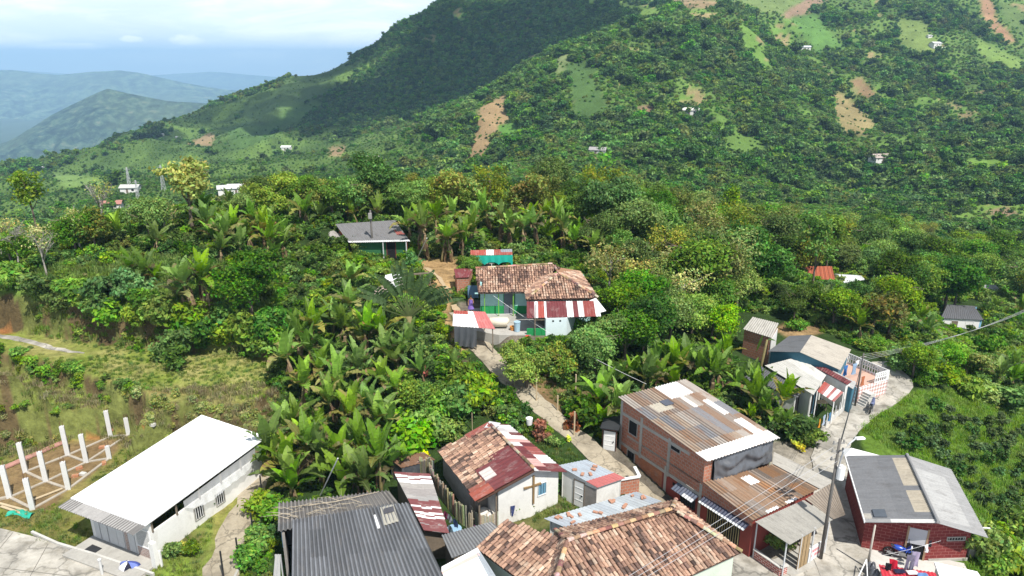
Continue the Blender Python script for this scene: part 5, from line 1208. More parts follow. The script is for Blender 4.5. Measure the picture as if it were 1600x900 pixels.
# ================================================================ tiled farmhouse on the ridge
GM = 5.6
def build_farmhouse():
    rg = random.Random(44)
    EL, ER, RR, RL = W(747, 458, 8.0), W(816, 457, 8.0), W(866, 416, 9.25), W(743, 420, 9.25)
    PK = W(872, 427, 9.35); A, B = W(822, 469, 7.95), W(935, 466, 7.95); BK = W(905, 423, 8.1)
    th = thing("farmhouse", "turquoise and green farmhouse with clay-tile roof and red sheet lean-to on the ridge", "house", (1, 62, GM))
    r = MB(); wts = (5, 6, 4, 5, 2, 1, 3, 4)
    # main slope of the long wing
    n0 = np.cross(ER - EL, RL - EL); RR2 = RR.copy(); RR2[2] = EL[2] - (n0[0] * (RR[0] - EL[0]) + n0[1] * (RR[1] - EL[1])) / n0[2]
    tile_roof(r, EL, ER, [EL, ER + (ER - EL) * .05, RR2 + V(.6, -.5, 0), RR2, RL], RL, rg=rg, weights=wts)
    tile_roof(r, A, B, [A, B, PK], PK, rg=rg, weights=(6, 4, 2, 6, 4, 2, 3, 5))
    tile_roof(r, B, BK, [B, BK, PK], PK, rg=rg, weights=wts)
    LV = V(A[0], RL[1] - 1.0, 8.0); tile_roof(r, V(A[0] - .2, 63.5, 8.1), A, [V(A[0] - .2, 63.5, 8.1), A, PK], PK, rg=rg, weights=wts)
    ro = part("roof", r, M_TILES, th)
    rear = MB(); rq = [RR + V(1.5, 2.8, -1.2), RL + V(0, 2.8, -1.2), RL + V(0, .02, -.02), RR + V(0, .02, -.02)]; rear.slab(rq, .08, (.3, .17, .1)); part("rear_slope", rear, M_TILES, ro)
    rear = MB(); rear.slab([BK, RR + V(1.5, 2.8, -1.2), RR + V(0, 0, -.03), PK + V(0, 0, -.02)], .08, (.36, .2, .12)); part("rear_slope", rear, M_TILES, ro)
    c = MB()
    for a, b in ((RL, RR2), (A, PK), (B, PK), (PK, RR)): ridge_tiles(c, a + V(0, 0, .05), b + V(0, 0, .05), .13, rg)
    part("ridge", c, M_TILES, ro)
    # lean-to of red and white sheets
    Q = [W(823, 497, 7.2), W(939, 494, 7.2), W(935, 470, 7.85), W(823, 471, 7.85)]
    def col(um, vm, u, v):
        for lim, c in ((.11, MAROON), (.15, WHT), (.24, REDR), (.265, WHT), (.55, MAROON), (.63, WHT), (.70, MAROON), (.78, (.7, .66, .64)), (.93, (.26, .06, .05)), (1.1, WHT)):
            if u < lim: return c
    s = MB(); corr(s, Q, .24, .02, col, vlen=.3); part("lean_to_roof", s, M_PAINTED, th)
    wq = MB(); q = [W(931, 466, 7.95), W(947, 486, 7.3), W(936, 489, 7.2), W(921, 470, 7.8)]; wq.slab([p + V(0, 0, .03) for p in q], .03); part("white_flashing", wq, M_WHITEPAINT, th)
    # walls
    yw = EL[1] + .95; f0 = V(EL[0] + .15, yw + .0, 0); f1 = V(A[0] + .35, yw + .05, 0)
    w = MB(); wall_run(w, [f0, f1], GM + .85, 8.15, .15); wall_run(w, [f0 + V(0, 4.2, 0), f0], GM + .85, 8.6, .15); part("wall", w, M_TURQ, th)
    w = MB(); wall_run(w, [f0 + V(-.02, -.02, 0), f1], GM - .2, GM + .85, .17); wall_run(w, [f0 + V(-.02, 4.2, 0), f0 + V(-.02, 0, 0)], GM - .2, GM + .85, .17); part("dado", w, M_GREENPAINT, th)
    d0 = 2.15; door(th, f0, f1, d0, d0 + .95, GM + .05, GM + 2.1, mat_plain("grey_door", (.12, .14, .17), .6, .2, 6), M_GREENPAINT)
    for px, yy in ((757, 458), (779, 458), (802, 458)): po = MB(); p = W(px, yy, 7.9); po.beam((p[0], p[1] + .1, GM), (p[0], p[1] + .1, 7.95), .08); part("porch_post", po, M_LIME, th)
    bm = MB(); bm.beam(EL + V(-.3, .1, -.06), ER + V(0, .1, -.06), .1); part("eave_beam", bm, M_TURQ, th)
    # kitchen block under the lean-to
    k0, k1 = W(853, 498, 7.2), W(886, 497, 7.2); k0 = V(k0[0], k0[1] + .15, 0); k1 = V(k1[0], k1[1] + .15, 0)
    w = MB(); wall_run(w, [k0, k1], GM - .8, 7.15, .14); wall_run(w, [k0 + V(0, 1.8, 0), k0], GM - .8, [7.6, 7.15], .14); wall_run(w, [k1, k1 + V(.9, 1.9, 0)], GM - .8, [7.15, 7.6], .14); part("kitchen_wall", w, mat_plain("pale_blue_lime", (.62, .72, .74), .85, .08, 1, (.5, .55, .55), .3), th)
    v_ = MB(); on_wall(v_, k0, k1, .55, .7, 6.85, 6.98, .02, 0); on_wall(v_, k0, k1, 1.15, 1.3, 6.85, 6.98, .02, 0); part("vent_hole", v_, M_DARK, th)
    w = MB(); iw = V(A[0] + .4, A[1] + 1.8, 0); wall_run(w, [iw, V(B[0] - .6, iw[1], 0)], GM - .3, 7.8, .14); wall_run(w, [V(B[0] - .5, iw[1], 0), V(B[0] - .6, BK[1] - .6, 0)], GM - .6, 7.9, .14); part("rear_wall", w, M_TURQ, th)
    gw = MB(); a, b = W(823, 526, GM - .1), W(854, 526, GM - .1); wall_run(gw, [a, b], GM - .5, GM + .62, .12); part("veranda_wall", gw, M_GREENPAINT, th)
    ww = MB(); a2 = b; b2 = W(872, 524, GM - .1); wall_run(ww, [a2 + V(.02, 0, 0), b2], GM - .6, GM + .1, .25); part("white_step", ww, M_WHITEPAINT, th)
    sp = MB()
    for px in (836, 858): p = W(px, 497, 7.15); sp.beam((p[0], p[1], GM - .1), (p[0], p[1], 7.12), .09)
    part("veranda_post", sp, M_WOOD, th)
    # brick side block
    q = [W(712, 434, 7.6), W(733, 433, 7.6), W(740, 419, 7.85), W(709, 420, 7.85)]
    t2 = thing("brick_outhouse", "narrow brick outhouse with a flat maroon roof at the farmhouse's end", "outhouse", (*sum(q)[:2] / 4, GM))
    r = MB(); corr(r, q, .25, .015, lambda a, b, u, v: (.20, .045, .05), vlen=.5); part("roof", r, M_PAINTED, t2)
    w = MB(); o = [q[0] + V(.08, .12, 0), q[1] + V(-.05, .12, 0), q[2] + V(-.1, -.1, 0), q[3] + V(.1, -.1, 0)]
    for a, b in zip(o, o[1:] + o[:1]): wall_run(w, [a, b], GM - .2, [a[2] - .06, b[2] - .06], .12)
    part("wall", w, M_BRICK, t2)
    CLOTH(739, 446, 7.5, 1.0, 1.25, (.16, .27, .42), "blue towel hanging between the brick outhouse and the farmhouse", (1, 0, 0))
    # turquoise awning shelter behind
    q = [W(735, 399, 8.35), W(801, 398, 8.35), W(800, 389, 8.75), W(735, 391, 8.75)]
    t3 = thing("awning_shelter", "open shelter with red and white sheet roof and scalloped turquoise cloth awning", "shelter", (*sum(q)[:2] / 4, 6.4))
    r = MB(); corr(r, q, .24, .02, lambda a, b, u, v: REDR if u < .38 else (WHT if u < .55 else ((.30, .08, .06) if u < .72 or v < .4 else (.25, .27, .3))), vlen=.3); part("roof", r, M_PAINTED, t3)
    cl = MB(); a, b = q[0], q[1]; dd = (b - a)[:2]; L = np.linalg.norm(dd); dd /= L
    cl.grid(60, 6, lambda u, v: (*(a[:2] + dd * L * u + V(dd[1], -dd[0]) * (.05 + .04 * math.sin(u * 40) * v)), a[2] - .02 - v * (.75 + .3 * abs(math.sin(u * 3 * math.pi)) ** .6 * -1 + .55 * (1 if u > .95 else 0) + .3)), lambda u, v: (.015, .42, .33)); part("awning_cloth", cl, M_GREENNET, t3, smooth=True)
    for u in (.02, .5, .98):
        for v in (0.05, .95): po = MB(); p = quadpt(q, u, v); po.beam((p[0], p[1], 5.9), (p[0], p[1], p[2] - .02), .09); part("post", po, M_CONCPOST, t3)
    w = MB(); wall_run(w, [q[0] + V(.3, .4, 0), q[1] + V(-.3, .4, 0)], 5.8, 7.0, .1); wall_run(w, [q[2], q[3]], 5.8, 7.6, .1); part("low_wall", w, M_CONC, t3)
    # front gate lean-to
    q = [W(707, 509, 6.75), W(774, 514, 6.75), W(758, 487, 7.35), W(709, 485, 7.35)]
    t4 = thing("gate_shelter", "flat shelter with red, pink and white sheet roof at the head of the path", "shelter", (*sum(q)[:2] / 4, 5.0))
    r = MB(); corr(r, q, .24, .018, lambda a, b, u, v: (PINKR if u > .62 else ((.80, .78, .77) if v < .75 or u > .45 else REDR)), vlen=.25); part("roof", r, M_PAINTED, t4)
    for u in (.05, .55, .95):
        for v in (.06, .94): po = MB(); p = quadpt(q, u, v); po.beam((p[0], p[1], 4.4), (p[0], p[1], p[2]), .09); part("post", po, M_WOOD, t4)
    tp = MB(); a, b = quadpt(q, .04, .02), quadpt(q, .56, .02)
    tp.grid(30, 10, lambda u, v: lerp(a, b, u) + V(.02 * math.sin(40 * u), -.06 - .1 * math.sin(u * 22 + v * 3) * v, -.05 - 1.75 * v), lambda u, v: (.05, .05, .06)); solo("tarpaulin", tp, M_BLACKTARP, "black plastic sheet hanging below the red and white gate shelter", "tarp", a, smooth=True)
    tk = MB(); c = W(779, 505, 6.1); tk.tube([(c[0] - .75, c[1], 6.15), (c[0] - .7, c[1], 6.2), (c[0] + .75, c[1], 6.2), (c[0] + .8, c[1], 6.15)], [.3, .42, .42, .3], 14); solo("water_tank", tk, mat_plain("cream_plastic", (.66, .60, .48), .6, .08), "cream water tank lying in front of the farmhouse porch", "water tank", c, smooth=True)
    for px, py, c, lab, sz in ((808, 519, (.35, .5, .6), "pale blue barrel leaning in the farmhouse veranda", (.28, .85)), (824, 533, (.62, .04, .03), "small red bucket before the green veranda wall", (.17, .35)), (801, 517, (.6, .25, .06), "orange tub on the farmhouse yard beside the barrel", (.24, .3))):
        p = hit(px, py); p[2] += .1; m_ = MB(); m_.tube([(p[0], p[1], p[2]), (p[0], p[1], p[2] + sz[1])], [sz[0] * .85, sz[0]], 12); m_.tube([(p[0], p[1], p[2] + sz[1] - .04), (p[0], p[1], p[2] + sz[1] + .02)], sz[0] * 1.06, 12); solo("barrel" if sz[1] > .5 else "bucket", m_, mat_plain("plastic_" + lab[:9], c, .5, .1), lab, "container", p)
build_farmhouse()

# ================================================================ grey-roofed house and sheds left of the ridge yard
def build_ridge_house():
    EL, ER, RR, RL = W(545, 379, 9.2), W(641, 377, 9.2), W(617, 344, 10.3), W(524, 350, 10.3)
    th = thing("grey_roof_house", "house with wide grey sheet roof, green front wall and orange side among banana plants", "house", (-15, 76, 7.2))
    r = MB(); corr(r, [EL, ER, RR, RL], .22, .02, lambda a, b, u, v: (.62, .62, .62) if v < .1 else ((.30, .10, .09) if (u > .86 and .3 < v < .55 and u + v < 1.4) else (.19, .187, .19)), vlen=.4); part("roof", r, M_FIBRO, th)
    r = MB(); q = [RR + V(2.2, 4.5, -1.2), RL + V(1.2, 4.5, -1.2), RL, RR]; r.slab(q, .06, (.3, .29, .3)); part("rear_roof", r, M_FIBRO, th)
    q = [W(493, 380, 8.7), W(545, 374, 9.0), W(521, 360, 9.5), W(470, 373, 9.1)]; r = MB(); corr(r, q, .22, .02, lambda a, b, u, v: (.36, .34, .32), vlen=.4); part("side_roof", r, M_FIBRO, th)
    w = MB(); a, b = EL + V(.3, .6, 0), ER + V(-.4, .6, 0); wall_run(w, [a, b], 6.6, 9.1, .15); part("wall", w, mat_plain("dark_green_paint", (.03, .13, .05), .7, .2), th)
    w = MB(); wall_run(w, [b, RR + V(-.3, 0, 0)], 6.6, [9.1, 10.1], .15); wall_run(w, [RL + V(.3, 0, 0), a], 6.6, [10.1, 9.1], .15); wall_run(w, [q[0] + V(.2, .2, 0), q[1] + V(0, .2, 0)], 6.6, [8.6, 8.95], .15); wall_run(w, [q[3] + V(.3, 0, 0), q[0] + V(.2, .2, 0)], 6.6, [8.9, 8.6], .15); part("side_wall", w, M_ORANGEP, th)
    p = MB()
    for t in (.55, .93): s = lerp(EL, ER, t); p.beam((s[0], s[1] + .1, 6.8), (s[0], s[1] + .1, 9.15), .1)
    part("porch_post", p, M_GREYPANEL, th)
    door(th, a, b, 3.6, 4.5, 7.1, 9.0, M_DARK, M_REDPAINT)
    for (pts, lab, c1, zb) in (([(463, 415, 7.6), (492, 421, 7.6), (500, 400, 8.0), (462, 393, 8.0)], "small pale tin shed half hidden by banana leaves below the grey-roofed house", [(.66, .55, .52), (.72, .7, .68)], 6.0),
                        ([(600, 441, 7.35), (629, 436, 7.35), (622, 425, 7.7), (602, 430, 7.7)], "little white zinc shed at the edge of the dirt yard", [WHT, (.6, .62, .65)], 5.8),
                        ([(583, 460, 6.8), (632, 447, 6.8), (630, 438, 7.1), (588, 447, 7.1)], "low shed with pinkish zinc roof below the little white shed", [(.55, .42, .38), (.5, .52, .55)], 5.4)):
        Q = [W(*p) for p in pts]; t2 = thing("tin_shed", lab, "shed", (*sum(Q)[:2] / 4, zb + .5)); r = MB(); corr(r, Q, .24, .02, sheets(c1, .9, 5, 3), vlen=.4); part("roof", r, M_PAINTED, t2); shed_walls(t2, Q, zb, M_WHITE, .08)
    # timber frame by the yard
    th = thing("timber_frame", "dark pole frame standing at the end of the dirt yard path", "frame", hit(660, 452)); f = MB(); a, b = W(628, 430, 7.9), W(674, 426, 7.9)
    f.beam(a, b, .14); 
    for t in (.62, .95): p = lerp(a, b, t); f.beam((p[0], p[1], 6), p, .1)
    part("pole", f, M_WOOD, th)
build_ridge_house()

# ================================================================ cluster on the right lane
def build_cluster():
    q = [W(1161, 514, 3.6), W(1206, 528, 3.6), W(1217, 505, 3.9), W(1176, 495, 3.9)]
    th = thing("brick_cube_house", "small square brick house with a pale fibre-cement roof at the wood's edge", "house", (*sum(q)[:2] / 4, .6))
    r = MB(); corr(r, q, .2, .025, lambda a, b, u, v: (.42, .40, .36), vlen=.4); part("roof", r, M_FIBRO, th)
    o = shed_walls(th, q, 0, M_BRICK, .08, .14); e = MB(); a, b = lerp(q[1], sum(q) / 4, .05), lerp(q[2], sum(q) / 4, .05); on_wall(e, a, b, 0, 3.2, .2, 3.4, .05, 0); part("white_side", e, M_WHITE, th)
    w = MB(); a, b = lerp(q[0], sum(q) / 4, .08), lerp(q[1], sum(q) / 4, .08); on_wall(w, a, b, .2, 2.4, .2, 1.0, .03, 0); part("dark_base", w, M_BLACKTARP, th)
    # grey gable
    L0, L1, R1, R0 = W(1200, 549, 3.0), W(1233, 525, 3.0), W(1268, 523.5, 3.85), W(1250, 550, 3.85); S0, S1 = W(1313, 578, 3.0), W(1330, 546, 3.0)
    th = thing("grey_gable_house", "house with one dark and one beige fibre-cement roof slope on the lane", "house", (*((L0 + R1 + S0) / 3)[:2], .4))
    r = MB(); corr(r, [L1, L0, R0, R1], .2, .025, lambda a, b, u, v: (.175, .18, .19) if not (.45 < v < .5 and u < .6) else (.6, .6, .58), vlen=.3); part("roof_slope", r, M_FIBRO, th, label="dark grey roof slope")
    r = MB(); corr(r, [S0, S1, R1, R0], .2, .025, lambda a, b, u, v: (.42, .385, .33), vlen=.3); part("roof_slope", r, M_FIBRO, th, label="beige roof slope")
    c = (L0 + L1 + S0 + S1) / 4; P = [lerp(p, c, .07) for p in (L0, R0, S0, S1, R1, L1)]; w = MB()
    zt = [2.95, 3.75, 2.95, 2.95, 3.75, 2.95]
    for i in range(6): wall_run(w, [P[i], P[(i + 1) % 6]], -.2, [zt[i], zt[(i + 1) % 6]], .14)
    part("wall", w, M_DEEPBLUE, th)
    # maroon strip
    q = [W(1248, 560, 2.75), W(1324, 601, 2.6), W(1331, 596, 2.8), W(1251, 553.5, 2.95)]
    th = thing("maroon_lean_to", "narrow maroon sheet lean-to along the beige roof slope", "shed", (*sum(q)[:2] / 4, .2)); r = MB(); corr(r, q, .24, .02, lambda a, b, u, v: MAROON if not (v < .2 and int(um_(a)) % 2) else (.6, .55, .52), vlen=.2); part("roof", r, M_PAINTED, th); shed_walls(th, q, -.2, M_WHITE, .05)
    # white roof
    q = [W(1271, 617, 2.5), W(1291, 586, 2.7), W(1248, 557, 2.95), W(1195, 571, 2.85)]
    th = thing("white_roof_house", "house with a cream-white sheet roof facing the lane, open porch below", "house", (*sum(q)[:2] / 4, .1))
    r = MB(); corr(r, q, .24, .015, lambda a, b, u, v: (.50, .49, .45) if u < .62 else (.60, .59, .55), vlen=.4); part("roof", r, M_FIBRO, th)
    shed_walls(th, q, -.2, M_WHITE, .12)
    a, b = lerp(q[0], sum(q) / 4, .12), lerp(q[1], sum(q) / 4, .12); dk = MB(); on_wall(dk, a, b, .2, 2.0, .3, 2.25, .02, 0); part("porch_opening", dk, M_DARK, th); bl = MB(); on_wall(bl, a, b, .95, 1.1, .2, 2.35, .06, -.02); part("porch_post", bl, M_BLUEPAINT, th)
    # dark roof
    q = [W(1160, 592, 2.3), W(1247, 621, 2.3), W(1257, 602, 2.5), W(1186, 571, 2.6), ]
    th = thing("slate_roof_house", "low house under a dark slate-grey roof behind banana plants", "house", (*sum(q)[:2] / 4, 0))
    r = MB(); corr(r, q, .2, .025, lambda a, b, u, v: (.115, .118, .128), vlen=.4); part("roof", r, M_FIBRO, th); shed_walls(th, q, -.4, M_WHITE, .1)
    a, b = lerp(q[1], sum(q) / 4, .1), lerp(q[2], sum(q) / 4, .1); dk = MB(); on_wall(dk, a, b, .2, 1.7, .0, 2.0, .03, 0); part("doorway", dk, M_DARK, th)
    # striped awning and teal house front
    q = [W(1303, 628, 2.0), W(1318, 613, 2.05), W(1288, 596, 2.45), W(1277, 611, 2.4)]
    th = thing("striped_awning", "small red and white striped sheet awning over the lane porch", "awning", (*sum(q)[:2] / 4, .1)); r = MB(); corr(r, q, .2, .015, lambda a, b, u, v: REDR if v > .8 else ((.78, .76, .74) if int(v * 9) % 3 else (.35, .12, .11)), vlen=.1); part("sheet", r, M_PAINTED, th)
    for p in q: po = MB(); po.beam((p[0], p[1], -.1), (p[0], p[1], p[2]), .07); part("post", po, M_WHITEPAINT, th)
    q = [W(1333, 608, 2.3), W(1338, 598, 2.5), W(1302, 578.5, 2.75), W(1296, 586, 2.6)]
    th = thing("teal_house", "narrow teal-blue house front with a grey sheet roof beside the terrace", "house", (*sum(q)[:2] / 4, .1)); r = MB(); corr(r, q, .2, .02, lambda a, b, u, v: (.45, .45, .44), vlen=.3); part("roof", r, M_FIBRO, th); shed_walls(th, q, -.2, M_DEEPBLUE, .05)
    a, b = W(1318, 637, .1), W(1331, 625, .15); w = MB(); wall_run(w, [a, b], -.1, 1.9, .1); part("blue_front", w, M_BLUEPAINT, th)
    gn = MB(); a, b = W(1306, 632, .1), W(1317, 624, .1); gn.grid(10, 6, lambda u, v: lerp(a, b, u) + V(.05 * math.sin(18 * u), -.03, 1.75 - 1.2 * v)); solo("green_curtain", gn, M_GREENNET, "green cloth hanging at the side of the striped awning", "curtain", a)
    # terrace with tiled wall and balustrade
    A, B = W(1337, 632, .1), W(1384, 616, .25); d = V(*(B - A)[:2], 0); L = np.linalg.norm(d); d /= L; n = V(-d[1], d[0], 0); zt = 1.62
    th = thing("tiled_terrace", "raised terrace with pink diamond-tiled wall and white balustrade", "terrace", (*A[:2], 0))
    w = MB(); P = [A, B, B + n * 4.2, A + n * 4.2]
    for a, b in zip(P, P[1:] + P[:1]): wall_run(w, [a, b], -.4, zt, .14)
    m, nt, b_ = new_mat("pink_diamond_tile"); uv = N(nt, "ShaderNodeUVMap", uv_map="uv").outputs[0]; mp = mapping(nt, uv, (1, 1, 1)); mp.node.inputs["Rotation"].default_value = (0, 0, math.radians(45)); ck = nt.nodes.new("ShaderNodeTexChecker"); ck.inputs["Scale"].default_value = 4.2; ck.inputs["Color1"].default_value = (.74, .70, .68, 1); ck.inputs["Color2"].default_value = (.50, .30, .27, 1); nt.links.new(mp, ck.inputs[0]); nt.links.new(ck.outputs[0], b_.inputs[0]); b_.inputs["Roughness"].default_value = .45
    part("wall", w, m, th)
    f = MB(); f.prism([tuple(p[:2]) for p in (A + n * .14 + d * .1, B + n * .14 - d * .14, B + n * 4.0 - d * .14, A + n * 4.0 + d * .1)], zt - .25, zt - .1); part("floor", f, mat_plain("terracotta_floor", (.55, .36, .28), .6, .15, 3), th)
    ba = MB()
    for a, b in ((B - d * .07 + n * .1, B - d * .07 + n * 4.1), (B + n * 4.1, B + n * 4.1 - d * 2.0), (A + d * L * .55 + n * .07, B + n * .07)):
        k = int(np.linalg.norm(b - a) / .24)
        for i in range(k + 1): p = lerp(a, b, i / k); ba.beam((p[0], p[1], zt), (p[0], p[1], zt + .85), .07)
        for z in (.06, .45, .88): ba.beam((a[0], a[1], zt + z), (b[0], b[1], zt + z), .07, .06)
        for i in range(k): p, q_ = lerp(a, b, i / k), lerp(a, b, (i + 1) / k); ba.beam((p[0], p[1], zt + .45), (q_[0], q_[1], zt + .88), .045)
    part("balustrade", ba, M_WHITEPAINT, th)
    st = MB()
    for k in range(7): p = A - d * .1 + d * .12 * k; st.prism([tuple((A + d * (.12 * k) + n * s_)[:2]) for s_ in (-.75, 0)] + [tuple((A + d * (.12 * k + 1.2 - .12 * k) + n * s_)[:2]) for s_ in (0, -.75)], .0 if k == 0 else .2 * k, .2 * (k + 1)) if k < 6 else None
    part("steps", st, M_CONCLITE, th)
    CLOTH(1322, 571, 3.3, .45, .95, (.06, .20, .50), "blue garment hanging at the terrace rail near the maroon roof edge", d)
    CLOTH(1336, 568, 3.3, .5, 1.0, (.34, .48, .66), "pale blue garment hanging on the terrace in front of a white cloth", d)
    CLOTH(1349, 588, 2.6, .4, .85, (.50, .17, .08), "rust-orange cloth hanging on the terrace beside the pole", d)
    CLOTH(1340, 563, 3.5, .45, .4, (.8, .8, .8), "white cloth hanging above the pale blue garment on the terrace", d)
    # lane-side fence with washing
    a, b = hit(1290, 668), hit(1322, 640); th = thing("lane_fence", "low white lane wall with thin posts below the striped awning", "fence", a); w = MB(); wall_run(w, [a, b], a[2] - .3, [a[2] + .5, b[2] + .5], .12); part("wall", w, M_CONCLITE, th)
    for i in range(6): po = MB(); p = lerp(a, b, i / 5); po.beam((p[0], p[1], p[2]), (p[0], p[1], p[2] + 1.3), .05); part("fence_post", po, M_GREYPANEL, th)
    CLOTH(1288, 649, 1.6, .5, .8, (.42, .5, .62), "grey-blue washing hung on the lane fence", (b - a)); CLOTH(1281, 655, 1.4, .35, .7, (.66, .30, .03), "orange-yellow cloth hung at the end of the lane fence", (b - a))
    CLOTH(1297, 645, 1.6, .4, .7, (.10, .25, .45), "blue washing hung on the lane fence beside the grey-blue piece", (b - a))
    tb = thing("porch_table", "small wooden table with stools in the dark lane porch", "table", hit(1281, 640)); p = hit(1281, 640); m_ = MB(); m_.box((p[0], p[1], p[2] + .7), (.9, .6, .05)); part("table_top", m_, M_WOODPALE, tb)
    for dx, dy in ((-.38, -.22), (.38, -.22), (.38, .22), (-.38, .22)): m_ = MB(); m_.box((p[0] + dx, p[1] + dy, p[2]), (.06, .06, .7)); part("leg", m_, M_WOOD, tb)
um_ = lambda a: a / .9
build_cluster()

# ================================================================ houses in the wood
def small_house(name, lab, corners, zb, rcol, wall_m, cat="house", rmat=None, thk=.06):
    """corners: eave-left, eave-right, ridge-right, ridge-left as (px, py, z)"""
    Q = [W(*p) for p in corners]; th = thing(name, lab, cat, (*sum(Q)[:2] / 4, zb + .3)); r = MB(); corr(r, Q, .24, .03, rcol if callable(rcol) else (lambda a, b, u, v: rcol), vlen=.5)
    n = V(*(Q[3] - Q[0])[:2], 0); rq = [Q[2] + n + V(0, 0, Q[0][2] - Q[3][2]), Q[3] + n + V(0, 0, Q[0][2] - Q[3][2]), Q[3], Q[2]]
    corr(r, rq, .24, .03, rcol if callable(rcol) else (lambda a, b, u, v: rcol), vlen=.5); part("roof", r, rmat or M_FIBRO, th)
    c = (Q[0] + Q[1] + rq[0] + rq[1]) / 4; P = [lerp(p, c, .07) for p in (Q[0], Q[1], Q[2], rq[0], rq[1], Q[3])]; zt = [Q[0][2], Q[1][2], Q[2][2], rq[0][2], rq[1][2], Q[3][2]]; w = MB()
    for i in range(6): wall_run(w, [P[i], P[(i + 1) % 6]], zb - 1.0, [zt[i] - .08, zt[(i + 1) % 6] - .08], .15)
    part("wall", w, wall_m, th)
    L = np.linalg.norm((P[1] - P[0])[:2]); k = MB(); window(th, P[0], P[1], L * .62, L * .8, zb + 1.0, zb + 2.0, M_WHITEPAINT, M_DARK, 0); door(th, P[0], P[1], L * .25, L * .25 + .85, zb, zb + 2.0, M_WOOD, M_WHITEPAINT, False)
    return th, P
t_, P_ = small_house("blue_house", "white and sky-blue cottage with dark grey roof standing alone in the lower clearing", [(1470, 497, -7.2), (1537, 500, -7.2), (1523, 479, -6.2), (1480, 476, -6.2)], -9.6, (.12, .122, .13), M_BLUEPAINT)
w = MB(); c = MB(); on_wall(c, P_[0], P_[1], 0, 5, -8.6, -7.3, .02, 0); part("upper_band", c, M_WHITEPAINT, t_)
small_house("red_tile_house", "farm cottage with orange-red tile roof half hidden among dark trees", [(1242, 436, -3.2), (1305, 437, -3.2), (1300, 416, -2.0), (1243, 416, -2.0)], -5.8, lambda a, b, u, v: (.42, .13, .07) if int(a / .3) % 2 else (.30, .09, .05), mat_plain("cream_wall", (.55, .47, .36), .8, .15), rmat=M_TILES)
small_house("white_hut", "small hut with a white roof beside the orange-red tile cottage in the trees", [(1316, 442, -3.9), (1352, 437, -3.9), (1346, 431, -3.3), (1310, 429, -3.3)], -6.2, (.72, .74, .76), M_WHITE)
small_house("hidden_hut", "hut with white wall showing between dark trees at the wood's far side", [(1530, 452, -12.5), (1562, 452, -12.5), (1556, 445, -11.8), (1535, 445, -11.8)], -15, (.5, .5, .5), M_WHITE)

# far houses on the mountain
FARH = [(1079, 178, 10, (.75, .72, .68), "white house with pale roof in the middle of the forested spur"), (1393, 173, 9, (.3, .3, .32), "white house with grey roof beside the tan hillside clearing"), (1376, 252, 12, (.45, .38, .34), "double house with grey roof low on the forested slope"), (1250, 277, 8, (.42, .36, .33), "brownish low house at the foot of the forested slope"),
        (934, 241, 8, (.35, .33, .33), "grey-roofed house above a small brown clearing"), (1258, 78, 9, (.62, .66, .7), "pale blue-grey roof beside the bright green field"), (1461, 72, 11, (.6, .6, .6), "long farm shed on the high green pasture"), (1475, 78, 6, (.72, .7, .68), "small white hut just below the long farm shed"), (1452, 58, 5, (.7, .7, .7), "tiny white hut above the long farm shed"),
        (448, 234, 9, (.78, .78, .78), "white-roofed house on the coffee slope below the shaded forest"), (582, 252, 7, (.62, .55, .5), "small house with pale roof beside the brown bank"), (66, 266, 8, (.72, .72, .72), "white house on the low ridge by the green field"), (252, 212, 6, (.7, .7, .7), "white hut on the shaded ridge line"), (279, 216, 5, (.6, .6, .62), "grey hut beside the white hut on the ridge"),
        (375, 301, 10, (.66, .66, .66), "pale long house on the valley road"), (357, 302, 9, (.55, .55, .55), "grey shed beside the pale long house on the valley road"), (262, 330, 7, (.72, .72, .72), "white-walled house in the hollow behind the hill"), (176, 326, 8, (.42, .2, .16), "house with reddish roof behind the bare trees"), (62, 305, 6, (.4, .22, .2), "pink-walled house below the low ridge"),
        (205, 300, 8, (.5, .5, .48), "long pale greenhouse strip in the valley"), (540, 86, 8, (.5, .52, .5), "hut on the skyline below the peak"), (222, 333, 9, (.42, .4, .38), "grey roofed house in the hollow behind the bananas")]
def far_house(px, py, w, col, lab):
    p = hit(px, py)
    if p is None: return
    d = w * .6; hgt = min(2.6, w * .3); th = thing("hillside_house", lab, "house", p, rz=random.uniform(-.4, .4)); wl = MB(); wl.prism([(-w / 2, -d / 2), (w / 2, -d / 2), (w / 2, d / 2), (-w / 2, d / 2)], -3.0, hgt)
    part("wall", wl, M_WHITE, th, local=True); r = MB(); e = .5; z0, z1 = hgt + .05, hgt + d * .28
    for s in (-1, 1): r.slab([(-w / 2 - e, s * (d / 2 + e), z0), (w / 2 + e, s * (d / 2 + e), z0), (w / 2 + e, 0, z1), (-w / 2 - e, 0, z1)][::s * -1], .1, col)
    r.hexa([(-w / 2, -d / 2, hgt), (w / 2, -d / 2, hgt), (w / 2, d / 2, hgt), (-w / 2, d / 2, hgt)], [(-w / 2, -.1, z1 - .15), (w / 2, -.1, z1 - .15), (w / 2, .1, z1 - .15), (-w / 2, .1, z1 - .15)], (.6, .6, .58))
    part("roof", r, M_TILES, th, local=True); dr = MB(); dr.box((-w * .1, -d / 2 - .03, 0), (1.0, .08, 2.0)); part("door", dr, M_WOOD, th, local=True); wn = MB(); wn.box((w * .22, -d / 2 - .03, .9), (1.1, .08, 1.0)); part("window", wn, M_DARK, th, local=True)
for a in FARH: far_house(*a)
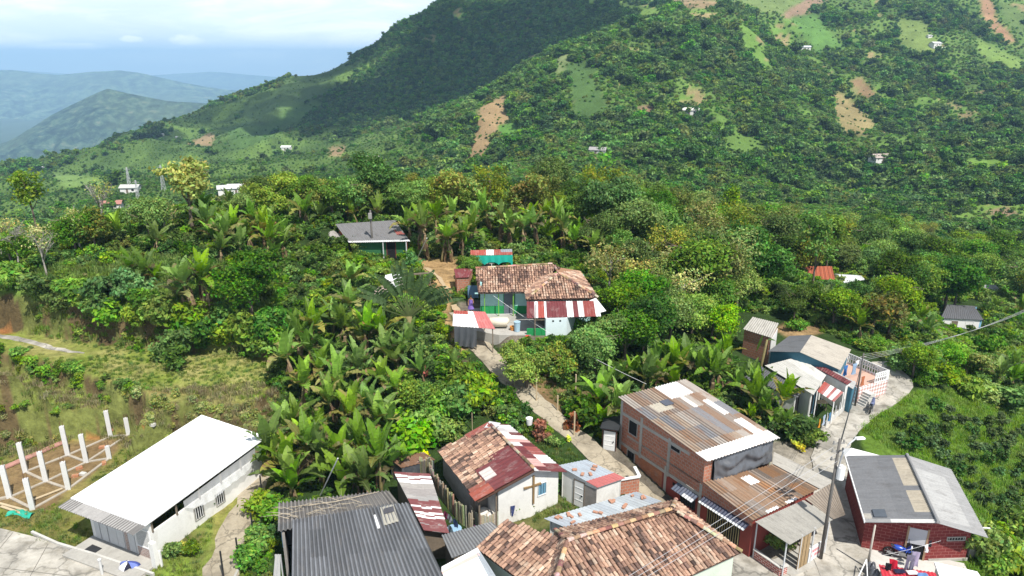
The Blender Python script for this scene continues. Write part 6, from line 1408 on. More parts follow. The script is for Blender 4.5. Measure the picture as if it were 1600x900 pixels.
# lattice pylons in the valley
for px, py, lab in ((218, 322, "thin lattice pylon in the valley beside the greenhouse strip"), (204, 300, "thin white pylon standing behind the greenhouse strip"), (256, 297, "small pole pylon in the valley right of the greenhouse strip")):
    p = hit(px, py); mb = MB(); hh = 12
    for sx in (-1, 1):
        for sy in (-1, 1): mb.beam((sx * .8, sy * .8, -1), (sx * .15, sy * .15, hh), .12)
    for k in range(6): z = k * 2; s = .8 - .65 * z / hh; mb.beam((-s, -s, z), (s, -s, z + 2), .07); mb.beam((s, s, z), (-s, s, z + 2), .07); mb.beam((-s, -s, z), (-s, s, z + 2), .07)
    mb.beam((-1.6, 0, hh - 1), (1.6, 0, hh - 1), .12); th = thing("pylon", lab, "pylon", p); part("lattice", mb, M_GREYPANEL, th, local=True)

# ================================================================ poles, lamp, wires
def pole(base, top, r, mat, lab, arm=None, name="utility_pole"):
    th = thing(name, lab, "utility pole", base); m_ = MB(); m_.tube([base - V(0, 0, .3), top], [r, r * .65], 10); part("shaft", m_, mat, th, smooth=True); return th
MP = W(1282, 873, 0.05); MPT = V(MP[0], MP[1], 8.0)
M_POLE = mat_plain("tarred_pole", (.13, .12, .11), .8, .3, 3); M_CPOLE = mat_plain("concrete_pole", (.30, .29, .27), .85, .2, 2)
th = pole(MP, MPT, .11, M_POLE, "tall dark utility pole with transformer can rising past the grey shop awning")
m_ = MB(); m_.tube([(MP[0] + .28, MP[1] - .1, 5.55), (MP[0] + .28, MP[1] - .1, 6.3)], .22, 12); m_.tube([(MP[0] + .28, MP[1] - .1, 6.3), (MP[0] + .28, MP[1] - .1, 6.4)], .12, 8); part("transformer", m_, M_WHITEPAINT, th)
m_ = MB()
for z in (6.7, 7.2, 7.7): m_.beam((MP[0] - .35, MP[1], z), (MP[0] + .35, MP[1] + .1, z), .08); m_.tube([(MP[0] - .3, MP[1], z), (MP[0] - .3, MP[1], z + .18)], .05, 6); m_.tube([(MP[0] + .3, MP[1] + .1, z), (MP[0] + .3, MP[1] + .1, z + .18)], .05, 6)
part("crossarm", m_, M_CPOLE, th)
# street lamp
LB = W(1303, 745, 5.6); LT = ztop(LB[0], LB[1] + 1.0, 684)
b = V(MP[0] + .12, MP[1], 5.9); LT = W(1337, 685, 8.3); mid = W(1318, 705, 7.6)
th = thing("street_lamp", "street lamp on a curved pale arm fixed to the dark utility pole", "street lamp", b); m_ = MB(); m_.tube([b, lerp(b, mid, .5), mid, lerp(mid, LT, .45) + V(0, 0, .12), LT], .045, 8); part("arm", m_, M_GREYPANEL, th); m_ = MB(); dv = LT - mid; dv[2] = 0; dv /= np.linalg.norm(dv); m_.beam(LT, LT + dv * .55 + V(0, 0, -.05), .2, .09); part("lamp_head", m_, M_WHITEPAINT, th)
b = W(1355, 887, .1); th = pole(b, V(b[0], b[1], 3.0), .075, mat_plain("weathered_post", (.42, .38, .33), .85, .25), "short weathered wooden post before the corner of the red house")
b = W(1337, 632, .2) + V(-.1, -.1, 0); th = pole(b, V(b[0], b[1], 4.95), .085, M_POLE, "slim dark pole at the corner of the tiled terrace"); TPT = V(b[0], b[1], 4.9)
m_ = MB(); m_.beam(TPT + V(-.25, 0, -.3), TPT + V(.3, .1, -.3), .06); part("crossarm", m_, M_CPOLE, th)
b = hit(583, 400); tz = ztop(b[0], b[1], 328); th = pole(b, V(b[0], b[1], tz), .14, M_POLE, "dark utility pole in front of the grey-roofed ridge house"); RPT = V(b[0], b[1], tz); m_ = MB(); m_.box((b[0], b[1] - .25, tz - .9), (.35, .3, .6)); part("transformer", m_, M_CPOLE, th)
m_ = MB(); p, q = hit(650, 408), W(667, 372, 10.5); m_.tube([p, q], .05, 6); solo("leaning_pole", m_, M_CONCPOST, "pale leaning stay pole at the edge of the dirt yard bananas", "pole", p)
m_ = MB(); p, q = hit(500, 775), W(528, 716, 4.6); m_.tube([p, q], .04, 6); solo("leaning_pole", m_, M_CONCPOST, "pale leaning pole among bananas above the dark corrugated roof", "pole", p)
m_ = MB(); p = W(836, 527, GM - .1); m_.tube([p, V(p[0], p[1], 8.4)], .035, 6); solo("thin_post", m_, M_WOOD, "thin rusty post before the farmhouse's red lean-to", "post", p)
def wire(a, b, sag, lab, r=.011, mat=None):
    m_ = MB(); a = np.array(a, float); b = np.array(b, float); m_.tube([lerp(a, b, t) - V(0, 0, sag * 4 * t * (1 - t)) for t in np.linspace(0, 1, 13)], r, 5, cap=False); return solo("power_cable", m_, mat or M_CABLE, lab, "cable", a, "overhead cables")
M_CABLE = mat_plain("cable_grey", (.40, .40, .41), .5, .1)
for k, (p0, q0) in enumerate((((1264, 748), (1040, 858)), ((1268, 752), (1044, 865)), ((1272, 757), (1050, 871)))):
    a = V(MP[0] + .3 * (k - 1), MP[1], 7.5 - .35 * k); f = W(q0[0], q0[1], 7.0); far_ = a + (f - a) * 2.2
    wire(a, far_, .25, "pale overhead cable crossing the big tiled roof from the dark utility pole")
for k in range(3): wire(V(MP[0], MP[1], 7.6 - .3 * k), TPT - V(0, 0, .15 + .15 * k), .5, "dark overhead cable above the lane between the two poles", .014, M_BLACKMETAL)
for k in range(4): wire(TPT - V(0, 0, .1 + .17 * k), W(1640, 470 - 2 * k, -1.5), .9, "pale overhead cable from the terrace pole towards the blue cottage", .010)
wire(W(757, 452, 8.0), W(1010, 600, 5.0), .5, "white wire from the farmhouse eave down towards the brick house", .014, M_WHITEPAINT)
wire(W(800, 490, 7.0), W(725, 488, 7.0), .1, "thin white line across the farmhouse porch", .012, M_WHITEPAINT)
wire(RPT, W(720, 380, 10.2), .5, "thin cable from the ridge pole to the banana grove", .015, M_BLACKMETAL)

# fence posts along the lane on the left
LANE = [((1190 / 3, 600 + 730 / 3), 1.9, "dark iron fence post nearest the banana shade"), ((1122 / 3, 600 + 850 / 3), 1.9, "dark iron fence post in the middle of the lane fence"), ((350, 905), 1.9, "dark iron fence post lowest on the lane fence"), ((410, 778), 1.7, "dark iron fence post at the top end of the lane")]
for (px, py), hh, lab in LANE:
    p = hit(px, py); m_ = MB(); m_.beam(p - V(0, 0, .2), p + V(.02, 0, hh), .075, .075); solo("fence_post", m_, M_BLACKMETAL, lab, "fence post", p, "iron posts along the left lane")
m_ = MB(); pts = [hit(*q) for q in ((345, 930), (368, 880), (395, 825), (412, 775))]
for a, b in zip(pts, pts[1:]): m_.beam(a + V(.35, 0, .02), b + V(.35, 0, .02), .14, .18)
solo("kerb", m_, M_CONC, None, None, (0, 0, 0), kind="structure")
# posts beside the path
for k, (px, py, pt, lab) in enumerate(((838, 627, 592, "pale wooden post on the bare bank above the path"), (871, 643, 618, "pale wooden post right of the bank by the path"), (897, 680, 643, "white post behind the red croton by the path"), (812, 641, 628, "thin iron rod at the path's lower edge"), (734, 576, 558, "thin rod at the upper left edge of the path"), (816, 597, 570, "grey post under the tree on the path bank"), (899, 620, 585, "thin pale trunk-like post in the garden above the path"), (738, 674, 645, "bamboo cane standing behind the tiled gabled roof"))):
    p = hit(px, py); zt = ztop(p[0], p[1], pt); m_ = MB(); m_.tube([p - V(0, 0, .2), V(p[0], p[1], zt)], .06 if k not in (3, 4, 7) else .025, 6); solo("garden_post", m_, M_WOODPALE if k not in (3, 4) else M_BLACKMETAL, lab, "post", p)
# things in the cross-house yard 
rg = random.Random(77)
for k, (px, py, c, lab) in enumerate(((768, 806, (.7, .66, .6), "pale sheet of crumpled canvas beside the bamboo railing"), (838, 799, (.62, .62, .62), "grey metal sheet standing in the yard before the white gable"))):
    p = W(px, py, .95); m_ = MB()
    if k == 0: m_.grid(14, 8, lambda u, v: (p[0] + (u - .5) * 1.5, p[1] + (v - .5) * .9, p[2] + .25 + .12 * math.sin(9 * u) * math.cos(7 * v)), lambda u, v: c); solo("canvas", m_, M_FABRIC, lab, "canvas", p)
    else: m_.box((p[0], p[1], p[2] - .1), (.7, .05, .9), .5, c); solo("metal_sheet", m_, M_GREYPANEL, lab, "sheet", p)
CLOTH(788, 783, 2.0, .5, 1.0, (.52, .5, .62), "pale lilac towel hung on the railing of the gabled house", (.8, .4, 0)); CLOTH(801, 790, 1.9, .3, .7, (.05, .07, .2), "dark blue garment hung on the railing of the gabled house", (.8, .4, 0))
for px, py, c, lab in ((697, 800, (.55, .1, .25), "pink garment on the line along the bamboo fence"), (703, 805, (.6, .62, .7), "white garment on the line along the bamboo fence"), (712, 812, (.06, .09, .2), "navy garment on the line along the bamboo fence"), (704, 822, (.35, .5, .62), "pale blue tub cloth below the bamboo fence"), (744, 822, (.6, .25, .4), "pink cloth at the lower end of the bamboo fence")):
    CLOTH(px, py, 1.5, .4, .5, c, lab, (.6, -.8, 0))
m_ = MB(); p = W(710, 828, .9); m_.tube([(p[0], p[1], .3), (p[0], p[1], 1.0)], [.36, .45], 14); solo("wash_tub", m_, mat_plain("blue_tub", (.28, .45, .6), .5, .1), "pale blue wash tub beside the maroon lean-to", "tub", p)
p = W(877, 812, .9)
m_ = MB(); p = W(827, 663, 3.1); m_.tube([V(p[0], p[1], p[2]), V(p[0], p[1], p[2] + .5)], [.2, .26], 10); solo("milk_can", m_, M_WHITEPAINT, "white can standing behind the zinc-striped roof slope", "can", p)

# ================================================================ woman at the farmhouse
def build_person():
    p = W(736, 490, GM + .08); bx, by, bz = p
    me = bpy.data.meshes.new("person"); 
    J = [(0, 0, .95, .14), (0, 0, 1.15, .13), (0, 0, 1.36, .15), (0, -.01, 1.48, .055), (0, -.03, 1.60, .095), (0, -.03, 1.70, .08),
         (-.17, 0, 1.38, .055), (-.24, -.03, 1.12, .042), (-.22, -.16, .92, .034), (-.21, -.22, .86, .03), (.17, 0, 1.38, .055), (.24, -.05, 1.14, .042), (.20, -.2, 1.0, .034), (.19, -.26, .98, .03),
         (-.10, 0, .88, .095), (-.11, -.02, .48, .065), (-.11, .02, .08, .04), (-.11, -.12, .03, .035), (.10, 0, .88, .095), (.11, -.04, .48, .065), (.11, .02, .08, .04), (.11, -.12, .03, .035)]
    E = [(0, 1), (1, 2), (2, 3), (3, 4), (4, 5), (2, 6), (6, 7), (7, 8), (8, 9), (2, 10), (10, 11), (11, 12), (12, 13), (0, 14), (14, 15), (15, 16), (16, 17), (0, 18), (18, 19), (19, 20), (20, 21)]
    me.from_pydata([j[:3] for j in J], E, []); o = bpy.data.objects.new("person", me); COL.objects.link(o); o.location = (bx, by, bz)
    o.modifiers.new("skin", 'SKIN'); o.modifiers.new("sub", 'SUBSURF').levels = 1; o.modifiers["sub"].render_levels = 2
    for v, j in zip(me.skin_vertices[0].data, J): v.radius = (j[3], j[3])
    me.skin_vertices[0].data[0].use_root = True
    me.materials.append(mat_plain("skin_tone", (.30, .15, .09), .6, .1)); tag(o, "person in a purple dress standing beside the brick outhouse", "person")
    d = MB(); d.grid(20, 8, lambda u, v: ((.19 - .03 * math.sin(math.pi * v) + .12 * v * v) * math.cos(u * 2 * math.pi), (.15 + .10 * v * v) * math.sin(u * 2 * math.pi) , 1.40 - .92 * v), lambda u, v: (.20, .13, .42)); part("dress", d, M_FABRIC, o, smooth=True, local=True)
    hr = MB(); hr.grid(14, 8, lambda u, v: (.112 * math.cos(u * 2 * math.pi) * math.sin(.1 + v * 1.9), -.02 + .115 * math.sin(u * 2 * math.pi) * math.sin(.1 + v * 1.9) + .02 * v, 1.68 + .125 * math.cos(.1 + v * 1.9))); part("hair", hr, mat_plain("dark_hair", (.02, .015, .012), .5), o, smooth=True, local=True)
build_person()
# ------------------------------------------------------------------ plants: prototypes
M_LEAF = mat_leaf("broad_leaves", .025, .30, .32, .55, .18)
M_BANANA = mat_leaf("banana_leaves", .015, .28, .35, .5, .22)
M_BARK = mat_plain("tree_bark", (.16, .125, .095), .95, .35, 2.5)
M_GREYBARK = mat_plain("bleached_branch", (.36, .33, .29), .95, .25, 2.5)
M_STEM = mat_plain("banana_stem", (.20, .17, .07), .7, .4, 2.0, (.16, .09, .05), .7)
M_DEADLEAF = mat_attr("dead_leaf", .9, .3, 5)

def arr_mesh(name, v, cols, mats, mi=None):
    """v: (n, 4, 3) separate quads"""
    n = len(v); me = bpy.data.meshes.new(name)
    me.vertices.add(n * 4); me.vertices.foreach_set("co", v.reshape(-1).astype(np.float32))
    me.loops.add(n * 4); me.loops.foreach_set("vertex_index", np.arange(n * 4, dtype=np.int32))
    me.polygons.add(n); me.polygons.foreach_set("loop_start", np.arange(0, n * 4, 4, dtype=np.int32)); me.polygons.foreach_set("loop_total", np.full(n, 4, np.int32))
    for m in mats: me.materials.append(m)
    if mi is not None: me.polygons.foreach_set("material_index", mi.astype(np.int32))
    me.update(); a = me.attributes.new("col", 'FLOAT_COLOR', 'FACE'); a.data.foreach_set("color", np.concatenate([np.clip(cols, .004, .9), np.ones((n, 1))], 1).astype(np.float32).ravel())
    return me
def unit(a): return a / np.maximum(1e-9, np.linalg.norm(a, axis=-1, keepdims=True))
def leaves_at(rg, c, nrm, size, aspect=.55, bend=.25):
    """a leaf-shaped quad at every point c facing nrm"""
    n = len(c); t = unit(np.cross(nrm, rg.normal(size=(n, 3)))); b = np.cross(nrm, t); s = (size * rg.uniform(.65, 1.35, n))[:, None]
    return np.stack([c - t * s, c - b * s * aspect + nrm * s * bend * .3, c + t * s, c + b * s * aspect + nrm * s * bend * .3], 1)
def crown_mesh(name, seed, R, RZ, zc, nlobe, nclump, nleaf, leaf, cols, spread=.20, up=.35, hollow=.5, hue=.18, mats=None):
    rg = np.random.default_rng(seed); V_, C_ = [], []; cols = np.array(cols) * np.array([2.35, 2.42, 1.2])
    th = rg.uniform(0, 2 * math.pi, nlobe); rr = np.sqrt(rg.uniform(0, 1, nlobe)) * .68; zz = rg.uniform(-.6, .75, nlobe)
    lob = np.stack([rr * np.cos(th) * R, rr * np.sin(th) * R, zz * RZ * .75], 1); lr = rg.uniform(.30, .52, nlobe)
    cols = np.array(cols)
    for i in range(nlobe):
        d = unit(rg.normal(size=(nclump, 3)) + np.array([0, 0, up])); rad = lr[i] * rg.uniform(hollow, 1.0, nclump)[:, None]
        cc = lob[i] + d * rad * np.array([R, R, RZ]); lobtone = rg.uniform(.8, 1.2)
        for k in range(nclump):
            m = int(nleaf * rg.uniform(.6, 1.4)); p = cc[k] + rg.normal(size=(m, 3)) * np.array([1, 1, .55]) * spread * R * .6
            nn = unit(d[k] * .8 + np.array([0, 0, .5]) + rg.normal(size=(m, 3)) * .75); q = leaves_at(rg, p, nn, leaf)
            base = cols[rg.integers(len(cols))]; V_.append(q); C_.append(base * lobtone * rg.uniform(.75, 1.25) * rg.uniform(.75, 1.25, (m, 1)) * (1 + hue * rg.normal(size=(m, 3)) * np.array([1, .4, .6])))
    v = np.concatenate(V_); v[..., 2] += zc
    return arr_mesh(name, v, np.concatenate(C_), mats or [M_LEAF])
def trunk_mesh(name, seed, hgt, r, nl, R, zc, RZ, mat, lean=.06, twigs=0):
    rg = random.Random(seed); mb = MB(); lx, ly = rg.uniform(-lean, lean) * hgt, rg.uniform(-lean, lean) * hgt
    P = [np.array([lx * t * t + .06 * math.sin(4 * t + seed), ly * t * t, hgt * t]) for t in np.linspace(0, 1, 6)]; P[0] = np.array([0, 0, -.5])
    mb.tube(P, [r * (1.35 if i == 0 else 1 - .55 * i / 5) for i in range(6)], 7)
    for k in range(nl):
        t = rg.uniform(.45, .98); a = rg.uniform(0, 6.28); s = np.array([lx * t * t, ly * t * t, hgt * t]); L = rg.uniform(.5, .85) * R
        e = np.array([math.cos(a) * L, math.sin(a) * L, zc + rg.uniform(-.3, .6) * RZ]); m = lerp(s, e, .5) + V(0, 0, rg.uniform(-.1, .25) * R); mb.tube([s, m, e], [r * .45, r * .28, r * .10], 5)
        for _ in range(twigs):
            u = rg.uniform(.3, 1); b = lerp(s, e, u) if u > .5 else lerp(s, m, u * 2); d = np.array([rg.uniform(-1, 1), rg.uniform(-1, 1), rg.uniform(0, 1.3)]); d *= rg.uniform(.2, .42) * R / np.linalg.norm(d); c = b + d; mb.tube([b, lerp(b, c, .5) + V(0, 0, .05), c], [r * .16, r * .10, r * .03], 4)
            for _ in range(2): e2 = c + np.array([rg.uniform(-.3, .3), rg.uniform(-.3, .3), rg.uniform(0, .35)]) * R * .5; mb.tube([lerp(b, c, rg.uniform(.4, 1)), e2], [r * .07, r * .025], 3)
    return mb.mesh(name, mat, smooth=True)
DG = [(.030, .062, .014), (.045, .085, .018), (.025, .05, .012)]; MG = [(.055, .105, .02), (.075, .13, .025), (.045, .085, .02)]; LG = [(.078, .13, .024), (.098, .155, .028), (.065, .115, .024)]
OL = [(.085, .105, .03), (.11, .125, .035), (.065, .085, .025)]; YG = [(.115, .125, .04), (.14, .15, .05), (.085, .11, .035)]; GY = [(.13, .135, .09), (.17, .165, .11), (.10, .12, .06)]; RD = [(.105, .095, .04), (.085, .10, .034), (.065, .09, .028)]; BL = [(.045, .095, .035), (.06, .12, .045)]
# kind: (object name, look, [(trunk mesh, crown mesh, height, radius)])
TREES = {}
def tree_kind(key, name, look, cols, H_, R_, RZ_, nlobe, nclump, nleaf, leaf, n=3, trunk=None, **kw):
    L = []
    for i in range(n):
        sd = hash_(key) + i * 17; zc = H_ - RZ_ * .85
        c = crown_mesh(key + "_crown", sd, R_, RZ_, zc, nlobe, nclump, nleaf, leaf, cols, **kw); t = trunk_mesh(key + "_trunk", sd, zc + RZ_ * .2, .05 * R_ + .05, 6, R_, zc, RZ_, trunk or M_BARK)
        L.append((t, c))
    TREES[key] = (name, look, L, H_, R_)
def hash_(s): return sum(ord(c) * (i + 3) for i, c in enumerate(s))
tree_kind("dense", "broadleaf_tree", "dense dark green tree", DG, 7.5, 3.3, 3.0, 10, 30, 36, .165)
tree_kind("mid", "broadleaf_tree", "leafy mid-green tree", MG, 7.0, 3.2, 2.8, 10, 28, 35, .165)
tree_kind("light", "broadleaf_tree", "bright green bushy tree", LG, 5.6, 2.8, 2.4, 9, 26, 34, .15)
tree_kind("olive", "feathery_tree", "olive-green feathery tree", OL, 8.5, 3.0, 3.6, 11, 20, 17, .17, hollow=.35, spread=.26)
tree_kind("yellow", "flowering_tree", "yellow-green round-topped tree", YG, 6.5, 2.6, 2.0, 8, 20, 17, .20, spread=.18)
tree_kind("grey", "thin_tree", "greyish thin-leaved tree", GY, 6.0, 2.5, 2.3, 7, 14, 13, .15, hollow=.3, spread=.28, trunk=M_GREYBARK)
tree_kind("russet", "russet_tree", "brownish-tipped orange-green tree", RD, 6.0, 2.6, 2.3, 8, 20, 17, .20)
tree_kind("slim", "slender_tree", "tall slender tree with sparse crown", MG, 10.0, 1.9, 3.6, 8, 13, 13, .22, hollow=.3, spread=.3)
SHRUBS = {}
def shrub_kind(key, name, look, cols, H_, R_, nlobe, nclump, nleaf, leaf, n=3, **kw):
    SHRUBS[key] = (name, look, [crown_mesh(key + "_shrub", hash_(key) + 5 * i, R_, H_ * .55, H_ * .45, nlobe, nclump, nleaf, leaf, cols, **kw) for i in range(n)], H_, R_)
shrub_kind("bush", "leafy_bush", "rounded green bush", MG, 1.9, 1.2, 6, 18, 13, .15)
shrub_kind("brightbush", "leafy_bush", "bright yellow-green bush", LG, 1.8, 1.2, 6, 18, 13, .14)
shrub_kind("darkbush", "leafy_bush", "dark glossy bush", DG, 1.9, 1.2, 6, 18, 13, .16)
shrub_kind("croton", "croton_shrub", "dark red-leaved croton shrub", [(.12, .025, .025), (.17, .04, .03), (.08, .03, .03)], 1.7, .7, 5, 12, 10, .16)
shrub_kind("goldbush", "croton_shrub", "golden-yellow leaved shrub", [(.40, .36, .04), (.30, .30, .04), (.2, .24, .04)], 1.3, .6, 5, 12, 10, .13)
shrub_kind("bluebush", "blue_green_bush", "blue-green feathery bush", BL, 2.0, 1.3, 6, 18, 14, .12)
shrub_kind("coffee", "coffee_shrub", "coffee shrub", [(.030, .055, .026), (.042, .072, .034), (.034, .062, .03)], 1.25, .66, 5, 12, 9, .11, n=4, hollow=.45)
shrub_kind("flower", "flower_bush", "pink-flowering garden plant", [(.06, .11, .03), (.5, .05, .12), (.07, .13, .03)], .9, .45, 4, 9, 8, .1)

def banana_parts(seed, hgt, nl, young=.5, tatter=.35, dead=5):
    rg = np.random.default_rng(seed); st = MB(); lean = rg.uniform(-.12, .12, 2) * hgt
    P = [np.array([lean[0] * t * t, lean[1] * t * t, hgt * t - (.3 if t == 0 else 0)]) for t in np.linspace(0, 1, 5)]; st.tube(P, [.15, .14, .12, .10, .07], 8, (.2, .17, .07))
    V_, C_ = [], []
    for k in range(nl):
        a = k * 2.4 + rg.uniform(-.3, .3); f = k / max(1, nl - 1)               # 0 = newest, upright
        el = math.radians(88 - 44 * f + rg.uniform(-11, 11)); bend = math.radians(15 + 92 * f * f * rg.uniform(.5, 1.3)); L = rg.uniform(2.3, 3.2) * (1 if f > .1 else .8); Wd = rg.uniform(.34, .46)
        pet = .45; n = 11; p = P[-1] + np.array([0, 0, -.1 * f]); hd = np.array([math.cos(a), math.sin(a), 0]); sd = np.array([-math.sin(a), math.cos(a), 0])
        pts, dirs = [], []
        for i in range(n + 1):
            t = i / n; e = el - bend * t ** 1.4; d = hd * math.cos(e) + np.array([0, 0, 1]) * math.sin(e); pts.append(p.copy()); dirs.append(d); p = p + d * (pet if i == 0 else (L - pet) / n)
        age = rg.random(); base = np.array((.22, .39, .035)) if f < .45 else np.array((.14, .26, .03))
        if f > .6 and age < .35: base = np.array((.26, .25, .06))
        elif f > .72 and age < .6: base = np.array((.20, .15, .07))
        base = base * rg.uniform(.6, 1.3); roll = rg.uniform(-.4, .4); vfold = rg.uniform(.25, .6)
        st_i = len(V_)
        V_.append(np.array([pts[0] - sd * .03, pts[0] + sd * .03, pts[1] + sd * .025, pts[1] - sd * .025])); C_.append(np.array((.16, .22, .06)))
        for i in range(1, n):
            w0, w1 = [Wd * math.sin(math.pi * min(.97, (.10 + .9 * ((j - 1) / (n - 1))) ** .75)) ** .6 if j < n else .03 for j in (i, i + 1)]
            for s in (-1, 1):
                dr = rg.normal() * .10 + (-.55 * f * rg.random() if rg.random() < tatter * 1.6 else 0); gap = .04 if rg.random() < .7 else rg.uniform(.1, .35) * tatter
                def edge(pt, d, w, dd): 
                    u = np.cross(sd, d); an = vfold + dr + roll * s; return pt + (sd * s * math.cos(an) + (-u if u[2] < 0 else u) * math.sin(an)) * w
                q0, q1 = pts[i] , lerp(pts[i], pts[i + 1], 1 - gap * .3); w1_ = w1
                a_, b_ = edge(pts[i], dirs[i], w0, 0), edge(q1, dirs[i], w1_, 0)
                b_ = lerp(a_, b_, 1 - gap)
                V_.append(np.array([q0, q1, b_, a_] if s > 0 else [q0, a_, b_, q1])); tip = 1.0
                C_.append(base * rg.uniform(.85, 1.12) if not (f > .6 and rg.random() < .08) else np.array((.24, .17, .07)))
            V_.append(np.array([pts[i] - sd * .018 , pts[i] + sd * .018, pts[i + 1] + sd * .014, pts[i + 1] - sd * .014]) + np.array([0, 0, .012])); C_.append(np.array((.22, .29, .09)))
    cr = arr_mesh("banana_crown", np.array(V_), np.array(C_), [M_BANANA])
    D_, DC = [], []
    for k in range(dead):
        a = rg.uniform(0, 6.28); z0 = hgt * rg.uniform(.6, 1.0); hd = np.array([math.cos(a), math.sin(a), 0]); sd = np.array([-math.sin(a), math.cos(a), 0]); L = rg.uniform(.8, 1.7); p = lerp(P[0], P[-1], z0 / hgt) + hd * .1; w = rg.uniform(.10, .22); c = np.array([(.20, .13, .07), (.26, .19, .11), (.13, .085, .05)][rg.integers(3)])
        for i in range(5):
            q = p + hd * (.10 if i < 2 else -.02) + np.array([0, 0, -L / 5]) + sd * rg.uniform(-.05, .05); D_.append(np.array([p - sd * w * (.5 + .1 * i), p + sd * w * (.5 + .1 * i), q + sd * w * (.6 + .1 * i) * (.3 if i == 4 else 1), q - sd * w * (.6 + .1 * i) * (.3 if i == 4 else 1)])); DC.append(c * rg.uniform(.8, 1.2)); p = q
    dd = arr_mesh("banana_dead_leaves", np.array(D_), np.array(DC), [M_DEADLEAF]) if dead else None
    return st.mesh("banana_stem", M_STEM, smooth=True), cr, dd
BANANA = [banana_parts(100 + i, hg, nl, 0, tt, dd) for i, (hg, nl, tt, dd) in enumerate(((1.9, 11, .3, 5), (2.4, 12, .4, 7), (1.6, 10, .25, 3), (2.9, 12, .5, 9), (1.0, 9, .15, 2), (2.1, 11, .35, 6), (1.5, 11, .3, 4), (1.8, 10, .6, 8)))]
BH = [1.9, 2.4, 1.6, 2.9, 1.0, 2.1, 1.5, 1.8]

# ------------------------------------------------------------------ naming every plant by what it stands beside
LANDMARKS = [("the white-roofed long house", 250, 740), ("the concrete posts", 100, 720), ("the terraced bank", 150, 590), ("the bare trees", 60, 390), ("the tall round-topped hill tree", 303, 300), ("the big dark bush on the bank", 395, 450), ("the grey-roofed ridge house", 580, 370),
 ("the pale tin shed", 480, 405), ("the little white zinc shed", 615, 435), ("the traveller's palm", 640, 480), ("the turquoise awning shelter", 768, 400), ("the tiled farmhouse", 840, 450), ("the gate shelter", 738, 500), ("the bend in the concrete path", 790, 590), ("the tiled gabled house", 770, 710),
 ("the dark corrugated roof", 560, 800), ("the rusty shed", 645, 720), ("the brick house", 1060, 660), ("the side shed", 950, 675), ("the small brick cube house", 1190, 520), ("the cream-roofed lane house", 1240, 585), ("the tiled terrace", 1365, 600), ("the lane bend", 1410, 600),
 ("the red house", 1430, 770), ("the coffee plot", 1500, 700), ("the blue cottage", 1500, 495), ("the red-tiled cottage", 1272, 425), ("the hut with the white roof", 1332, 435), ("the hidden hut", 1546, 448), ("the grass field in the valley", 1540, 340), ("the tan clearing on the spur", 765, 210), ("the dirt yard", 690, 420)]
ORD = ["", "second", "third", "fourth", "fifth", "sixth", "seventh", "eighth", "ninth", "tenth", "eleventh", "twelfth", "thirteenth", "fourteenth", "fifteenth", "sixteenth", "seventeenth", "eighteenth", "nineteenth", "twentieth"]
PLANTED = []      # (object, px, py, look)
def label_plants():
    buckets = {}
    for o, px, py, look in PLANTED:
        nm, lx, ly = min(LANDMARKS, key=lambda l: (l[1] - px) ** 2 + ((l[2] - py) * 1.3) ** 2); dx, dy = px - lx, (py - ly) * 1.3
        rel = ("left of" if dx < 0 else "right of") if abs(dx) > abs(dy) else ("behind" if dy < 0 else "in front of")
        buckets.setdefault((look, rel, nm), []).append((math.hypot(dx, dy), o))
    for (look, rel, nm), L in buckets.items():
        L.sort(key=lambda a: a[0])
        for i, (d, o) in enumerate(L):
            if i >= 20: o["label"] = f"{look} {rel} {nm}, among the farther ones"; o["group"] = f"farther plants {rel} {nm}"
            elif len(L) == 1: o["label"] = f"{look} {rel} {nm}"
            else: o["label"] = f"{look} {rel} {nm}, {(ORD[min(i, 19)] + ' ') if i else ''}closest"
def inst(name, cat, group, p, meshes, rz, sc, px, py, look):
    th = thing(name, None, cat, p, group, rz); th.scale = (sc, sc, sc)
    for nm, me in meshes:
        if me is None: continue
        o = bpy.data.objects.new(nm, me); COL.objects.link(o); o.parent = th
    PLANTED.append((th, px, py, look)); return th
# pixels that must stay visible: (x0, y0, x1, y1, distance)
KEEP = [(708, 386, 898, 530, 57), (822, 410, 935, 470, 60), (470, 358, 545, 384, 80), (528, 342, 645, 386, 74), (1160, 494, 1220, 556, 62), (1248, 522, 1392, 618, 52), (1262, 590, 1392, 640, 52), (1468, 474, 1540, 520, 95), (1238, 412, 1308, 440, 100), (1308, 426, 1354, 442, 108), (1532, 444, 1564, 458, 150), (600, 424, 632, 446, 70), (462, 392, 500, 425, 76), (655, 405, 712, 470, 62), (735, 540, 1020, 725, 40), (1490, 320, 1600, 362, 290), (730, 150, 805, 255, 300)]
_PS = [(*proj(*c), c[1]) for c in C_PATH if c[1] > 38] + [(*proj(*c), c[1]) for c in C_STREET if c[1] > 34]
def blocks(px, py, rpx, d, road=.8):
    for qx, qy, k in _PS:
        if d < k + .5 and (qx - px) ** 2 + (qy - py) ** 2 < (rpx * road) ** 2: return True
    for x0, y0, x1, y1, k in KEEP:
        if d < k and px + rpx * .75 > x0 and px - rpx * .75 < x1 and py + rpx * .75 > y0 and py - rpx * .75 < y1: return True
    return False
prng = random.Random(55)
def plant_tree(kind, p, hgt, gz="trees of the wood", force=False, k=None):
    name, look, L, H_, R_ = TREES[kind]; sc = hgt / H_; d = p[1]; px, py = proj(p[0], p[1], p[2] + hgt * .62)
    if not force and blocks(px, py, R_ * sc * F / d, d): return None
    t, c = L[prng.randrange(len(L)) if k is None else k]; return inst(name, "tree", gz, p - V(0, 0, .1), (("trunk", t), ("crown", c)), prng.uniform(0, 6.28), sc, px, py, look)
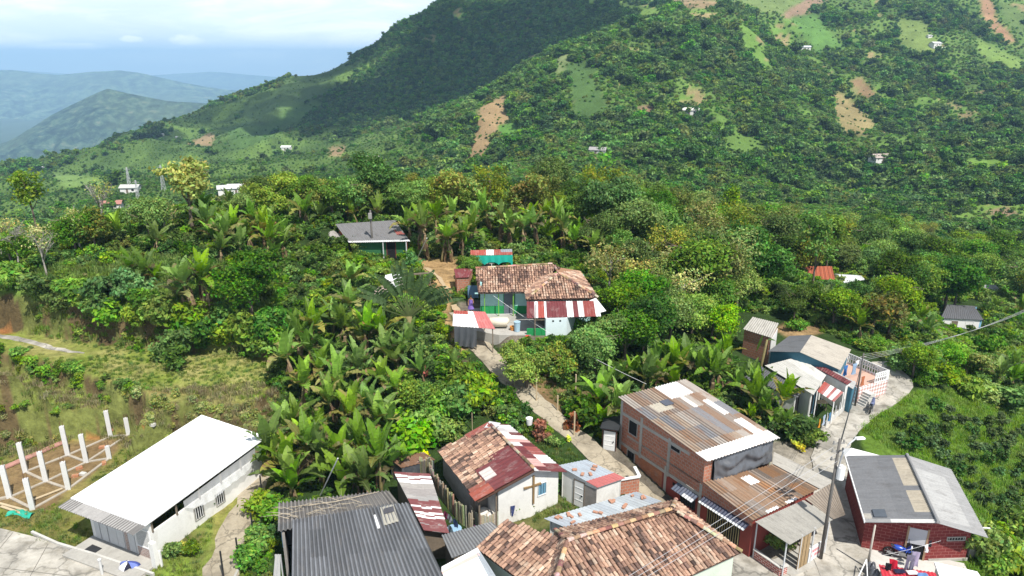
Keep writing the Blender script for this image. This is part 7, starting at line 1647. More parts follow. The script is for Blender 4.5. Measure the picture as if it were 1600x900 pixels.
def plant_shrub(kind, p, sc=1.0, gz="garden shrubs", force=False):
    name, look, L, H_, R_ = SHRUBS[kind]; px, py = proj(p[0], p[1], p[2] + H_ * sc * .5)
    if not force and blocks(px, py, R_ * sc * F / p[1], p[1], .8): return None
    o = bpy.data.objects.new(name, L[prng.randrange(len(L))]); COL.objects.link(o); o.location = tuple(p - V(0, 0, .05)); o.rotation_euler[2] = prng.uniform(0, 6.28); o.scale = (sc, sc, sc * prng.uniform(.85, 1.15)); tag(o, None, "shrub", gz); PLANTED.append((o, px, py, look)); return o
def plant_banana(p, tot, force=True):
    """tot: height to the leaf tips"""
    i = min(range(8), key=lambda j: abs(BH[j] + 2.2 - tot) + prng.uniform(0, .9)); sc = tot / (BH[i] + 2.2); px, py = proj(p[0], p[1], p[2] + tot * .7)
    if not force and blocks(px, py, 1.6 * F / p[1], p[1]): return None
    st, cr, dd = BANANA[i]; th = inst("banana_plant", "banana plant", "banana plants", p - V(0, 0, .05), (("stem", st), ("crown", cr), ("dead_leaves", dd)), prng.uniform(0, 6.28), sc, px, py, ("tall " if tot > 5.2 else ("young " if tot < 3.4 else "")) + "banana plant"); th.rotation_euler[0] = prng.gauss(0, .09); th.rotation_euler[1] = prng.gauss(0, .09); th.scale = (sc * prng.uniform(.85, 1.15), sc * prng.uniform(.85, 1.15), sc * prng.uniform(.85, 1.15)); return th

# ------------------------------------------------------------------ bananas (base pixel, height)
BAN = [(205,432,3.6),(248,397,4.0),(228,442,3.2),(190,380,3.2),(303,492,6.4),(321,484,5.8),(292,488,4.8),(350,392,4.6),(372,388,4.8),(392,392,4.4),(412,390,4.6),(438,392,4.4),(330,374,4.4),(312,352,4.4),(362,340,4.6),(402,372,4.2),(345,410,4.2),(420,410,4.6),(448,402,4.6),(380,408,4.2),(465,396,4.2),
 (455,350,4.2),(480,354,4.2),(500,348,4.0),(560,352,3.6),(592,352,4.6),(430,364,4.4),(505,432,4.4),(528,412,4.6),(482,452,4.2),(556,432,4.6),(578,412,3.6),(520,392,5.0),(497,404,5.0),(545,412,4.4),(470,430,4.2),
 (486,580,4.8),(472,650,5.2),(527,668,5.4),(577,665,5.2),(570,565,5.0),(625,585,4.6),(482,735,5.0),(440,757,4.6),(530,742,4.8),(577,738,5.0),(596,768,4.6),(560,768,4.4),(548,702,5.2),(456,775,3.6),(503,610,5.2),(514,585,4.8),(710,592,3.6),(664,602,3.6),(550,505,4.6),(582,476,4.6),(545,462,4.2),(493,548,4.6),(540,540,4.6),(598,545,4.2),(610,700,3.8),(620,640,4.2),(598,620,4.6),(450,700,4.8),(505,700,5.0),(525,640,5.0),(462,600,4.6),(640,560,4.0),(430,735,4.2),(560,610,4.8),(590,690,4.6),(505,755,4.2),(540,770,3.6),(615,745,3.6),(470,690,4.6),(560,655,4.8),(600,590,4.4),(520,520,4.6),(470,560,4.4),
 (655,396,6.0),(670,406,6.4),(690,409,6.6),(706,409,6.4),(722,404,6.2),(736,388,5.6),(682,386,5.6),(700,372,5.2),(660,372,5.2),(645,385,5.2),
 (795,386,6.2),(815,392,6.4),(780,380,5.6),(840,386,6.0),(862,380,5.4),(830,366,5.4),(770,366,5.4),(882,392,5.0),(850,365,5.2),(800,366,5.2),(745,372,5.0),
 (902,405,4.8),(926,414,4.8),(950,420,4.6),(972,428,4.4),(992,438,4.4),(936,396,4.8),(960,402,4.6),(985,412,4.4),(906,386,4.8),(1010,448,4.0),(880,376,4.8),(925,380,4.6),(965,385,4.4),(1000,400,4.4),(1025,430,4.2),(1040,455,4.0),
 (1094,528,3.8),(955,668,4.6),(938,645,3.8),(1000,624,4.0),(1030,612,4.2),(1060,602,4.2),(1090,602,4.2),(1112,612,4.2),(1075,588,4.0),(1040,588,4.2),(1010,604,3.8),(1130,612,4.2),(1160,622,4.2),(1190,642,4.4),(1212,656,4.2),(1172,652,4.4),(1228,672,3.8),(1140,592,4.0),(1110,578,4.0),(1192,614,3.8),(1150,600,4.2),(1205,675,3.6),(1185,662,3.8),(1128,580,3.6),(980,612,4.0),(1055,572,3.6),(1235,690,3.4),
 (1330,524,4.4),(1310,502,4.2),(1342,532,4.0),(1442,532,4.6),(1424,522,4.6),(1470,540,4.0),(1290,484,4.4),(1552,492,4.4),(1536,486,4.4),(1582,612,3.8),(1560,602,3.8),(1520,592,3.4),(1590,504,4.6),(1455,515,4.4),(1405,530,3.8),(1575,585,3.6)]
BX = []
for px, py, t in BAN:
    p = hit(px, py)
    if p is not None and p[1] < 160:
        t *= prng.uniform(.70, .96)
        if prng.random() < .5: BX.append((p[0] + prng.uniform(-1.3, 1.3), p[1] + prng.uniform(-1.2, 1.2), t * prng.uniform(.45, .9)))
        for f in (1, .75, .55):
            if plant_banana(p, t * f, False): break
for x, y, t in BX: plant_banana(V(x, y, float(h(x, y))), t, False)
# broken banana stem above the slate roof
p = hit(1184, 602); th = thing("broken_banana_plant", "tall broken banana stem with two ragged leaves standing before the cream-white roof", "banana plant", p)
mb = MB(); mb.tube([(0, 0, -.3), (.1, 0, 2), (.35, 0, 4.3)], [.14, .13, .09], 8); part("stem", mb, M_STEM, th, smooth=True, local=True)
mb = MB(); mb.grid(3, 8, lambda u, v: (-.1 - .4 * v + .02, (u - .5) * .5 * math.sin(math.pi * (v * .9 + .08)), 4.2 - 1.5 * v + .5), lambda u, v: (.16, .24, .05)); mb.grid(3, 8, lambda u, v: (.4 + .8 * v, (u - .5) * .45 * math.sin(math.pi * (v * .9 + .08)), 4.3 - .5 * v * v + .3 * v), lambda u, v: (.10, .17, .04)); part("leaf", mb, M_BANANA, th, local=True)

# ------------------------------------------------------------------ trees picked out in the photograph: (base pixel, kind, height)
TR = [(302,362,'yellow',7.4),(62,375,'slim',9.0),(395,512,'dense',6.6),(430,345,'light',5.2),(505,343,'yellow',5.0),(545,346,'mid',5.4),(597,338,'dense',7.4),(770,345,'olive',8.6),(700,342,'russet',6.0),(680,345,'olive',5.6),(820,350,'russet',6.4),(850,352,'olive',6.4),(640,345,'mid',5.0),(735,340,'yellow',5.4),
 (470,345,'mid',5.0),(520,345,'light',4.6),(570,343,'russet',4.6),(380,352,'mid',4.0),(120,400,'mid',4.6),(235,378,'light',4.6),(150,395,'russet',4.4),(20,420,'mid',4.2),(260,372,'grey',4.6),
 (790,612,'mid',4.4),(822,606,'light',3.6),(880,600,'russet',4.2),(905,585,'dense',4.6),(945,560,'light',5.2),(930,590,'mid',5.6),(975,575,'mid',5.6),(1005,560,'dense',6.0),(1045,545,'mid',5.6),(1080,530,'light',4.8),(1000,510,'mid',6.0),(960,520,'mid',5.4),(1110,540,'light',4.4),(1125,500,'light',5.0),(1150,490,'light',5.0),
 (950,470,'grey',6.0),(985,480,'grey',5.2),(1050,470,'grey',6.6),(1065,500,'grey',5.6),(1020,485,'olive',6.0),(1130,470,'olive',8.6),(1180,475,'dense',9.0),(1150,455,'olive',9.0),(1215,482,'dense',8.6),(1100,455,'olive',8.0),(1240,500,'dense',6.2),(1270,500,'dense',5.6),(1300,515,'mid',5.2),(1360,530,'russet',6.0),(1385,530,'russet',5.0),(1370,505,'dense',7.0),(1400,510,'mid',6.4),(1335,490,'dense',6.4),
 (1390,590,'mid',3.6),(1425,590,'mid',3.6),(1405,575,'bluebush',2.4),(1530,600,'russet',3.6),(1480,580,'light',3.0),(650,660,'light',3.4),(672,650,'light',3.0),(740,440,'mid',2.6)]
for px, py, k, hg in TR:
    p = hit(px, py)
    if p is None or p[1] > 200: continue
    for f in (1, .8, .62, .48, .36):
        if (plant_shrub(k, p, f * hg / SHRUBS[k][3]) if k in SHRUBS else plant_tree(k, p, hg * f, "trees near the houses")): break
# bare trees on the hill, left
def bare(px, py, hg, seed, lab, lean=.1, R_=.33):
    p = hit(px, py); th = thing("bare_tree", lab, "tree", p - V(0, 0, .1)); me = trunk_mesh("bare_tree_trunk", seed, hg * .7, .10, 9, hg * R_, hg * .72, hg * .3, M_GREYBARK, lean, 9); o = bpy.data.objects.new("trunk", me); COL.objects.link(o); o.parent = th
    c = crown_mesh("bare_tree_crown", seed, hg * R_, hg * .26, hg * .78, 6, 8, 7, .10, GY, hollow=.3, spread=.3); o = bpy.data.objects.new("crown", c); COL.objects.link(o); o.parent = th
bare(32, 425, 5.4, 5, "bare grey spreading tree on the hill's outer edge"); bare(74, 432, 5.0, 9, "bare grey tree beside the spreading one, over the grassy bank"); bare(165, 378, 7.0, 12, "leaning leafless pale tree on the hilltop", .3, .25); bare(128, 400, 5.2, 14, "thin leafless tree between the grey trees and the leaning one", .2, .25); bare(1085, 470, 7.0, 21, "bleached leafless tree in front of the wood behind the farmhouse", .15, .35); bare(5, 410, 4.6, 25, "bare grey tree cut by the picture's left edge on the hill")
# traveller's palm
p = hit(640, 520); th = thing("travellers_palm", "big dark fan-shaped traveller's palm in front of the dirt yard", "palm", p); mb = MB(); mb.tube([(0, 0, -.3), (0, 0, 1.1)], [.25, .22], 9); part("trunk", mb, M_STEM, th, smooth=True, local=True); th.scale = (1.25, 1.25, 1.4)
rg = np.random.default_rng(3); V_, C_ = [], []
for k in range(17):
    a = math.radians(-64 + 8 * k + rg.uniform(-3, 3)); d = np.array([math.sin(a), .10 * rg.normal(), math.cos(a)]); L0, L1 = rg.uniform(1.5, 1.9), rg.uniform(1.7, 2.2); s = np.array([0, 0, 1.0]); fa = np.array([math.cos(a), 0, -math.sin(a)])
    V_.append(np.array([s - fa * .05, s + fa * .05, s + d * L0 + fa * .03, s + d * L0 - fa * .03])); C_.append(np.array((.09, .12, .04))); n = 9; yy = rg.uniform(-.4, .4)
    for i in range(n):
        t0, t1 = i / n, (i + .9) / n; w0, w1 = [.30 * math.sin(math.pi * min(.98, .12 + .88 * t)) ** .6 for t in (t0, t1)]; drop = lambda t: np.array([math.sin(a) * .5 * t * t, yy * t, -.55 * t * t * abs(math.sin(a)) - .1 * t])
        q0, q1 = s + d * (L0 + L1 * t0) + drop(t0), s + d * (L0 + L1 * t1) + drop(t1)
        for sg in (-1, 1):
            o_ = fa * sg * .8 + np.array([0, -.35 + rg.normal() * .1, -.2 * rg.random()]); V_.append(np.array([q0, q1, q1 + o_ * w1, q0 + o_ * w0])); C_.append(np.array((.045, .085, .028)) * rg.uniform(.8, 1.4))
o = bpy.data.objects.new("fan", arr_mesh("palm_fan", np.array(V_), np.array(C_), [M_BANANA])); COL.objects.link(o); o.parent = th

# ------------------------------------------------------------------ the wood: trees scattered over the slopes beyond the houses
def wood(u0, u1, y0, y1, sp, kinds, wts, h0, h1, gz, cond=None, limit=170):
    n = 0; cells = []
    y = y0
    while y < y1:
        u = u0
        while u < u1: cells.append((u, y)); u += sp / y
        y += sp
    prng.shuffle(cells)
    for u, y in cells:
        y = y + prng.uniform(-.45, .45) * sp; x = u * y + prng.uniform(-.45, .45) * sp
        p = np.array([x, y, float(h(x, y))]); px, py = proj(*p)
        if cond and not cond(px, py, x, y): continue
        if not (-60 < px < 1660): continue
        k = prng.choices(kinds, wts)[0]; hg = prng.uniform(h0, h1) * TREES[k][3] / 7.5
        if plant_tree(k, p, hg, gz): n += 1
        if n >= limit: break
    return n
def ridge_ok(px, py, x, y): return y > 84 + (x + 30) * 0.05 if x < 6 else True
KW = (['dense', 'mid', 'light', 'olive', 'yellow', 'russet', 'grey', 'slim'], (7, 8, 3, 3, .6, .4, .5, .6))
# right side: everything right of the farmhouse, beyond the gardens and the cluster
def right_ok(px, py, x, y):
    if x < 9 or (y < 68 and x < 20): return False
    if y < 66 + max(0, (x - 18)) * .25: return False
    if 1240 < px < 1420 and py > 515: return False
    if 1390 < px and py > 512: return False
    return True
NW = wood(.10, .86, 67, 122, 5.2, *KW, 5.5, 9.0, "trees of the wood behind the farmhouse", right_ok, 125)
NW2 = wood(.06, .90, 122, 215, 8.2, *KW, 6.5, 10.5, "trees of the far wood in the valley", lambda px, py, x, y: x > 6, 130)
NW3 = wood(-.62, .10, 88, 118, 5.2, *KW, 3.2, 5.2, "trees along the ridge behind the banana plants", lambda px, py, x, y: float(h(x, y)) > 1 and y > 86 and px > 390, 60)

# ------------------------------------------------------------------ named shrubs in the gardens
SH = [(893,672,'croton',.8),(900,690,'croton',.7),(888,690,'goldbush',.7),(916,690,'darkbush',1.2),(925,675,'darkbush',1.3),(905,655,'bush',.9),(872,600,'bush',.9),(850,690,'croton',.8),(844,682,'croton',.7),(862,697,'brightbush',.5),(843,668,'flower',1.0),(664,585,'croton',.6),(688,575,'croton',.6),(700,590,'bush',.9),
 (795,548,'darkbush',1.2),(782,540,'brightbush',1.2),(815,560,'bluebush',1.3),(838,562,'bluebush',1.2),(775,570,'brightbush',.9),(880,560,'brightbush',1.1),(895,555,'bush',1.2),(905,640,'goldbush',.6),(1215,862,'brightbush',.75),
 (300,528,'bush',1.5),(332,540,'darkbush',1.5),(362,540,'brightbush',1.4),(392,536,'bush',1.6),(425,532,'darkbush',1.6),(255,508,'bush',1.5),(215,502,'brightbush',1.3),(180,505,'bush',1.3),(140,490,'brightbush',1.3),(100,482,'bush',1.2),(300,500,'brightbush',1.4),(350,505,'bush',1.3),(275,560,'bluebush',1.6),(285,575,'darkbush',1.2),(345,545,'brightbush',1.0),(415,555,'bush',1.5),(440,545,'brightbush',1.3),(160,470,'darkbush',1.6),(165,495,'bush',1.6),(120,470,'bush',1.4),(230,490,'bush',1.2),(60,470,'bush',1.4),(20,455,'brightbush',1.4),(210,470,'bluebush',1.3),
 (650,700,'brightbush',1.7),(630,690,'brightbush',1.6),(668,680,'brightbush',1.5),(690,660,'brightbush',1.4),(720,650,'bush',1.6),(745,640,'brightbush',1.6),(775,640,'bush',1.6),(795,655,'darkbush',1.4),(760,620,'bush',1.4),(720,615,'brightbush',1.5),(700,690,'brightbush',1.2),(660,720,'goldbush',.8),
 (660,390,'bluebush',1.2),(625,415,'bluebush',2.0),(645,420,'bluebush',1.6),(640,560,'bush',1.3),(610,560,'brightbush',1.2),
 (1255,690,'darkbush',1.4),(1262,665,'darkbush',1.3),(1245,665,'bush',1.2),(1252,705,'goldbush',.6),(1240,700,'goldbush',.55),(1265,700,'bush',.9),
 (1395,585,'bush',1.4),(1440,600,'bush',1.4),(1470,605,'brightbush',1.3),(1510,620,'bush',1.3),(1540,625,'brightbush',1.3),(1570,640,'bush',1.5),(1600,635,'brightbush',1.4),(1455,580,'bush',1.5),(1500,560,'brightbush',1.4),(1540,560,'bush',1.4),(1420,560,'bush',1.2),(1590,600,'bush',1.5),(1250,515,'bush',.8),(1240,518,'brightbush',.8),
 (823,795,'brightbush',.55),(835,785,'flower',.9),(842,780,'goldbush',.5),(850,778,'brightbush',.6),(858,772,'bush',.6),(812,800,'bush',.55),(845,788,'flower',.8),
 (300,800,'brightbush',.8),(290,815,'darkbush',.8),(330,790,'bush',.7),(345,775,'brightbush',.7),(360,760,'bush',.6),(285,862,'goldbush',.55),(295,868,'bush',.6),(275,868,'bush',.55),(405,800,'brightbush',1.0),(420,815,'brightbush',1.1),(400,860,'brightbush',.9),(395,885,'bush',.9),
 (1530,870,'brightbush',1.1),(1560,850,'bush',1.1),(1585,880,'brightbush',1.2),(1545,895,'brightbush',1.1),(1525,850,'goldbush',.9),(1600,850,'bush',1.6),(1575,900,'brightbush',1.6)]
for px, py, k, sc in SH:
    p = hit(px, py)
    if p is not None and p[1] < 150: plant_shrub(k, p, sc * prng.uniform(.9, 1.1)) or plant_shrub(k, p, sc * .55)
# ------------------------------------------------------------------ coffee rows
ca, sa = math.cos(math.radians(-62)), math.sin(math.radians(-62)); pts = []
PLOT = np.array([W(a, b, z)[:2] for a, b, z in ((1364, 686, 0), (1408, 643, .3), (1470, 630, -1), (1560, 655, -3.5), (1660, 690, -6), (1720, 900, -7), (1560, 905, -3.5), (1500, 800, -1.8), (1440, 730, -.8))])
nrow = 0
for i in range(-12, 30):
    row = []
    for j in range(-30, 40):
        x = 32 + i * 2.15 * -sa + j * 1.15 * ca + prng.uniform(-.1, .1); y = 44 + i * 2.15 * ca + j * 1.15 * sa + prng.uniform(-.1, .1)
        if poly_sd(np.array([x]), np.array([y]), PLOT)[0] < -.4:
            px, py = proj(x, y, float(h(x, y)))
            if px < 1625 and py < 915 and prng.random() < .93: row.append((x, y))
    if row:
        nrow += 1
        for x, y in row: pts.append((x, y, nrow))
prng.shuffle(pts)
for x, y, r in pts[:285]:
    p = np.array([x, y, float(h(x, y))]); o = bpy.data.objects.new("coffee_shrub", SHRUBS["coffee"][2][prng.randrange(4)]); COL.objects.link(o); o.location = tuple(p); o.rotation_euler[2] = prng.uniform(0, 6.28); s = prng.uniform(.8, 1.2); o.scale = (s, s, s * prng.uniform(.85, 1.15))
    tag(o, f"coffee shrub in the {ORD[r - 1] if r > 1 else 'first'} row of the plot counted from the lane side", "coffee shrub", f"coffee row {r}")
label_plants()

# ------------------------------------------------------------------ stuff: forest, undergrowth, grass (scattered with geometry nodes)
def scatter(name, P, rot, scl, idx, meshes):
    me = bpy.data.meshes.new(name); me.vertices.add(len(P)); me.vertices.foreach_set("co", np.asarray(P, np.float32).ravel())
    for nm, tp, d in (("rot", 'FLOAT', rot), ("scl", 'FLOAT', scl), ("idx", 'INT', idx)):
        a = me.attributes.new(nm, tp, 'POINT'); a.data.foreach_set("value", np.asarray(d, np.float32 if tp == 'FLOAT' else np.int32))
    o = bpy.data.objects.new(name, me); COL.objects.link(o); o["kind"] = "stuff"
    ng = bpy.data.node_groups.new(name + "_scatter", 'GeometryNodeTree'); ng.interface.new_socket("Geometry", in_out='INPUT', socket_type='NodeSocketGeometry'); ng.interface.new_socket("Geometry", in_out='OUTPUT', socket_type='NodeSocketGeometry')
    gi = ng.nodes.new("NodeGroupInput"); go = ng.nodes.new("NodeGroupOutput"); ip = ng.nodes.new("GeometryNodeInstanceOnPoints"); ip.inputs["Pick Instance"].default_value = True; jn = ng.nodes.new("GeometryNodeJoinGeometry")
    for m in meshes[::-1]:
        po = bpy.data.objects.new(m.name + "_source", m); oi = ng.nodes.new("GeometryNodeObjectInfo"); oi.inputs["Object"].default_value = po; oi.inputs["As Instance"].default_value = True; ng.links.new(oi.outputs["Geometry"], jn.inputs[0])
    def na(nm, tp): n = ng.nodes.new("GeometryNodeInputNamedAttribute"); n.data_type = tp; n.inputs["Name"].default_value = nm; return n.outputs[0]
    cx = ng.nodes.new("ShaderNodeCombineXYZ"); ng.links.new(na("rot", 'FLOAT'), cx.inputs[2]); ng.links.new(gi.outputs[0], ip.inputs["Points"]); ng.links.new(jn.outputs[0], ip.inputs["Instance"]); ng.links.new(na("idx", 'INT'), ip.inputs["Instance Index"]); ng.links.new(cx.outputs[0], ip.inputs["Rotation"]); ng.links.new(na("scl", 'FLOAT'), ip.inputs["Scale"]); ng.links.new(ip.outputs[0], go.inputs[0])
    md = o.modifiers.new("scatter", 'NODES'); md.node_group = ng; return o
def samp(A, x, y):
    fu, fl = gidx(x, y); return A[np.clip(np.round(fl).astype(int), 0, NL - 1), np.clip(np.round(fu).astype(int), 0, NU - 1)]
def in_poly(px, py, polys, grow=0.0):
    r = np.zeros(px.shape, bool)
    for q in polys: r |= poly_sd(px, py, q) < grow
    return r
NR = np.random.default_rng(99)
# far forest
du = .0052; us = np.arange(-1.06, 1.06, du); ls = np.arange(math.log(185), math.log(1120), du); uu, ll = np.meshgrid(us, ls); uu = (uu + NR.uniform(-.5, .5, uu.shape) * du).ravel(); ll = (ll + NR.uniform(-.5, .5, ll.shape) * du).ravel()
fy = np.exp(ll); fx = uu * fy; fz = h(fx, fy); fpx, fpy = proj(fx, fy, fz)
fz3 = samp(fb3, fx, fy); fz2 = samp(fb2, fx, fy); fld = samp(field, fx, fy)
COFFEE = [[(60, 275), (250, 215), (350, 165), (470, 125), (570, 95), (540, 130), (400, 200), (460, 215), (560, 215), (650, 205), (720, 225), (640, 270), (540, 310), (300, 330), (0, 335), (-100, 300)]]
DARKF = [[(690, -20), (620, 40), (560, 85), (500, 140), (430, 200), (470, 205), (560, 190), (690, 190), (760, 155), (850, 120), (960, 60), (1010, 10), (1000, -60), (700, -60)]]
cof = in_poly(fpx, fpy, COFFEE); dkf = in_poly(fpx, fpy, DARKF)
rand = NR.random(len(fx)); scrub = (fz3 + .5 * fz2 + NR.normal(size=len(fx)) * .15) > .12
tone = fz3 * .55 + samp(fb4, fx, fy) * .7 + (samp(rdg, fx, fy) - .5) * .7 + NR.normal(size=len(fx)) * .10; scrub = tone > .02
R = np.where(scrub, NR.uniform(.22, .62, len(fx)), np.clip(np.exp(NR.normal(size=len(fx)) * .45 + math.log(.72)), .3, 2.0) * np.where(tone < -.4, 1.2, 1)) ; R = np.where(dkf, NR.uniform(.75, 1.35, len(fx)), R)
R = np.where(cof & (rand < .94), NR.uniform(.14, .34, len(fx)), R); R = np.where(fy < 320, R * .7, R); R *= .76 * np.clip(fy / 420, .8, 1.6) ** .45; R = np.where((fpx < 600) & (fpy < 262), R * .7, R)
r2 = NR.random(len(fx)); keep = (fld < .12 + .75 * r2) | (rand < .15); R = np.where(~(fld < .12 + .75 * r2), NR.uniform(.10, .32, len(fx)), R); keep &= (fpy > -60) & (fpx > -380) & (fpx < 1980)
idx = np.where(dkf, NR.choice([0, 1, 2, 3, 3], len(fx)), np.where(scrub, NR.choice([2, 3, 4, 4, 4, 5], len(fx)), NR.choice([0, 1, 1, 2, 3, 5], len(fx)))); idx = np.where(cof & (R < .8), NR.choice([1, 3], len(fx)), idx)
FC = [crown_mesh("forest_crown", 300 + i, 4.0, rz, rz * .75, 7, 15, 9, .6, [(k[0] * .85, k[1] * .93, k[2] * 1.3) for k in c], spread=.2, hue=.12) for i, (c, rz) in enumerate(((DG, 4.2), (DG, 3.4), (MG, 3.6), (MG, 3.0), (LG, 2.6), (OL, 3.8)))]
k = keep; scatter("forest", np.stack([fx, fy, fz - .2], -1)[k], NR.uniform(0, 6.28, k.sum()), R[k], idx[k], FC)
# bamboo plumes and far bananas read as part of it
# near undergrowth
FREE = [T1, T2, LOT, [(90, 885), (120, 800), (310, 645), (430, 680), (415, 760), (330, 930), (100, 930)], [(1330, 690), (1400, 612), (1480, 605), (1640, 645), (1700, 930), (1330, 930)], [(-200, 800), (0, 800), (250, 920), (-200, 950)], [(700, 470), (830, 470), (950, 470), (900, 502), (888, 530), (780, 532), (760, 545), (710, 520)], [(650, 405), (716, 405), (712, 455), (690, 460)], [(955, 690), (1110, 800), (1330, 930), (900, 930), (900, 720)], [(670, 690), (760, 655), (900, 720), (1000, 770), (1000, 930), (430, 930), (430, 800), (600, 775)], [(1150, 490), (1220, 495), (1400, 575), (1400, 640), (1300, 690), (1270, 690), (1240, 640), (1150, 600)], [(1200, 690), (1340, 660), (1340, 930), (1200, 930)], [(1470, 474), (1540, 474), (1540, 520), (1470, 520)]]
def near_pts(sp0, sp1, y0, y1):
    out = []
    y = y0
    while y < y1:
        sp = sp0 + (sp1 - sp0) * (y - y0) / (y1 - y0); n = int(2.0 * y / sp); x = (np.arange(n) / n - .5) * 2.0 * y; out.append(np.stack([x + NR.uniform(-.5, .5, n) * sp, y + NR.uniform(-.5, .5, n) * sp], 1)); y += sp
    return np.concatenate(out)
def road_dist(x, y):
    d = np.full(x.shape, 1e9)
    for C in (C_PATH, C_STREET, C_LEFT, C_TERR): d = np.minimum(d, np.hypot(x[:, None] - C[None, :, 0], y[:, None] - C[None, :, 1]).min(1))
    return d
Q = near_pts(.62, 1.5, 30, 150); x, y = Q.T; z = h(x, y); px, py = proj(x, y, z); ok = (px > -250) & (px < 1850) & (py < 950) & ~in_poly(px, py, [[(-20, 455), (50, 455), (60, 520), (-20, 522)]])
for x0, y0, x1, y1, k in KEEP: ok &= ~((px > x0 - 4) & (px < x1 + 4) & (py > y0) & (py < y1) & (y < k) & (NR.random(len(x)) < .7))
rk = np.zeros(len(x))
ok &= ~(in_poly(px, py, [[(-20, 400), (250, 380), (430, 430), (430, 545), (250, 540), (-20, 512)]]) & (NR.random(len(x)) < .5)) & ~in_poly(px, py, FREE, 4) & (road_dist(x, y) > 1.5)
bare_soil = in_poly(px, py, [[(795, 585), (870, 590), (895, 620), (880, 645), (845, 640)], [(1210, 515), (1262, 503), (1280, 520), (1240, 528)]]); ok &= ~bare_soil | (NR.random(len(x)) < .15)
sl = samp(slope, x, y); dup = ok & (sl > .55) & (x < -6) & (y < 75); XX = [x[ok]]; YY = [y[ok]]
for _ in range(8): XX.append(x[dup] + NR.normal(size=dup.sum()) * .25); YY.append(y[dup] + NR.normal(size=dup.sum()) * .25)
x, y = np.concatenate(XX), np.concatenate(YY); z = h(x, y); px, py = proj(x, y, z); n = len(x); n0 = int(ok.sum()); f2 = samp(fb2, x, y)
UND = [crown_mesh("undergrowth_clump", 400 + i, r, hh * .6, hh * .4, 5, 10, 15, lf * .72, c) for i, (c, r, hh, lf) in enumerate(((MG, .75, 1.0, .13), (DG, .8, 1.1, .15), (LG, .7, .8, .12), (OL, .7, .9, .11), (GY, .7, .9, .09), (LG, .8, 1.2, .12)))]
dry = in_poly(px, py, [[(0, 640), (60, 660), (200, 615), (430, 610), (430, 680), (200, 690), (0, 690)]]); grassyhill = in_poly(px, py, [[(0, 440), (250, 420), (420, 470), (430, 560), (250, 545), (0, 520)]])
idx = np.where(f2 > .12, NR.choice([0, 2, 2, 5, 3], n), NR.choice([0, 1, 1, 0, 3, 5], n)); idx = np.where(grassyhill, NR.choice([2, 2, 5, 3, 0, 4], n), idx); idx = np.where(dry, 4, idx)
drop = dry & (NR.random(n) < .55); x, y, z, px, py, idx, f2, grassyhill = [a[~drop] for a in (x, y, z, px, py, idx, f2, grassyhill)]; n0 -= int(drop[:n0].sum()); n = len(x)
s = NR.uniform(.6, 1.5, n) * np.where(grassyhill, .62, 1) * np.clip(y / 75, .8, 1.7) * np.where(py > 700, .8, 1)
s = np.where(np.arange(n) >= n0, s * .62, s); grove = in_poly(px, py, [[(430, 480), (620, 480), (720, 580), (640, 700), (600, 780), (420, 790)]]); s = np.where(grove, s * .7, s); idx = np.where(grove & (NR.random(n) < .6), 1, idx)  # darker clumps in the grove: shade between bananas put into leaf colour
scatter("undergrowth", np.stack([x, y, z - .1], -1), NR.uniform(0, 6.28, n), s, idx, UND)
# grass
def tuft(name, seed, cols, n=42, hh=.38, r=.2):
    rg = np.random.default_rng(seed); V_, C_ = [], []
    for k in range(n):
        a = rg.uniform(0, 6.28); b = np.array([rg.normal() * r, rg.normal() * r, 0]); d = np.array([math.cos(a), math.sin(a), 0]) * rg.uniform(.15, .7); hg = hh * rg.uniform(.5, 1.2); w = .022; sd = np.array([-math.sin(a), math.cos(a), 0]) * w; m = b + d * hg * .4 + np.array([0, 0, hg * .7]); t = b + d * hg + np.array([0, 0, hg]); c = np.array(cols[rg.integers(len(cols))]) * rg.uniform(.75, 1.25)
        V_ += [np.array([b - sd, b + sd, m + sd * .8, m - sd * .8]), np.array([m - sd * .8, m + sd * .8, t + sd * .1, t - sd * .1])]; C_ += [c, c * 1.1]
    return arr_mesh(name, np.array(V_), np.array(C_), [M_LEAF])
GRT = [tuft("grass_tuft", 1, [(.12, .20, .03), (.15, .23, .04)]), tuft("grass_tuft", 2, [(.25, .25, .08), (.18, .23, .05), (.14, .21, .035)]), tuft("grass_tuft", 3, [(.15, .27, .025), (.19, .31, .03)]), tuft("grass_tuft", 4, [(.24, .20, .11), (.30, .25, .14), (.16, .17, .06)], 50, .45, .28)]
Q = near_pts(.30, .42, 31, 72); x, y = Q.T; z = h(x, y); px, py = proj(x, y, z); zone1 = in_poly(px, py, [T1, T2, [(-60, 690), (430, 600), (430, 700), (100, 720), (-60, 760)], [(-60, 770), (100, 790), (200, 700), (330, 650), (400, 680), (230, 780), (120, 860), (60, 850), (-60, 815)], [(230, 890), (400, 740), (430, 760), (400, 930), (230, 930)], [(-60, 400), (430, 400), (430, 560), (-60, 530)]]); zone2 = in_poly(px, py, [[(1345, 672), (1395, 618), (1480, 608), (1640, 645), (1700, 930), (1530, 930), (1480, 760)]]); lot = in_poly(px, py, [[(-60, 790), (0, 735), (110, 690), (190, 685), (190, 705), (150, 740), (70, 795), (-60, 815)], [(110, 640), (155, 640), (158, 690), (110, 690)]])
zone3 = in_poly(px, py, [[(760, 770), (870, 770), (960, 790), (850, 815), (770, 815)], [(790, 610), (880, 580), (920, 640), (940, 700), (900, 690)], [(680, 560), (740, 560), (960, 760), (900, 740), (700, 620)]])
ok = (zone1 | zone2 | zone3) & ~lot & ~in_poly(px, py, [[(-20, 455), (48, 455), (58, 520), (-20, 522)]]) & (road_dist(x, y) > 1.35) & (px > -40) & (px < 1640) & (py < 940); wh = in_poly(px, py, [[(90, 800), (315, 655), (420, 690), (410, 745), (225, 885)]]); ok &= ~wh
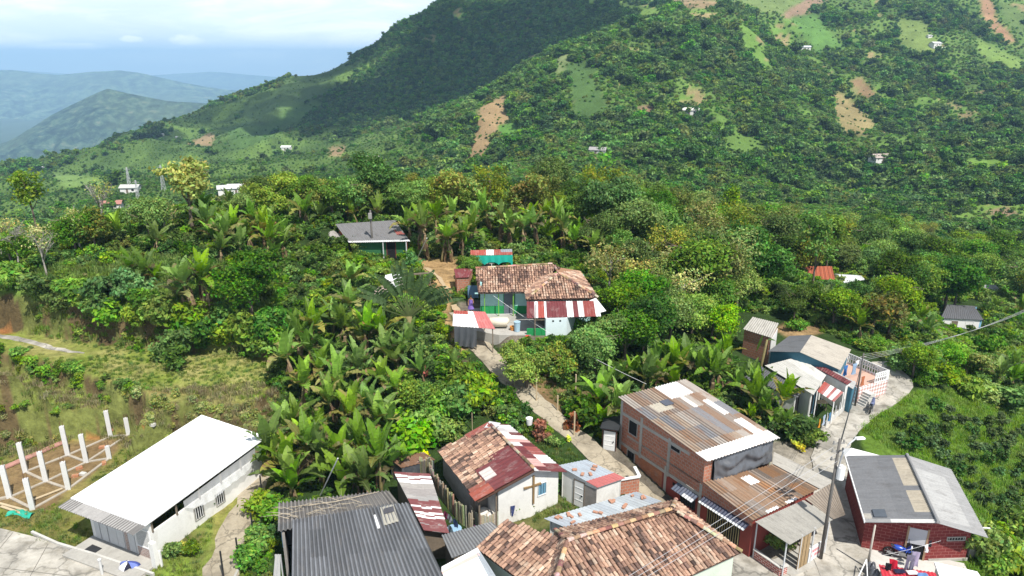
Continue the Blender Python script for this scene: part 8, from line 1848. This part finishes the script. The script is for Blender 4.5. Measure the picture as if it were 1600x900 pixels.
x, y, z, zone2, px, py = x[ok], y[ok], z[ok], zone2[ok], px[ok], py[ok]; n = len(x); f1 = samp(fb1, x, y); f2 = samp(fb2, x, y); dry = in_poly(px, py, [[(-60, 640), (60, 660), (200, 610), (430, 600), (430, 690), (200, 700), (-60, 720)], [(-60, 550), (60, 560), (230, 620), (200, 650), (-60, 600)]])
hill = in_poly(px, py, [[(-60, 400), (430, 400), (430, 545), (250, 545), (-60, 512)]]); drier = (f1 + f2 * .8 + NR.normal(size=n) * .25) > .18; idx = np.where(zone2, 2, np.where(drier & ~(hill & (NR.random(n) < .6)), 1, 0)); idx = np.where(dry & (NR.random(n) < .65), 3, idx); keep = zone2 | (NR.random(n) < .8)
scatter("grass", np.stack([x, y, z - .02], -1)[keep], NR.uniform(0, 6.28, keep.sum()), (NR.uniform(.5, 1.25, n) * np.where(zone2, .75, np.where(hill, 1.25, np.where(dry, .72, .55))))[keep], idx[keep], GRT)
# ------------------------------------------------------------------ far ranges, valley, air, light
def range_mesh(name, pts, t, depth, col, seed, kind="structure", base=-420, amp=0.04):
    """a mountain range whose crest passes through the given pixels at distance t"""
    P = np.array([T(a, b, t) for a, b in pts]); xs = np.linspace(P[0, 0], P[-1, 0], 420)
    cz = np.interp(xs, P[:, 0], P[:, 2]); cy = np.interp(xs, P[:, 0], P[:, 1])
    mb = MB(); n = 110
    def fn(u, v):
        i = min(419, int(round(u * 419))); k = v * 2 - 1       # -1 front foot, 0 crest, 1 back foot
        top = cz[i]; s = 1 - abs(k) ** 0.85
        x = xs[i]; y = cy[i] + k * depth
        nz = mnoise.fractal(Vector((x / (t * .05), y / (t * .05), seed)), 0.8, 2.1, 6)
        rid = mnoise.fractal(Vector((x / (t * .03), y / (t * .15), seed + 9)), 0.8, 2.1, 5)
        z = base + (top - base) * s + (nz * 0.6 + rid * 0.5) * (top - base) * amp * 5 * min(1, (abs(k) * 2.4) ** 1.3 + .05)
        return x, y, z
    mb.grid(419, n, fn)
    m, nt, b = new_mat(name + "_land")
    tc = N(nt, "ShaderNodeTexCoord").outputs["Object"]
    a = noisen(nt, tc, 75.0 / t, 9, 0.8); a2 = noisen(nt, tc, 9.0 / t, 5, 0.6)
    c = ramp(nt, a, [(0.42, tuple(k * .3 for k in col)), (0.49, col), (0.56, tuple(k * 2.4 for k in col)), (0.68, (0.24, 0.19, 0.12))])
    c = mixc(nt, ramp(nt, a2, [(0.4, 0.0), (0.65, 0.5)]), c, (0.10, 0.13, 0.05))
    nt.links.new(c, b.inputs["Base Color"]); b.inputs["Roughness"].default_value = 1; b.inputs["Specular IOR Level"].default_value = 0
    o = solo(name, mb, m, None, None, (0, 0, 0), smooth=True, kind=kind); return o
range_mesh("hills", [(-700,260),(-400,215),(-200,262),(-60,245),(20,218),(80,180),(140,150),(168,138),(200,146),(260,158),(330,162),(420,185),(600,230),(900,300)], 3400, 900, (0.028, 0.05, 0.026), 2.0, base=-480)
range_mesh("hills", [(-900,120),(-600,95),(-300,125),(-100,112),(20,110),(90,117),(150,112),(185,110),(215,113),(290,130),(350,140),(450,148),(700,150),(1200,150)], 7800, 2500, (0.045, 0.075, 0.035), 5.0, base=-700)
range_mesh("hills", [(-900,105),(-500,112),(-200,100),(0,108),(120,116),(230,118),(330,112),(480,124),(800,118),(1500,110),(2000,115)], 15000, 4000, (0.045, 0.075, 0.035), 8.0, base=-900)
mb = MB(); mb.face([(-40000, 400, -430), (40000, 400, -430), (40000, 30000, -800), (-40000, 30000, -800)])
solo("valley_floor_ground", mb, mat_plain("valley_land", (0.07, 0.10, 0.04), 1.0, 0.5, 0.004, spec=0), None, None, (0, 0, 0), kind="structure")

# air
ZT = 230.0
mb = MB(); q = [(-15000, -300), (15000, -300), (15000, 20500), (-15000, 20500)]; mb.prism(q, -960.0, ZT)
haze = solo("haze", mb, [], None, None, (0, 0, 0), kind="stuff")
hm = bpy.data.materials.new("air"); hm.use_nodes = True; nt = hm.node_tree; nt.nodes.remove(nt.nodes["Principled BSDF"])
pv = nt.nodes.new("ShaderNodeVolumePrincipled"); pv.inputs["Density"].default_value = 1.25e-4; pv.inputs["Color"].default_value = (0.42, 0.70, 1.0, 1); pv.inputs["Anisotropy"].default_value = -0.15
nt.links.new(pv.outputs[0], nt.nodes["Material Output"].inputs["Volume"]); haze.data.materials.append(hm)

SUN_DIR = Vector((0.29, -0.47, 0.833)).normalized()      # towards the sun
sd = bpy.data.lights.new("sun", 'SUN'); so = bpy.data.objects.new("sun", sd); COL.objects.link(so)
sd.energy = 5.0; sd.angle = math.radians(0.53); sd.color = (1.0, 0.955, 0.88)
so.rotation_euler = SUN_DIR.to_track_quat('Z', 'Y').to_euler(); so.location = (0, 0, 200)
world = bpy.data.worlds.new("World"); scene.world = world; world.use_nodes = True; nt = world.node_tree
bg = nt.nodes["Background"]; sky = nt.nodes.new("ShaderNodeTexSky"); sky.sky_type = 'NISHITA'; sky.sun_disc = False
sky.sun_elevation = math.asin(SUN_DIR.z); sky.sun_rotation = math.atan2(SUN_DIR.x, SUN_DIR.y); sky.altitude = 1400; sky.dust_density = 2.5; sky.air_density = 1.0
tc = N(nt, "ShaderNodeTexCoord").outputs["Generated"]
sx = nt.nodes.new("ShaderNodeSeparateXYZ"); nt.links.new(tc, sx.inputs[0])
el = sx.outputs[2]
cn = noisen(nt, mapping(nt, tc, (5, 5, 26)), 1.3, 7, 0.6, 0.6); cn2 = noisen(nt, mapping(nt, tc, (3, 3, 9), (3, 1, 7)), 1.1, 5, 0.6)
veil = mathn(nt, 'ADD', mathn(nt, 'MULTIPLY', cn, 0.5), mathn(nt, 'MULTIPLY', cn2, 0.5))
vf = ramp(nt, veil, [(0.34, 0.7), (0.62, 0.97)])
low = ramp(nt, el, [(0.05, 1.0), (0.30, 0.30)])
c = mixc(nt, mathn(nt, 'MULTIPLY', vf, low), sky.outputs[0], mixc(nt, ramp(nt, cn, [(.42, 0.0), (.62, 1.0)]), (12.2, 13.8, 15.2), (14.8, 15.4, 16.0)))
# small cumulus puffs near the horizon
az = mathn(nt, 'DIVIDE', sx.outputs[0], sx.outputs[1]); pn = noisen(nt, mapping(nt, tc, (30, 30, 55)), 1.6, 7, 0.65)
for a0, e0, wa, we in ((-0.72, 0.020, 0.045, 0.011), (-0.44, 0.020, 0.028, 0.008), (-0.60, 0.012, 0.07, 0.006), (-0.345, 0.004, 0.05, 0.008), (-0.51, 0.021, 0.02, 0.005)):
    da = mathn(nt, 'DIVIDE', mathn(nt, 'SUBTRACT', az, a0), wa); de = mathn(nt, 'DIVIDE', mathn(nt, 'SUBTRACT', el, e0), we)
    d = mathn(nt, 'ADD', mathn(nt, 'POWER', mathn(nt, 'ABSOLUTE', da), 2.0), mathn(nt, 'POWER', mathn(nt, 'ABSOLUTE', de), 2.0))
    k = mathn(nt, 'SUBTRACT', mathn(nt, 'ADD', mathn(nt, 'MULTIPLY', pn, 2.2), 0.0), d)
    f = ramp(nt, k, [(0.35, 0.0), (0.9, 0.75)])
    c = mixc(nt, f, c, (17, 17, 17))
nt.links.new(c, bg.inputs[0]); bg.inputs[1].default_value = 0.076

# a cloud high over the slope: its shadow lies on the forest below the peak
def cloud(x, y, z, rx, ry, rz, seed, n=46):
    rg = np.random.default_rng(seed); mb = MB()
    for k in range(n):
        a = rg.uniform(0, 2 * math.pi); r = math.sqrt(rg.uniform(0, 1)); s = rg.uniform(.22, .42) * min(rx, ry) * (1.15 - .5 * r)
        cx, cy, cz = x + rx * r * math.cos(a), y + ry * r * math.sin(a), z + rz * (1 - r) * rg.uniform(0, 1)
        def fn(u, v):
            th = u * 2 * math.pi; ph = v * math.pi; d = (math.cos(th) * math.sin(ph), math.sin(th) * math.sin(ph), math.cos(ph))
            q = s * (1 + .25 * mnoise.fractal(Vector((d[0] * 2 + k, d[1] * 2, d[2] * 2)), .8, 2, 4)); return cx + d[0] * q, cy + d[1] * q, cz + d[2] * q * .55
        mb.grid(14, 9, fn)
    m, nt, b = new_mat("cloud_white"); b.inputs["Base Color"].default_value = (.9, .9, .9, 1); b.inputs["Roughness"].default_value = 1; b.inputs["Alpha"].default_value = .42
    return solo("cloud", mb, m, None, None, (0, 0, 0), smooth=True, kind="structure")
def shade(px, py, zc, *a):
    p = hit(px, py); k = (zc - p[2]) / SUN_DIR.z; return cloud(p[0] + SUN_DIR.x * k, p[1] + SUN_DIR.y * k, zc, *a)

scene.view_settings.view_transform = 'Standard'; scene.view_settings.look = 'None'; scene.view_settings.gamma = 1; scene.view_settings.exposure = 0.36
scene.render.engine = 'CYCLES'; cy = scene.cycles
cy.max_bounces = 6; cy.diffuse_bounces = 3; cy.glossy_bounces = 2; cy.transmission_bounces = 3; cy.transparent_max_bounces = 6; cy.volume_bounces = 0
cy.caustics_reflective = False; cy.caustics_refractive = False; cy.use_denoising = True; cy.denoiser = 'OPENIMAGEDENOISE'
cy.sample_clamp_indirect = 6
shade(640, 110, 520, 150, 250, 40, 5)
shade(800, 60, 560, 150, 150, 40, 6)
shade(390, 190, 520, 170, 90, 30, 7, 34)
